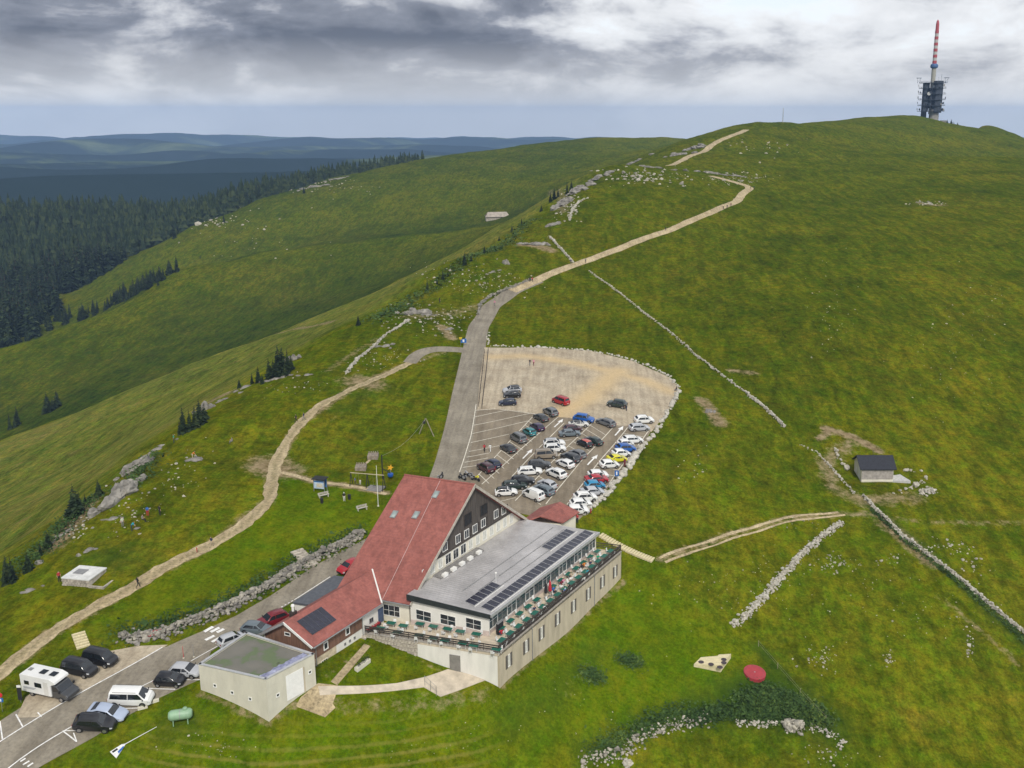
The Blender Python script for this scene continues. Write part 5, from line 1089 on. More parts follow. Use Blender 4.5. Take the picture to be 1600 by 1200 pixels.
def motorcycle(col, c, hd, label):
    r = empty('motorcycle', label=label, cat='motorcycle', group='motorcycles by the car park')
    for x in (-.7, .7):
        q = MB(); q.lathe((0, 0, 0), [(.2, -.06), (.3, -.055), (.32, 0), (.3, .055), (.2, .06)], 16, axis='y'); o = q.build('wheel', M_TYRE, r); o.location = (x, 0, .32)
    q = MB(); q.bar((-.7, 0, .32), (-.1, 0, .45), .05); q.bar((.7, 0, .32), (.45, 0, 1.0), .045); q.bar((-.1, 0, .4), (.45, 0, .95), .05); q.box((0, 0, .45), (.45, .3, .35)); q.build('frame', M_TRIM, r)
    q = MB(); q.hexa([(-.05, -.13, .75), (.42, -.11, .8), (.42, .11, .8), (-.05, .13, .75)], [(.0, -.1, .98), (.38, -.09, 1.02), (.38, .09, 1.02), (.0, .1, .98)]); q.build('tank', PAINT[col], r, bevel=.03)
    q = MB(); q.hexa([(-.8, -.1, .75), (-.05, -.14, .74), (-.05, .14, .74), (-.8, .1, .75)], [(-.82, -.09, .9), (-.05, -.12, .84), (-.05, .12, .84), (-.82, .09, .9)]); q.build('seat', M_TRIM, r, bevel=.02)
    q = MB(); q.bar((.42, -.38, 1.08), (.42, .38, 1.08), .02); q.build('handlebar', M_GREY, r)
    q = MB(); q.hexa([(.5, -.18, .8), (.75, -.1, .85), (.75, .1, .85), (.5, .18, .8)], [(.45, -.15, 1.25), (.55, -.08, 1.2), (.55, .08, 1.2), (.45, .15, 1.25)]); q.build('fairing', PAINT[col], r, bevel=.02)
    for sg in (1, -1): q = MB(); q.box((-.65, sg * .3, .7), (.5, .2, .35)); q.build('pannier', M_GREY, r, bevel=.03)
    g = hit(lambda xy: base_h(xy) + .5, [c, (c[0] + hd[0], c[1] + hd[1])]); settle(r, V(g[0][0], g[0][1], 0), g[1] - g[0])
motorcycle('black', (689, 745), (6, -5), 'black motorcycle at the road behind the red roof'); motorcycle('darkgrey', (722, 746), (-8, -3), 'dark touring motorcycle next to a yellow-green one'); motorcycle('yellow', (743, 748), (8, 2), 'yellow-green motorcycle at the hatched corner'); motorcycle('silver', (731, 742), (-8, -2), 'silver motorcycle behind the dark touring one')

# ------------------------------------------------------------------ people
def body_mesh(pose):
    J = dict(pelvis=(0, 0, .95), chest=(0, 0, 1.32), neck=(.01, 0, 1.48), head=(.03, 0, 1.60), crown=(.02, 0, 1.70))
    for s, n in ((1, 'l'), (-1, 'r')):
        J['hip' + n] = (0, .10 * s, .90); J['knee' + n] = (.02, .11 * s, .49); J['ank' + n] = (-.02, .11 * s, .08); J['toe' + n] = (.16, .13 * s, .04)
        J['sho' + n] = (0, .19 * s, 1.40); J['elb' + n] = (-.02, .25 * s, 1.12); J['wri' + n] = (.06, .25 * s, .88); J['fin' + n] = (.09, .245 * s, .76)
    if pose == 'walk':
        J['kneel'] = (.22, .11, .52); J['ankl'] = (.28, .11, .09); J['toel'] = (.44, .12, .06); J['kneer'] = (-.06, -.11, .49); J['ankr'] = (-.36, -.11, .16); J['toer'] = (-.24, -.12, .04)
        J['elbl'] = (-.18, .24, 1.14); J['wril'] = (-.14, .25, .90); J['finl'] = (-.10, .25, .79); J['elbr'] = (.10, -.25, 1.14); J['wrir'] = (.26, -.22, .98); J['finr'] = (.34, -.21, .91)
    if pose == 'sit':
        for k in J: J[k] = (J[k][0], J[k][1], J[k][2] - .45)
        for s, n in ((1, 'l'), (-1, 'r')):
            J['hip' + n] = (.02, .10 * s, .47); J['knee' + n] = (.44, .12 * s, .49); J['ank' + n] = (.42, .12 * s, .08); J['toe' + n] = (.60, .13 * s, .04)
            J['elb' + n] = (.08, .25 * s, .70); J['wri' + n] = (.30, .17 * s, .74); J['fin' + n] = (.40, .13 * s, .76)
    if pose == 'bend':
        J.update(chest=(.24, 0, 1.22), neck=(.36, 0, 1.33), head=(.47, 0, 1.40), crown=(.55, 0, 1.47))
        for s, n in ((1, 'l'), (-1, 'r')): J['sho' + n] = (.30, .18 * s, 1.26); J['elb' + n] = (.40, .22 * s, 1.0); J['wri' + n] = (.55, .18 * s, .82); J['fin' + n] = (.62, .16 * s, .74)
    Rd = dict(pelvis=.145, chest=.155, neck=.062, head=.098, crown=.075, hip=.10, knee=.062, ank=.045, toe=.038, sho=.07, elb=.047, wri=.034, fin=.028)
    names = list(J); Eg = [('pelvis', 'chest'), ('chest', 'neck'), ('neck', 'head'), ('head', 'crown')]
    for n in 'lr': Eg += [('pelvis', 'hip' + n), ('hip' + n, 'knee' + n), ('knee' + n, 'ank' + n), ('ank' + n, 'toe' + n), ('chest', 'sho' + n), ('sho' + n, 'elb' + n), ('elb' + n, 'wri' + n), ('wri' + n, 'fin' + n)]
    me = bpy.data.meshes.new('skel'); me.from_pydata([J[n] for n in names], [(names.index(a), names.index(b_)) for a, b_ in Eg], [])
    o = bpy.data.objects.new('skel', me); COL.objects.link(o); md = o.modifiers.new('s', 'SKIN'); md.use_smooth_shade = True
    for i, n in enumerate(names):
        r = Rd.get(n) or Rd[n[:-1]]; me.skin_vertices[0].data[i].radius = (r, r * (.78 if n in ('pelvis', 'chest') else 1)); me.skin_vertices[0].data[i].use_root = n == 'pelvis'
    o.modifiers.new('d', 'SUBSURF').levels = 1
    dg = bpy.context.evaluated_depsgraph_get(); out = bpy.data.meshes.new_from_object(o.evaluated_get(dg)); bpy.data.objects.remove(o); out.name = 'person_' + pose
    seg = [(np.array(J[a]), np.array(J[b_]), a, b_) for a, b_ in Eg]; mi = []
    for p in out.polygons:
        c = np.array(p.center); best = min(seg, key=lambda s: np.linalg.norm(c - (s[0] + (s[1] - s[0]) * np.clip((c - s[0]) @ (s[1] - s[0]) / ((s[1] - s[0]) @ (s[1] - s[0])), 0, 1))))
        a, b_ = best[2], best[3]; m = 1
        if b_ in ('head', 'crown'): m = 3 if (c[2] > J['head'][2] + .05 or c[0] < J['head'][0] - .03) else 0
        elif b_[:3] in ('wri', 'fin'): m = 0
        elif b_[:-1] in ('hip', 'knee', 'ank'): m = 2
        elif b_[:3] == 'toe': m = 3
        elif a == 'pelvis' and c[2] < J['pelvis'][2] + .02: m = 2
        mi.append(m)
    out.materials.clear()
    for _ in range(4): out.materials.append(M_WHITE)
    out.polygons.foreach_set('material_index', np.array(mi, dtype=np.int32)); out.polygons.foreach_set('use_smooth', np.ones(len(mi), dtype=bool)); return out
POSE = {k: body_mesh(k) for k in ('stand', 'walk', 'sit', 'bend')}
M_SKIN = mat('skin', (.48, .27, .19), .6, .05); HAIR = [mat('dark_hair', (.02, .014, .01), .6, .2), mat('fair_hair', (.22, .14, .06), .6, .2), mat('white_cap', (.7, .7, .68), .7, .05)]
CL = {k: mat('cloth_' + k, c, .85, .12, 6) for k, c in dict(black=(.015, .015, .017), white=(.68, .68, .66), red=(.42, .02, .03), blue=(.03, .12, .38), green=(.01, .30, .17), navy=(.015, .025, .07), grey=(.2, .2, .2), beige=(.42, .34, .24), lime=(.45, .62, .08), orange=(.6, .2, .03), pink=(.6, .25, .35), pale=(.60, .62, .50), cyan=(.02, .32, .42), maroon=(.16, .015, .03)).items()}
def person(pose, p, yaw, shirt, legs, label, hair=0, group=None, scale=1.0):
    o = link('person', POSE[pose]); o.location = (float(p[0]), float(p[1]), float(p[2])); o.rotation_euler = (0, 0, yaw); o.scale = (scale,) * 3
    for i, m in enumerate((M_SKIN, CL[shirt], CL[legs], HAIR[hair])): o.material_slots[i].link = 'OBJECT'; o.material_slots[i].material = m
    return tag(o, label, 'person', group)
def walker(pxy, pose, yaw, shirt, legs, label, hair=0, group=None, scale=1.0, lift=.06):
    g = G(pxy)[0]; return person(pose, (g[0], g[1], g[2] + lift), math.radians(yaw), shirt, legs, label, hair, group, scale)
for a in [((272, 692), 'stand', 200, 'green', 'navy', 'person in green jacket standing on the rocky edge of the ridge'), ((231, 807), 'stand', 90, 'blue', 'red', 'person in blue top and red trousers on the grassy knoll'), ((250, 806), 'stand', 60, 'black', 'black', 'person dressed in black on the grassy knoll'),
          ((206, 830), 'bend', 20, 'cyan', 'navy', 'person in turquoise jacket bending beside a grey rock'), ((192, 824), 'stand', 330, 'pale', 'grey', 'person in pale yellow top on the knoll'), ((223, 816), 'sit', 0, 'grey', 'black', 'person sitting in the grass of the knoll'),
          ((331, 855), 'walk', 225, 'navy', 'beige', 'walker in dark blue on the gravel path'), ((308, 864), 'stand', 225, 'red', 'red', 'small child in red on the gravel path', 0, None, .55), ((216, 919), 'walk', 45, 'black', 'black', 'walker in black lower down the gravel path'),
          ((93, 910), 'stand', 330, 'red', 'black', 'person in red jacket beside the stone cistern'), ((463, 660), 'walk', 200, 'black', 'black', 'walker in black at the edge of the gravel path'), ((475, 657), 'walk', 200, 'navy', 'grey', 'walker in navy on the gravel path'),
          ((363, 693), 'sit', 200, 'grey', 'grey', 'person in grey sitting on the open slope'), ((301, 718), 'bend', 30, 'orange', 'beige', 'person in orange crouching at a small outcrop'),
          ((538, 784), 'stand', 90, 'black', 'white', 'person in black top and white trousers by the playground', 2), ((555, 757), 'stand', 200, 'blue', 'navy', 'child in blue under the swing frame', 1, None, .75), ((563, 758), 'stand', 300, 'white', 'white', 'child in white on the swing mat', 1, None, .6),
          ((828, 572), 'walk', 250, 'black', 'grey', 'person in black crossing the empty gravel'), ((834, 572), 'walk', 250, 'pink', 'maroon', 'person in pink crossing the empty gravel', 1), ((757, 707), 'walk', 80, 'red', 'black', 'person in red on the hatched area'), ((766, 707), 'walk', 80, 'white', 'white', 'person in white on the hatched area'),
          ((979, 642), 'bend', 200, 'black', 'navy', 'person in black leaning beside the off-roader on the gravel'), ((960, 634), 'stand', 200, 'navy', 'black', 'person with pale shirt at the door of the off-roader'), ((976, 730), 'stand', 120, 'maroon', 'maroon', 'person in dark red beside the yellow sports car'),
          ((923, 803), 'stand', 20, 'white', 'red', 'person in white at the boulders by the entrance'), ((902, 818), 'stand', 250, 'red', 'navy', 'person in red by the entrance steps'), ((828, 441), 'walk', 60, 'black', 'black', 'walker in black on the road bend'), ((832, 441), 'walk', 60, 'red', 'black', 'walker in red on the road bend'),
          ((892, 413), 'walk', 60, 'navy', 'grey', 'walker where the stone wall meets the track'), ((915, 411), 'walk', 240, 'grey', 'black', 'walker in grey just past the stone wall'), ((1040, 361), 'walk', 60, 'black', 'black', 'walker alone on the straight track'), ((1130, 328), 'walk', 60, 'black', 'black', 'first of three dark walkers on the track below the bend'),
          ((1136, 326), 'walk', 60, 'navy', 'black', 'middle of three dark walkers on the track below the bend'), ((1142, 323), 'walk', 60, 'maroon', 'black', 'last of three dark walkers on the track below the bend'), ((1173, 296), 'walk', 60, 'black', 'black', 'walker at the sharp bend of the track'), ((1178, 296), 'walk', 60, 'navy', 'navy', 'second walker at the sharp bend of the track'),
          ((687, 474), 'stand', 60, 'black', 'black', 'lone figure on the rocks above the upper road'), ((773, 478), 'walk', 240, 'pink', 'grey', 'walker in pink beside the road wall'), ((1057, 612), 'sit', 150, 'black', 'grey', 'person sitting on the boulders at the gravel corner')]:
    walker(*a)
# ------------------------------------------------------------------ things on the terrace
M_GREEN = mat('green_table_top', (.012, .11, .075), .5, .12, 3); M_PLAST = mat('white_plastic', (.70, .70, .68), .45, .05); M_STEEL = mat('steel', (.35, .35, .36), .4, .1, metal=.7)
def make_table():
    r = empty('terrace_table'); b = MB(); b.box((0, 0, .73), (1.25, .78, .04)); b.build('tabletop', M_GREEN, r, bevel=.012)
    for x in (-.5, .5):
        for y in (-.3, .3): q = MB(); q.bar((x, y, .0), (x * .92, y * .9, .71), .022, 6); q.build('leg', M_PLAST, r)
    return r
def make_chair():
    r = empty('terrace_chair'); b = MB(); b.box((0, 0, .44), (.44, .44, .035)); b.build('seat', M_PLAST, r, bevel=.01)
    b = MB(); b.hexa([(-.24, -.21, .5), (-.24, .21, .5), (-.20, .21, .5), (-.20, -.21, .5)], [(-.32, -.19, .88), (-.32, .19, .88), (-.285, .19, .88), (-.285, -.19, .88)]); b.build('backrest', M_PLAST, r)
    for x in (-.19, .19):
        for y in (-.19, .19): q = MB(); q.bar((x * 1.1, y * 1.1, 0), (x, y, .43), .02, 5); q.build('leg', M_PLAST, r)
    return r
TB, CH = make_table(), make_chair(); first = {'t': True, 'c': True}
yawA = math.atan2(va[1], va[0]); yawB = math.atan2(vb[1], vb[0])
def table(p, yaw, chairs, label, group):
    where = group.replace('tables ', '')
    t = TB if first['t'] else copy_tree(TB); first['t'] = False
    t.location = (p[0], p[1], .005); t.rotation_euler = (0, 0, yaw); tag(t, label, 'table', group)
    for (dx, dy, a) in chairs:
        c = CH if first['c'] else copy_tree(CH); first['c'] = False; ca, sa = math.cos(yaw), math.sin(yaw)
        c.location = (p[0] + ca * dx - sa * dy, p[1] + sa * dx + ca * dy, .005); c.rotation_euler = (0, 0, yaw + math.radians(a)); tag(c, 'white plastic chair at one of the tables ' + where, 'chair', 'white chairs ' + where)
rr = random.Random(5)
def ch(n):
    base = [(-.3, -.62, 90), (.3, .62, -90), (.3, -.62, 90), (-.3, .62, -90)]
    return [(x + rr.uniform(-.08, .08), y + rr.uniform(-.08, .1), a + rr.uniform(-15, 15)) for x, y, a in base[:n]]
front_wall = [(611, 973), (630, 977), (656, 974), (677, 978), (699, 982), (719, 986), (744, 990)]; front_rail = [(592, 983), (619, 989), (653, 994), (676, 998), (694, 1001.5), (722, 1006), (739, 1010), (774, 1016)]
for q in front_wall: p = PZ(*q, .75); table(p, yawB + rr.uniform(-.1, .1), ch(2), 'green-topped table by the white wall under the restaurant windows', 'tables by the front wall')
for q in front_rail: p = PZ(*q, .75); table(p + nT * -.35, yawB + rr.uniform(-.1, .1), ch(2), 'green-topped table along the dark front railing of the terrace', 'tables along the front railing')
for s in np.linspace(2.0, 32.6, 16):
    p = T0 + va * s - ng * 1.0; table(p, yawA + rr.uniform(-.12, .12), ch(3 if rr.random() < .6 else 2), 'green-topped table along the valley-side railing', 'tables along the valley railing')
for s in np.linspace(4.5, 31.5, 13):
    if 14.5 < s < 17.2: continue
    p = T0 + va * s - ng * 2.75; table(p, yawA + rr.uniform(-.12, .12), ch(2), 'green-topped table against the glazed restaurant front', 'tables against the glass front')
cols = ['red', 'navy', 'white', 'black', 'blue', 'white', 'maroon', 'pink', 'black', 'orange', 'navy', 'grey', 'white', 'red']
for i, (s, off, yaw, hr) in enumerate([(3.6, 2.1, 120, 0), (11.0, 1.55, -60, 1), (12.0, .45, 120, 0), (16.6, 1.6, -60, 0), (17.6, .45, 120, 2), (18.4, 1.55, -60, 0), (19.4, 2.15, 120, 0), (20.1, 2.2, 120, 1), (25.4, 2.15, 120, 0), (26.3, 2.2, 120, 0), (27.2, 1.6, -60, 2), (28.3, 2.2, 120, 0)]):
    p = T0 + va * s - ng * off; person('sit', (p[0], p[1], .01), math.radians(yaw), cols[i], ['navy', 'black', 'grey', 'beige'][i % 4], 'guest in %s top sitting at a terrace table, %s' % (cols[i], ['near the front corner', 'beside the valley railing', 'facing the valley railing', 'by the middle of the valley railing', 'wearing a white cap', 'with back to the valley', 'close to the closed parasol', 'next to the guest in dark red', 'at the far glazed end', 'with orange sleeves', 'with cap near the far end', 'last before the far railing'][i]), hr, 'guests on the terrace')
for i, (s, off, yaw, hr, top, txt) in enumerate([(17.2, 2.2, 120, 1, 'blue', 'under the closed red parasol'), (18.9, .5, 120, 0, 'black', 'across from the white cap'), (21.2, 1.6, -60, 0, 'white', 'behind the guest in pink'), (22.3, 2.2, 120, 1, 'beige', 'leaning towards the glass front'), (24.4, .5, 120, 0, 'cyan', 'looking over the valley railing'), (29.6, 1.6, -60, 1, 'green', 'alone near the far railing')]):
    p = T0 + va * s - ng * off; person('sit', (p[0], p[1], .01), math.radians(yaw), top, ['black', 'navy', 'grey'][i % 3], 'guest in %s top on the terrace, %s' % (top, txt), hr, 'guests on the terrace')
def parasol(p, col, label):
    r = empty('closed_parasol', (p[0], p[1], .01), 0, label, 'parasol', 'closed parasols')
    b = MB(); b.lathe((0, 0, 0), [(.3, 0), (.3, .08), (.05, .12)], 12); b.build('base', M_GREY, r); b = MB(); b.bar((0, 0, .1), (0, 0, 2.5), .025, 8); b.build('pole', M_FRAME, r)
    b = MB(); b.lathe((0, 0, 0), [(.10, .75), (.26, .9), (.24, 1.5), (.14, 2.2), (.03, 2.55)], 10); b.build('canopy', col, r)
parasol(T0 + va * 15.6 - ng * 2.5, CL['black'], 'closed dark green parasol against the glass front'); parasol(T0 + va * 16.4 - ng * 2.3, CL['red'], 'closed red parasol beside the dark one')
for s, lab in ((2.6, 'first'), ):
    r = empty('menu_stand', T0 + va * 4.4 - ng * 2.9, yawA, 'pair of dark standing heaters by the restaurant door', 'heater')
    b = MB(); b.box((0, 0, .8), (1.3, .35, 1.6)); b.build('cabinet', M_TRIM, r, bevel=.03); b = MB(); b.box((0, -.02, 1.64), (1.4, .42, .06)); b.build('lid', M_GREY, r)
    r.name = 'patio_heater'
# flower box on the front railing
b = MB(); b.box((0, 0, .2), (2.6, .3, .3)); r = b.build('flower_box', M_DARKW, None); p = T2 + (WE1 - T2) * .45; r.location = (p[0] + .3, p[1] - .2, .1); r.rotation_euler = (0, 0, yawA); tag(r, 'box of red flowers at the end of the front railing', 'flower box')
fl = MB(); rq = random.Random(3)
for i in range(70): x, y, z = rq.uniform(-1.25, 1.25), rq.uniform(-.18, .18), rq.uniform(.3, .55); fl.box((x, y, z), (.09, .09, .07), rq.random() * 3)
fl.build('blossom', CL['red'], r)['kind'] = 'stuff'

# ------------------------------------------------------------------ broadcasting tower on the summit
def tower():
    B0_ = PY(1453, 187, 1150); zg = hz(B0_[0], B0_[1]) - 1.5
    r = empty('broadcasting_tower', (B0_[0], B0_[1], zg), -.35, 'tall broadcasting tower with red-and-white mast on the summit', 'tower'); k = 174.5 - zg
    S = 1150 * 1.0 / F      # metres per photo pixel at the tower
    M_T = mat('dark_tower_steel', (.035, .045, .065), .7, .2, .2); M_TC = mat('tower_concrete', (.24, .23, .21), .85, .15, .2); M_R = mat('signal_red', (.36, .05, .055), .6, .08); M_W = mat('signal_white', (.42, .42, .40), .6, .06); M_BL = mat('blue_ring', (.04, .10, .24), .6, .1)
    b = MB(); b.lathe((-7.5, 0, 0), [(3.2, 0), (3.0, 14)], 12); b.build('leg', M_T, r); b = MB(); b.lathe((3.8, 0, 0), [(5.6, 0), (5.2, 14)], 14); b.build('leg', M_TC, r)
    zb, zt_ = 9.5, 45
    for x0, x1, z0, z1, m in ((-10.5, -3.2, zb + 1, zt_ - 2, M_T), (-3.2, 1.2, zb + 5, zt_ - 8, M_T), (1.2, 11.5, zb, zt_ + .5, M_T)):
        b = MB(); c = (x0 + x1) / 2; w = (x1 - x0) / 2; P = [(c + w * 1.0 * math.cos(math.radians(a)) * 1.12, 7.0 * math.sin(math.radians(a))) for a in range(22, 382, 45)]; b.prism(P, z0, z1); b.build('tower_block', m, r)
    for z in (11, 17.5, 24, 30.5, 37, 43):
        b = MB(); P = [(15.2 * math.cos(math.radians(a)), 9.5 * math.sin(math.radians(a))) for a in range(0, 360, 24)]; b.prism(P, z, z + .5)
        pl = b.build('platform', M_T, r); q = MB()
        for i in range(15):
            a, a2 = math.radians(24 * i), math.radians(24 * i + 24); p0, p1 = (15 * math.cos(a), 9.3 * math.sin(a)), (15 * math.cos(a2), 9.3 * math.sin(a2)); q.bar((*p0, z + .4), (*p0, z + 1.8), .12, 4); q.bar((*p0, z + 1.7), (*p1, z + 1.7), .1, 4)
        q.build('railing', M_T, pl)
    rq = random.Random(8)
    for i in range(26):
        a = rq.uniform(0, 2 * math.pi); z = rq.choice((13, 19.5, 26, 32.5, 39)) + rq.uniform(-.5, 1.5); rd = rq.uniform(.9, 1.7)
        q = MB(); q.lathe((0, 0, 0), [(.1, -.5), (rd * .5, -.35), (rd, 0), (rd, .15)], 12, axis='x'); o = q.build('dish', M_T if i % 4 else M_TC, r); o.location = (15.3 * math.cos(a), 9.6 * math.sin(a), z); o.rotation_euler = (0, 0, a)
    q = MB(); q.lathe((0, 0, 0), [(.1, -.6), (1.0, -.4), (2.0, 0), (2.0, .2)], 16, axis='x'); o = q.build('dish', M_W, r); o.location = (-3.2, -9.4, 31); o.rotation_euler = (0, 0, -1.4)
    for x in (-15.5, 14.6):
        q = MB()
        for dx in (-1.6, 1.6):
            for dy in (-1.4, 1.4): q.bar((x + dx * .7, dy, 43), (x + dx, dy, 48.6), .16, 4)
        q.box((x, 0, 48.8), (5.6, 3.6, .5)); q.bar((x - 1.6, 0, 43.5), (x + 1.6, 0, 48), .12, 4); q.build('antenna_cage', M_T, r)
    mz = zt_ + .3
    q = MB(); q.lathe((0, 0, 0), [(2.5, 8), (2.5, mz + 14.5)], 16); q.build('mast_base', mat('mast_cream', (.33, .32, .27), .7, .1), r)
    q = MB(); q.lathe((0, 0, 0), [(2.4, mz + 14), (4.2, mz + 15.2), (4.4, mz + 17.2), (3.6, mz + 18.8), (2.4, mz + 19.4)], 18); q.build('ring', M_BL, r)
    z = mz + 19.4; tipz = k; hb = (tipz - 12 - z) / 11
    for i in range(11):
        q = MB(); rd = (2.28 if i % 2 else 2.4) * (1 - .012 * i); q.lathe((0, 0, 0), [(rd, z + hb * i), (rd, z + hb * (i + 1))], 14); q.build('mast_band', M_R if i % 2 == 0 else M_W, r)
    q = MB(); z1 = z + hb * 11; q.lathe((0, 0, 0), [(1.9, z1), (1.8, z1 + 7), (1.3, z1 + 10), (.5, z1 + 11.6), (.1, z1 + 12)], 12); q.build('mast_tip', M_R, r)
    q = MB(); q.bar((9, 0, 45), (9, 0, 53), .15, 4); q.bar((6, 2, 45), (6, 2, 50), .12, 4); q.build('whip_antenna', M_T, r)
    for (x0, x1, y0, h, n, m, lab) in ((1470, 1478, 186.5, 5.5, 'service_building', M_TC, 'low concrete service building at the foot of the tower'), (1477, 1499, 193.5, 3.2, 'retaining_wall', M_BEIGE, 'long pale retaining wall below the tower')):
        a, b2 = PY(x0, y0 + 3, 1135), PY(x1, y0 + 3, 1135); q = MB(); zz0 = min(hz(*a[:2]), hz(*b2[:2])); L_ = np.hypot(*(b2 - a)[:2])
        q.box((0, 0, h / 2 - 1.5), (L_, 6 if n[0] == 's' else 1.2, h + 3)); o = q.build(n, m, None); c = (a + b2) / 2; o.location = (c[0], c[1], zz0); tag(o, lab, 'building' if n[0] == 's' else 'wall')
        if n[0] == 's': q = MB(); q.box((0, -3.03, 1.6), (2.2, .1, 2.6)); q.build('door', M_TRIM, o); q = MB(); q.box((0, 0, h + .15), (L_ + .6, 6.6, .3)); q.build('roof', M_GREY, o)
tower()
def pole(name, pxy, h, rad, m, label, cat, Y=None):
    p = PY(*pxy, Y) if Y else G(pxy)[0]; z = hz(p[0], p[1]); r = empty(name, (p[0], p[1], z), 0, label, cat)
    q = MB(); q.lathe((0, 0, 0), [(rad, -.3), (rad * .6, h), (.01, h + .05)], 8); q.build('shaft', m, r); q = MB(); q.lathe((0, 0, 0), [(rad * 3, -.2), (rad * 3, .12), (rad, .15)], 8); q.build('foot', M_CONC, r); return r
pole('survey_mast', (1223, 191), 12, .3, M_GREY, 'thin mast on the grassy top beyond the track', 'mast', 860)
pole('radio_mast', (81, 262), 110, 2.4, mat('pale_far_mast', (.6, .6, .6), .8, .05), 'thin pale mast on the far blue ridge', 'mast', 3600) if False else None
fp = pole('flagpole', (591, 791), 7.2, .06, M_FRAME, 'white flagpole beside the big red roof', 'flagpole')
q = MB(); q.lathe((0, 0, 0), [(.02, 7.2), (.08, 7.26), (.02, 7.36)], 8); q.build('finial', M_ALU, fp)

# ------------------------------------------------------------------ hut on the slope
def hut():
    A0, A1 = PZ(1345.5, 752, -4.15), PZ(1395, 752, -4.15); u = unit(A1 - A0); v = unit(np.cross(UP, u)); v = v if v[1] > 0 else -v
    Lh, Dh, hw, hr = np.linalg.norm(A1 - A0), 5.2, 2.85, 4.5; z0 = -4.15
    r = empty('stone_hut', V(*(A0 + u * Lh / 2 + v * Dh / 2)[:2], z0), math.atan2(u[1], u[0]), 'small hut with black roof and pale walls on the lower slope', 'hut')
    q = MB(); q.prism([(-Lh / 2, -Dh / 2), (Lh / 2, -Dh / 2), (Lh / 2, Dh / 2), (-Lh / 2, Dh / 2)], -1.5, hw)
    for x in (-Lh / 2 + .001, Lh / 2 - .201): q.add([(x, -Dh / 2, hw), (x, Dh / 2, hw), (x, 0, hr - .1), (x + .2, -Dh / 2, hw), (x + .2, Dh / 2, hw), (x + .2, 0, hr - .1)], [(0, 1, 2), (3, 5, 4), (0, 2, 5, 3), (1, 4, 5, 2)])
    q.build('wall', M_CREAM, r)
    q = MB(); q.box((0, -Dh / 2 - .04, hw / 2 + .18), (Lh * .985, .06, hw - .45)); q.build('cladding', mat('grey_shingle', (.33, .30, .27), .85, .15, 2, .3), r)
    q = MB(); q.box((0, -Dh / 2 - .05, .2), (Lh * .99, .12, .38)); q.build('plinth', M_CREAM, r)
    for sg in (-1, 1):
        q = MB(); e = .45; y0, z_0 = sg * (Dh / 2 + e), hw - e * (hr - hw) / (Dh / 2); P = [(-Lh / 2 - .5, y0, z_0), (Lh / 2 + .5, y0, z_0), (Lh / 2 + .5, 0, hr), (-Lh / 2 - .5, 0, hr)]
        q.hexa(P, [(a, b_, c + .16) for a, b_, c in P]); q.build('roof', mat('black_sheet_roof', (.012, .014, .022), .55, .3, 3, .2), r)
    q = MB(); q.lathe((-.3, .2, hr), [(.05, 0), (.05, .9), (.1, .9), (.1, 1.0)], 8); q.build('flue', M_TRIM, r)
    for y in (-1.1, .9): q = MB(); q.box((-Lh / 2 - .03, y, 1.2), (.08, .7 if y > 0 else 1.0, 1.0 if y > 0 else 2.0)); q.build('shutter', M_FRAME, r)
    q = MB(); q.hexa([(Lh / 2, -Dh / 2 - .1, -1.5), (Lh / 2 + 3.6, -Dh / 2 - .1, -1), (Lh / 2 + 2.4, Dh / 2 - .8, -1), (Lh / 2, Dh / 2 - .8, -1)], [(Lh / 2, -Dh / 2 - .1, .12), (Lh / 2 + 3.6, -Dh / 2 - .1, .12), (Lh / 2 + 2.4, Dh / 2 - .8, .12), (Lh / 2, Dh / 2 - .8, .12)]); q.build('patio', mat('grey_paving', (.46, .45, .43), .85, .12), r)
hut()
def cowshed():
    c = PY(777, 344, 830); c[2] = hz(c[0], c[1]); u = unit(V(1, .18, 0)); L_ = 20.0; z0 = c[2] - .6
    r = empty('cowshed', (c[0], c[1], z0), math.atan2(u[1], u[0]), 'long low cowshed with grey roof in the far hollow', 'cowshed')
    q = MB(); q.box((0, 0, .9), (L_, 9, 3.8)); q.build('wall', M_STONE, r)
    for sg in (-1, 1):
        q = MB(); P = [(-L_ / 2 - .6, sg * 5.4, 2.5), (L_ / 2 + .6, sg * 5.4, 2.5), (L_ / 2 + .6 - 2.5, 0, 6.2), (-L_ / 2 - .6 + 2.5, 0, 6.2)]; q.hexa(P, [(x, y, z + .25) for x, y, z in P]); q.build('roof', mat('old_grey_roof', (.33, .29, .24), .85, .2, .4), r)
    q = MB(); q.box((L_ * .2, -4.53, 1.2), (2.4, .1, 2.3)); q.build('door', M_DARKW, r)
cowshed()
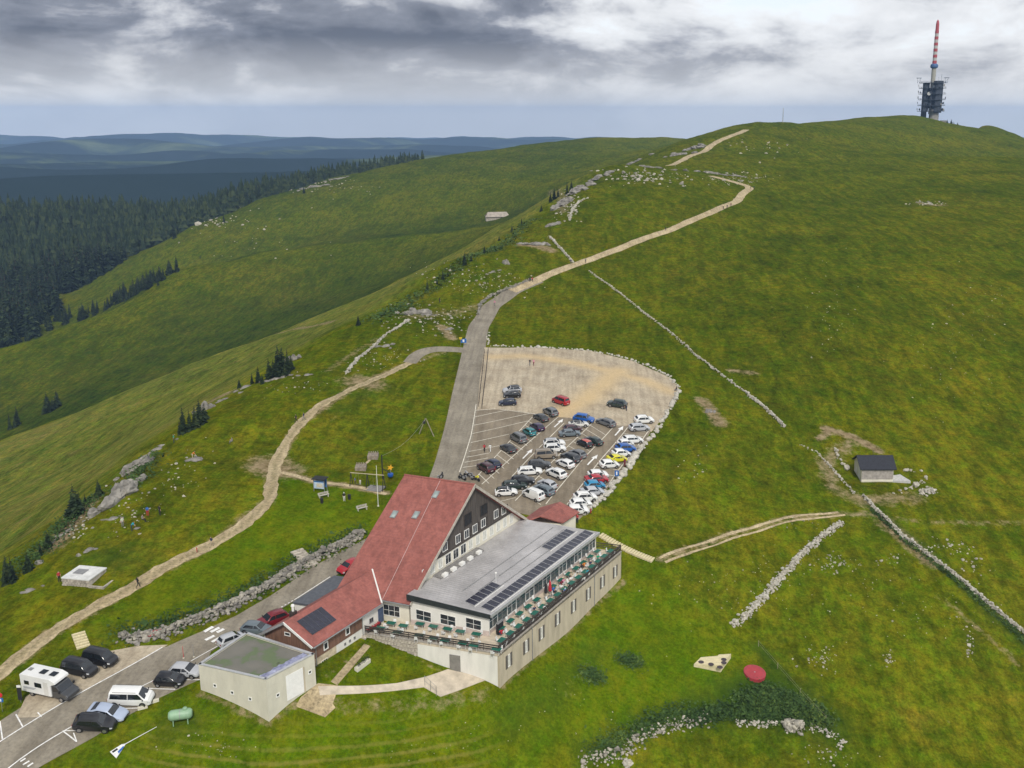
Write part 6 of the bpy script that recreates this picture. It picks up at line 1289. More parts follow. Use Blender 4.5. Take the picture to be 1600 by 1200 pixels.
def cistern():
    P = G((98, 914), (140, 917)); a, b_ = P; u = unit(V(*(b_ - a)[:2], 0)); r = empty('stone_cistern', (*(a + b_)[:2] / 2, min(a[2], b_[2]) - .1), math.atan2(u[1], u[0]), 'low stone cistern with pale concrete lid beside the gravel path', 'cistern'); L_ = np.linalg.norm((b_ - a)[:2])
    q = MB(); q.box((0, 1.9, .35), (L_, 3.8, 1.6)); q.build('wall', M_STONE, r)
    rq = random.Random(2)
    for j in range(3):
        for i in range(9):
            w = L_ / 9; q = MB(); q.box((-L_ / 2 + w * (i + .5) + (.12 if j % 2 else -.08), -.03, .12 + .36 * j), (w * .86, .16 + rq.random() * .06, .30)); q.build('stone', M_STONE, r, bevel=.03)
    q = MB(); q.box((0, 1.9, 1.22), (L_ + .15, 3.95, .16)); q.build('lid', mat('pale_lid', (.62, .62, .60), .8, .12, .8), r); q = MB(); q.box((-.6, 2.0, 1.34), (1.6, 1.4, .1)); q.build('hatch', M_GREY, r)
    q = MB()
    for c, d in (((L_ / 2 + 1.2, -.1, .1), (2.4, .3, .7)), ((L_ / 2 + 2.25, 1.4, .1), (.3, 2.7, .7)), ((L_ / 2 + 1.2, 2.7, .1), (2.4, .3, .7))): q.box(c, d)
    q.build('trough', M_STONE, r); q = MB(); q.box((L_ / 2 + 1.1, 1.3, .1), (2.0, 2.5, .3)); q.build('trough_floor', M_CONC, r)
cistern()

# ------------------------------------------------------------------ playground and small things
def at(pxy): return G(pxy)[0]
def kiosk():
    g = at((501, 767)); r = empty('information_board', g, math.radians(-12), 'roofed information board with blue panel on the lawn', 'board')
    for x in (-1.0, 1.0):
        for y in (-.5, .5): q = MB(); q.bar((x, y, -.2), (x, y, 2.3), .06, 4); q.build('post', M_GREY, r)
    q = MB(); q.box((0, -.45, 1.35), (1.95, .06, 1.5)); pnl = q.build('panel', mat('pale_blue_print', (.45, .55, .66), .5, .15, 1.2), r)
    q = MB(); q.box((.1, -.485, 1.2), (1.1, .02, .7)); q.build('picture', mat('map_print', (.50, .40, .22), .6, .5, 5.0, col2=(.62, .62, .60)), pnl); q = MB(); q.box((0, -.485, 1.9), (1.8, .02, .25)); q.build('header', mat('blue_print', (.05, .16, .42), .5, .1), pnl)
    q = MB(); q.box((0, .45, 1.35), (1.95, .06, 1.5)); q.build('panel', mat('blue_print', (.05, .16, .42)), r)
    q = MB(); q.box((0, 0, 2.38), (2.5, 1.7, .12)); q.build('roof', M_TRIM, r); return r
kiosk()
def bench(pxy, yaw, label):
    r = empty('bench', at(pxy), math.radians(yaw), label, 'bench', 'benches on the lawn'); m = mat('grey_planks', (.42, .39, .34), .85, .2, 2)
    for y in (-.17, 0, .17): q = MB(); q.box((0, y, .45), (1.9, .15, .05)); q.build('slat', m, r)
    for z in (.62, .80): q = MB(); q.box((0, .29, z), (1.9, .04, .14)); q.build('backrest', m, r)
    for x in (-.75, .75): q = MB(); q.box((x, .02, .2), (.1, .45, .5)); q.build('leg', M_CONC, r); q = MB(); q.box((x, .27, .5), (.08, .06, .75)); q.build('back_post', M_CONC, r)
bench((506, 777), 35, 'grey bench below the information board'); bench((566, 797), 35, 'grey bench beside the big red roof')
for pxy, lab in (((503, 786), 'black litter bin beside the upper bench'), ((546, 780), 'small black litter bin by the swing frame')):
    r = empty('litter_bin', at(pxy), 0, lab, 'litter bin', 'litter bins'); q = MB(); q.lathe((0, 0, 0), [(.22, -.1), (.27, .75)], 12); q.build('bin', M_TRIM, r); q = MB(); q.lathe((0, 0, 0), [(.30, .75), (.28, .86), (.1, .92)], 12); q.build('lid', M_TRIM, r)
def swings():
    a, b_ = at((549, 758)), at((600, 766)); u = unit(V(*(b_ - a)[:2], 0)); L_ = np.linalg.norm((b_ - a)[:2]); r = empty('swing_frame', ((a + b_) / 2), math.atan2(u[1], u[0]), 'black swing frame with pale crossbar on a rubber mat', 'swing frame')
    for x in (-L_ / 2, 0, L_ / 2):
        for s in (-1, 1): q = MB(); q.bar((x, s * .8, -.3), (x, 0, 2.6), .07, 6); q.build('post', M_TRIM, r)
    q = MB(); q.bar((-L_ / 2 - .1, 0, 2.6), (L_ / 2 + .1, 0, 2.6), .07, 6); q.build('crossbar', M_BEIGE, r)
    for x in (-L_ * .3, L_ * .22):
        q = MB()
        for d in (-.25, .25): q.bar((x + d, 0, 2.6), (x + d, 0, .5), .012, 4)
        q.build('rope', M_STEEL, r); q = MB(); q.box((x, 0, .5), (.6, .22, .04)); q.build('swing_seat', M_TRIM, r)
    q = MB(); q.box((0, 0, -.02), (L_ * .95, 2.6, .14)); q.build('rubber_mat', mat('grey_rubber', (.20, .19, .18), .9, .15), r)
swings()
def playcrane():
    g = at((598, 748)); r = empty('zip_line_mast', g, .3, 'black zip-line mast with blue seat and yellow star at the path end', 'zip line')
    q = MB(); q.bar((0, 0, -.3), (0, 0, 4.6), .11, 6); q.build('post', M_TRIM, r); q = MB(); q.bar((0, 0, 2.0), (1.5, -.1, .9), .08, 6); q.build('strut', M_TRIM, r)
    q = MB(); q.lathe((1.4, -.2, 0), [(.3, .25), (.5, .5), (.52, .9), (.45, .95)], 12); q.build('basket', mat('blue_plastic', (.01, .08, .36), .5, .1), r)
    q = MB(); P = [(math.cos(math.pi / 5 * i) * (.6 if i % 2 == 0 else .28), math.sin(math.pi / 5 * i) * (.6 if i % 2 == 0 else .28)) for i in range(10)]
    q.hexa([(1.5 + x, .5, 1.8 + z) for x, z in P], [(1.5 + x, .56, 1.8 + z) for x, z in P]); q.build('star', mat('yellow_plastic', (.70, .36, .02), .5, .1), r); q = MB(); q.bar((1.5, .53, -.3), (1.5, .53, 1.5), .05, 5); q.build('star_post', M_GREY, r)
    g2 = at((668, 682)); e = at((680, 682)) - at((651, 677)); rr2 = empty('zip_line_tripod', at((666, 680)), math.atan2(e[1], e[0]), 'wooden A-shaped zip-line frame on the upper meadow', 'zip line')
    for s in (-1, 1): q = MB(); q.bar((s * 1.7, 0, -.3), (s * .05, 0, 3.6), .11, 6); q.build('leg', mat('grey_log', (.24, .21, .15), .85, .2, 2), rr2)
    q = MB(); q.box((-.35, 0, 2.75), (.5, .4, .5)); q.build('winch', M_TRIM, rr2)
    A_, B_ = np.array(g) + V(0, 0, 4.4), np.array(rr2.location) + V(0, 0, 3.5); q = HB(g); n_ = 12
    pts = [A_ + (B_ - A_) * i / n_ - UP * 1.2 * math.sin(math.pi * i / n_) for i in range(n_ + 1)]
    for a_, b2 in zip(pts, pts[1:]): q.bar(a_, b2, .02, 4)
    o = q.build('zip_line_cable', M_STEEL, None); o.location = tuple(g); tag(o, 'thin steel zip-line cable between mast and wooden frame', 'cable')
playcrane()
for pxy, lab in (((583, 715), 'upper weathered timber play block on the lawn'), ((564, 733), 'weathered timber play block nearer the swing frame')):
    g = at(pxy); r = empty('play_block', g, .1, lab, 'play block', 'timber play blocks'); q = MB(); q.box((0, 0, .25), (2.0, 1.9, .9)); q.build('block', mat('weathered_timber', (.24, .20, .155), .85, .25, 2.0, .3), r, bevel=.03)
    for x in (-.8, -.4, 0, .4, .8): q = MB(); q.box((x, .8, .82), (.2, .22, .34)); q.build('stake', mat('weathered_timber', (.24, .20, .155)), r)
sheet('path', strip_poly(px((566, 728), (578, 718)), .5, .5, .05, 1, .5), M_TRACK, .05, .5)
def gas_tank():
    g = at((283, 1128)); e = unit(at((297, 1125)) - at((268, 1131))); r = empty('gas_tank', g, math.atan2(e[1], e[0]), 'pale green gas tank on feet in the grass below the garage', 'gas tank'); m = mat('pale_green_paint', (.24, .38, .24), .5, .08)
    q = MB(); q.lathe((0, 0, 1.0), [(.05, -1.35), (.4, -1.3), (.58, -1.1), (.62, -.9), (.62, .9), (.58, 1.1), (.4, 1.3), (.05, 1.35)], 20, axis='x'); q.build('tank', m, r, smooth=True)
    q = MB(); q.lathe((.55, 0, 1.55), [(.26, 0), (.26, .22), (.16, .3)], 12); q.build('dome', m, r)
    for x in (-.8, .8):
        for y in (-.35, .35): q = MB(); q.bar((x, y * 1.1, -.2), (x, y, .6), .07, 4); q.build('foot', m, r)
    q = MB(); q.lathe((0, 0, 1.0), [(.632, -.04), (.632, .04)], 20, axis='x'); q.build('strap', M_GREY, r)
gas_tank()
def fallen_flag():
    a, b_ = at((194, 1165)), at((245, 1137)); r = empty('fallen_banner', a, 0, 'white banner with blue and black stripes lying on its pole in the grass', 'banner')
    q = HB(a); q.bar(a + UP * .12, b_ + UP * .12, .05, 6, .03); q.build('pole', M_FRAME, r); P = [at(x) + UP * .15 for x in ((172, 1177), (190, 1165.5), (197, 1164), (182, 1187))]
    q = HB(a); q.hexa(P, [p + UP * .05 for p in P]); c = q.build('cloth', CL['white'], r)
    P = [at(x) + UP * .21 for x in ((175, 1177), (183, 1171.5), (185, 1173.5), (177, 1179))]; q = HB(a); q.hexa(P, [p + UP * .012 for p in P]); q.build('stripe', CL['black'], c)
    P = [at(x) + UP * .21 for x in ((184, 1177), (193, 1168), (194, 1170), (186, 1180))]; q = HB(a); q.hexa(P, [p + UP * .012 for p in P]); q.build('stripe', CL['blue'], c)
fallen_flag()
def game_board():
    P = [at(x) for x in ((1084, 1042), (1095, 1028), (1121, 1029.5), (1123, 1027), (1142, 1028.5), (1126, 1050.5))]; c = sum(P) / len(P); r = empty('wooden_platform', c, 0, 'pale wooden platform with round dark holes in the lower meadow', 'platform')
    q = HB(c); z = max(p[2] for p in P) + .12; P = [V(p[0], p[1], z) for p in P]; q.hexa([p - UP * 1.2 for p in P], P); q.build('deck', mat('pale_planks', (.62, .54, .33), .8, .12, 1.5, stretch=(1, 5, 1)), r)
    for qx, qy in ((1095.5, 1034.5), (1111, 1038), (1125, 1042.5), (1131, 1035.5), (1131, 1030.5)): g = PZ(qx, qy, z); q = HB(c); q.lathe(g, [(.42, .0), (.42, .03)], 14); q.build('hole', mat('dark_rubber', (.06, .045, .05), .8, .2), r)
    g = at((1179, 1053)); r = empty('round_trampoline', g, 0, 'round red trampoline mat set in the lower meadow', 'trampoline')
    q = MB(); q.lathe((0, 0, 0), [(1.62, -.9), (1.62, .16), (1.42, .18)], 32); q.build('rim', mat('red_mat', (.34, .035, .045), .7, .1), r); q = MB(); q.lathe((0, 0, 0), [(1.42, .1), (1.42, .185), (.01, .15)], 32); q.build('mat', mat('red_mat_inner', (.30, .04, .05), .7, .15, 2), r); q = MB(); q.lathe((0, 0, 0), [(.12, .15), (.12, .19)], 10); q.build('centre_mark', M_GREY, r); settle(r, V(g[0], g[1], 0), V(1, 0, 0), lift=.02); mw_ = r.matrix_world.copy(); r.matrix_world = Matrix.Translation(mw_.translation + Vector((0, 0, .16))) @ mw_.to_quaternion().slerp(Matrix.Identity(3).to_quaternion(), .5).to_matrix().to_4x4()
game_board()
def planter():
    a, b_ = at((556, 1049)), at((577, 1033)); e = b_ - a; L_ = np.hypot(*e[:2]); r = empty('stone_planter', (a + b_) / 2, math.atan2(e[1], e[0]), 'long pale planter with dark shrubs on the courtyard lawn', 'planter')
    q = MB(); q.box((0, 0, .1), (L_, .55, .75)); q.build('trough', M_CONC, r, bevel=.04); rq = random.Random(6); q = MB()
    for i in range(260):
        x = rq.choice((-.3, .05, .33)) * L_ + rq.gauss(0, .22); y, z = rq.gauss(0, .18), .5 + abs(rq.gauss(0, .28)); a_ = rq.random() * 6; s = .07
        q.quad((x, y, z), (x + s * math.cos(a_), y + s * math.sin(a_), z + .04), (x + s * 1.3 * math.cos(a_ + .6), y + s * 1.3 * math.sin(a_ + .6), z + .1), (x, y, z + .09))
    q.build('shrub', mat('dark_leaves', (.015, .035, .012), .8, .3, 3), r, recalc=False)['kind'] = 'stuff'
planter()
def sign(pxy, panels, label, h=2.3, yaw=180):
    r = empty('road_sign', at(pxy), math.radians(yaw), label, 'sign'); q = MB(); q.bar((0, 0, -.3), (0, 0, h), .035, 6); q.build('post', M_STEEL, r)
    for (z, w, hh, m, shape) in panels:
        q = MB()
        if shape == 'disc': q.lathe((0, .05, z), [(w / 2, -.015), (w / 2, .015)], 20, axis='y')
        else: q.box((0, .05, z), (w, .03, hh))
        o = q.build('panel', m, r)
        if m is M_BSIGN: q = MB(); q.box((0, .07, z), (w * .32, .012, hh * .62)); q.build('symbol', M_PLAST, o)
M_BSIGN = mat('blue_sign', (.01, .12, .42), .45, .06); M_RSIGN = mat('red_sign', (.55, .02, .03), .45, .06); M_YSIGN = mat('yellow_sign', (.75, .55, .02), .45, .06)
sign((963.5, 752), [(1.6, .75, 1.1, M_BSIGN, 'box')], 'blue parking sign with white symbol by the boulders', 2.1)
sign((724.5, 541), [(1.5, 1.5, 1.1, M_BSIGN, 'box')], 'blue notice board at the path junction', 2.0); sign((720, 541), [(2.3, .8, .2, M_YSIGN, 'box'), (2.0, .7, .2, M_YSIGN, 'box')], 'yellow hiking signpost at the path junction', 2.5)
sign((4, 1112), [(2.2, .6, .6, M_RSIGN, 'disc'), (1.55, .6, .5, M_BSIGN, 'box')], 'red and blue traffic signs at the roadside', 2.5); sign((33, 1098), [(1.2, .5, 1.6, M_TRIM, 'box'), (2.2, .5, .3, M_PLAST, 'box')], 'white post with dark panel beside the lay-by', 2.4)
for pxy, m, lab in (((287, 1029), M_RSIGN, 'red snow pole at the roadside by the silver car'), ((303, 1027), M_GREY, 'grey snow pole beside the red one')): pole('snow_pole', pxy, 1.7, .04, m, lab, 'pole')
for pxy, yaw, lab in (((223, 1107), 25, 'pale kerb block on the verge by the minibus'), ((241, 1097), 25, 'pale kerb block on the verge nearer the small black car')):
    q = MB(); q.box((0, 0, .1), (1.1, .3, .5)); o = q.build('kerb_block', M_CONC, None, bevel=.03); o.location = tuple(at(pxy)); o.rotation_euler = (0, 0, math.radians(yaw)); tag(o, lab, 'kerb block', 'kerb blocks on the verge')
q = MB(); rq = np.random.default_rng(3); g = at((245, 991))
tv = [(x, y, .25 + .35 * max(0, 1 - (x / 1.2) ** 2 - (y / .6) ** 2) + .06 * rq.normal()) for x in np.linspace(-1.2, 1.2, 9) for y in np.linspace(-.6, .6, 5)]
o = link('red_cover', mesh('red_cover', tv, [(i * 5 + j, i * 5 + j + 1, i * 5 + j + 6, i * 5 + j + 5) for i in range(8) for j in range(4)], [CL['red']])); o.location = tuple(g); o.rotation_euler = (0, 0, .5); tag(o, 'crumpled red cover lying on the stone bank', 'cover')
def steps(pa, pb, n, w, m, label, th=.14, tread=.8):
    a, b_ = G(pa, pb); d = b_ - a; e = unit(V(*d[:2], 0)); r = empty('outdoor_steps', a, math.atan2(e[1], e[0]), label, 'steps'); L_ = np.hypot(*d[:2])
    for i in range(n):
        t = (i + .5) / n; p = a + d * t; z = hz(p[0], p[1]) - a[2]; q = MB(); q.box((L_ * t, 0, z + .06), (L_ / n * tread, w, th * 2)); q.build('step', m, r)
steps((938, 836), (1021, 876), 22, 1.5, mat('pale_planks', (.62, .54, .33)), 'long flight of pale plank steps leading down from the entrance'); steps((463, 861), (489, 886), 8, 2.0, M_STONE, 'stone steps through the bank beside the road', .2, .95); steps((122, 989), (131, 1013), 6, 1.6, mat('pale_planks', (.62, .54, .33)), 'short flight of timber steps above the black vans', .12, .6)
# handrail by the terrace door
A_, B_ = at((664, 1072)), at((682, 1088)); r = empty('handrail', A_, 0, 'thin steel handrail at the concrete ramp below the terrace', 'handrail')
for k in range(3): p = A_ + (B_ - A_) * k / 2; q = HB(A_); q.bar(p, p + UP * 1.5, .03, 5); q.build('post', M_STEEL, r)
for h_ in (.8, 1.45): q = HB(A_); q.bar(A_ + UP * h_, B_ + UP * h_, .025, 5); q.build('rail', M_STEEL, r)
def fence(pts, label, h=1.1, gap=2.0, rails=(.45, .95), m=None, rr=.055, pr=.07):
    g = _dens([tuple(p) for p in G(*pts)[:, :2]], gap); m = m or M_DARKW; z = H(g); r = empty('rail_fence', (g[0][0], g[0][1], z[0]), 0, label, 'fence')
    o0 = V(g[0][0], g[0][1], z[0]); P = [V(x, y, zz_) for (x, y), zz_ in zip(g, z)]
    for p in P: q = HB(o0); q.bar(p - UP * .2, p + UP * h, pr, 4); q.build('post', m, r)
    for a, b_ in zip(P, P[1:]):
        for k in rails: q = HB(o0); q.bar(a + UP * k, b_ + UP * k, rr, 4); q.build('rail', m, r)
fence([(763, 549), (759, 590), (753, 639)], 'dark wooden rail fence along the gravel edge', rails=(.3, .65, 1.0), gap=2.4)
fence([(757, 552), (753, 590), (748, 636)], 'second rail fence beside the upper road', rails=(.4, .9), gap=2.4)
fence([(1010, 682), (985, 716), (950, 762), (935, 786)], 'low timber edging rail in front of the boulders', h=.5, gap=3, rails=(.35,), m=mat('grey_log', (.24, .21, .15)))
fence([(1185, 1010), (1215, 1045), (1250, 1085), (1290, 1128)], 'wire fence of thin grey posts along the rank grass', h=1.0, gap=4.0, rails=(.5, .9), m=mat('grey_log', (.24, .21, .15)), rr=.012, pr=.045)
# ------------------------------------------------------------------ stones
M_LIME = mat('limestone', (.27, .25, .205), .9, .34, 1.3, .5, bscale=4.0); M_LIME2 = mat('pale_limestone', (.40, .37, .30), .9, .3, 2.0, .4, bscale=5.0); M_CRAG = mat('weathered_crag', (.215, .20, .175), .92, .35, .5, .8, bscale=1.6)
M_WALL = mat('bleached_limestone', (.43, .405, .345), .9, .25, 2.0, .4, bscale=5.0)
def ico(sub):
    bm = bmesh.new(); bmesh.ops.create_icosphere(bm, subdivisions=sub, radius=1); v = np.array([p.co[:] for p in bm.verts]); f = np.array([[q.index for q in p.verts] for p in bm.faces]); bm.free(); return v, f
IV1, IF1 = ico(1); IV2, IF2 = ico(2); IVC, IF3 = ico(3)
rs = np.random.default_rng(11)
def rock_shape(base, seed, flat=.7, amp=.28):
    r = np.random.default_rng(seed); v = base.copy()
    for _ in range(7):       # random facets
        n = r.normal(size=3); n /= np.linalg.norm(n); d = v @ n; lim = r.uniform(.55, .9); v = v - np.outer(np.maximum(d - lim, 0), n)
    v *= 1 + amp * r.normal(0, .25, (len(v), 1)); v *= np.array([r.uniform(.8, 1.25), r.uniform(.75, 1.1), flat * r.uniform(.8, 1.15)]); return v
ROCK1 = [rock_shape(IV1, 100 + i) for i in range(14)]; ROCK2 = [rock_shape(IV2, 200 + i, .75, .22) for i in range(12)]
def rocks_mesh(name, P, S, mats, kinds=ROCK1, F_=IF1, mi=None, sink=.3):
    """one mesh of many loose stones; P (n,3) places, S (n,) sizes"""
    V_, F2, M2 = [], [], []; b = 0
    for i, (p, s) in enumerate(zip(P, S)):
        k = kinds[rs.integers(len(kinds))]; a = rs.uniform(0, 6.28); ca, sa = math.cos(a), math.sin(a); t = rs.normal(0, .25); ct, st_ = math.cos(t), math.sin(t)
        R3 = np.array([[ca, -sa, 0], [sa, ca, 0], [0, 0, 1]]) @ np.array([[1, 0, 0], [0, ct, -st_], [0, st_, ct]])
        V_.append(k @ R3.T * s + np.array([p[0], p[1], p[2] + s * sink])); F2.append(F_ + b); b += len(k); M2.append(np.full(len(F_), 0 if mi is None else mi[i]))
    return big_mesh(name, np.concatenate(V_), np.concatenate(F2), mats, False, np.concatenate(M2))
def line_pts(pts, n, wid, hgt):
    g = _dens([tuple(p) for p in G(*pts)[:, :2]], .5); k = rs.integers(0, len(g) - 1, n); t = rs.random(n)[:, None]; p = g[k] * (1 - t) + g[k + 1] * t
    d = g[k + 1] - g[k]; d = d / (np.linalg.norm(d, axis=1)[:, None] + 1e-9); nn = np.column_stack([-d[:, 1], d[:, 0]]); o = rs.normal(0, .45, n); o = np.clip(o, -1.3, 1.3)
    p = p + nn * (o * wid / 2)[:, None]; z = H(p) + rs.random(n) * hgt * np.clip(1 - np.abs(o), 0, 1); return np.column_stack([p, z])
def stone_wall(name, pts, n, wid, hgt, size, label, cat='stone wall', mats=None):
    P = line_pts(pts, n, wid, hgt); S = size * rs.lognormal(0, .35, n); o0 = P[0].copy()
    r = empty(name, o0, 0, label, cat); me = rocks_mesh('stonework', P - o0, S, mats or [M_WALL, M_LIME2], mi=rs.integers(0, 2, n)); o = link('stonework', me, r); o['kind'] = 'stuff'; return r
stone_wall('dry_stone_wall', [(1348, 775), (1362, 790), (1372, 800), (1410, 838), (1450, 868), (1500, 905), (1550, 948), (1625, 1012)], 1700, .75, .65, .165, 'long dry-stone wall running downhill from the hut')
stone_wall('dry_stone_wall', [(1316, 816), (1285, 838), (1250, 868), (1222, 900), (1190, 938), (1160, 968), (1142, 977)], 1100, 1.5, .35, .185, 'tumbled stone wall ending in the open meadow')
stone_wall('dry_stone_wall', [(920, 424), (960, 452), (1000, 484), (1050, 522), (1095, 562), (1135, 592), (1165, 614)], 800, .7, .5, .19, 'straight dry-stone wall from the track down the meadow')
stone_wall('dry_stone_wall', [(1165, 614), (1195, 638), (1226, 668)], 350, .8, .6, .22, 'short stretch of dry-stone wall below the soil scar')
stone_wall('dry_stone_wall', [(1250, 696), (1275, 706), (1300, 732), (1320, 755), (1335, 772)], 160, .7, .3, .17, 'broken line of wall stones above the hut')
stone_wall('dry_stone_wall', [(858, 370), (875, 388), (896, 411)], 350, .9, .7, .26, 'dry-stone wall above the track, below the crag')
stone_wall('dry_stone_wall', [(747, 492), (751, 476), (766, 464), (790, 454), (812, 445), (828, 438)], 520, .8, 1.0, .24, 'stone wall shoring up the road bend', mats=[M_CRAG, M_LIME])
stone_wall('dry_stone_wall', [(540, 585), (560, 560), (580, 545), (600, 526), (625, 510), (640, 500)], 420, .8, .5, .24, 'old stone wall along the ridge edge')
stone_wall('dry_stone_wall', [(890, 345), (893, 330), (905, 315), (920, 310)], 260, 1.0, .7, .32, 'winding stone wall on the crag')
stone_wall('stone_bank', [(188, 996), (215, 998), (250, 993), (300, 972), (340, 957), (380, 938), (430, 910), (460, 890), (500, 868), (540, 850), (568, 832)], 1500, 2.6, .7, .24, 'bank of loose stones shoring up the lawn above the road', 'stone bank', [M_LIME, M_CRAG])
stone_wall('rubble_heap', [(1225, 1137), (1240, 1134), (1256, 1136)], 240, 2.0, .7, .2, 'heap of pale rubble at the end of the rank grass', 'rubble', [M_LIME2, M_LIME])
stone_wall('rubble_heap', [(905, 1192), (940, 1182), (975, 1178), (985, 1168), (1005, 1150), (1040, 1138), (1090, 1128), (1105, 1118)], 330, 2.2, .3, .17, 'loose stones strewn along the foot of the mown slope', 'rubble', [M_LIME2, M_LIME])
stone_wall('rubble_heap', [(1150, 1130), (1185, 1132), (1215, 1130)], 110, 1.2, .25, .15, 'thin line of stones under the rank grass', 'rubble'); stone_wall('rubble_heap', [(975, 1190), (985, 1198)], 90, 1.4, .3, .2, 'pile of stones at the corner of the mown slope', 'rubble')
stone_wall('rubble_heap', [(1265, 1135), (1300, 1150), (1320, 1165)], 70, 1.8, .2, .16, 'stones spilling from the rubble heap', 'rubble')
stone_wall('rubble_heap', [(1305, 700), (1310, 715), (1325, 735)], 26, .5, .2, .36, 'short row of white boulders behind the hut', 'rubble', [M_LIME2])
stone_wall('rubble_heap', [(1398, 737), (1440, 735), (1448, 752), (1425, 760), (1410, 768), (1395, 772)], 34, 1.2, .1, .33, 'ring of white boulders in front of the hut', 'rubble', [M_LIME2]); stone_wall('rubble_heap', [(1435, 768), (1452, 772), (1458, 765)], 130, 2.4, .5, .2, 'low mound of stones beside the hut', 'rubble')
# boulders edging the car park: each stone a part
def boulder_row(pts, n, size, label, jit=.25):
    g = _dens([tuple(p) for p in G(*pts)[:, :2]], .3); o0 = np.array([*g[0], hz(*g[0])]); r = empty('boulder_row', o0, 0, label, 'boulders'); mes = []
    for k in ROCK2: me = big_mesh('boulder', k, IF2, [M_WALL], False); mes.append(me)
    for i in range(n):
        p = g[int((i + rs.uniform(.2, .8)) / n * (len(g) - 1))] + rs.normal(0, jit, 2); s = size * rs.lognormal(0, .28); o = link('boulder', mes[rs.integers(len(mes))], r); o.location = tuple(np.array([*p, hz(*p) + s * .3]) - o0); o.rotation_euler = (rs.normal(0, .2), rs.normal(0, .2), rs.uniform(0, 6.28)); o.scale = (s,) * 3
boulder_row([(912, 806), (928, 790), (950, 770), (970, 745), (985, 724), (1003, 700)], 46, .62, 'row of big pale boulders beside the lower car park'); boulder_row([(1003, 700), (1022, 678), (1038, 655), (1050, 632), (1061, 608)], 40, .52, 'row of boulders along the gravel side of the car park')
boulder_row([(1061, 606), (1045, 588), (1020, 575), (985, 562), (945, 552), (900, 546), (850, 544), (800, 542), (762, 540)], 90, .36, 'row of small pale stones round the top of the gravel'); boulder_row([(762, 540), (763, 528), (764, 520)], 8, .34, 'short row of stones beside the upper road')
# crags
def crag(pxy, size, label, n=5, asp=(1.6, 1, .8), seed=0, rot=0.0, sink=.25):
    asp0 = asp; g = G(pxy)[0]; r_ = np.random.default_rng(seed + 31); Vs, Fs, b = [], [], 0
    n = int(n * 2.2) if n > 1 else 1; size = size * (.62 if asp[2] > .6 else .5); asp = (min(asp[0], 1.5), asp[1], max(asp[2], .55)); wide = asp0[0] / asp[0] * 1.5
    for i in range(n):
        k = rock_shape(IVC, seed * 13 + i, 1.0, .10); nz3 = fbm(k[:, 0] * 3.1 + i * 7, k[:, 1] * 3.1 + k[:, 2] * 3.9, seed + i, 4); strata = .07 * np.sin(k[:, 2] * 9 + 2 * nz3); k = k * (1 + .8 * nz3 + strata)[:, None]
        s = size * (1 if i == 0 else r_.uniform(.35, .95)); ca, sa = math.cos(rot), math.sin(rot); k = k * np.array(asp) * s; k = k @ np.array([[ca, sa, 0], [-sa, ca, 0], [0, 0, 1]])
        d = (r_.normal(0, .95) * asp[0] * size * wide, r_.normal(0, .6) * asp[1] * size) if i else (0, 0); q = np.array([g[0] + ca * d[0] - sa * d[1], g[1] + sa * d[0] + ca * d[1]]); k = k + np.array([q[0] - g[0], q[1] - g[1], hz(*q) - g[2] + s * asp[2] * sink]); Vs.append(k); Fs.append(IF3 + b); b += len(k)
    o = link('rock_outcrop', big_mesh('rock_outcrop', np.concatenate(Vs), np.concatenate(Fs), [M_CRAG], False)); o.location = tuple(g); tag(o, label, 'rock'); return o
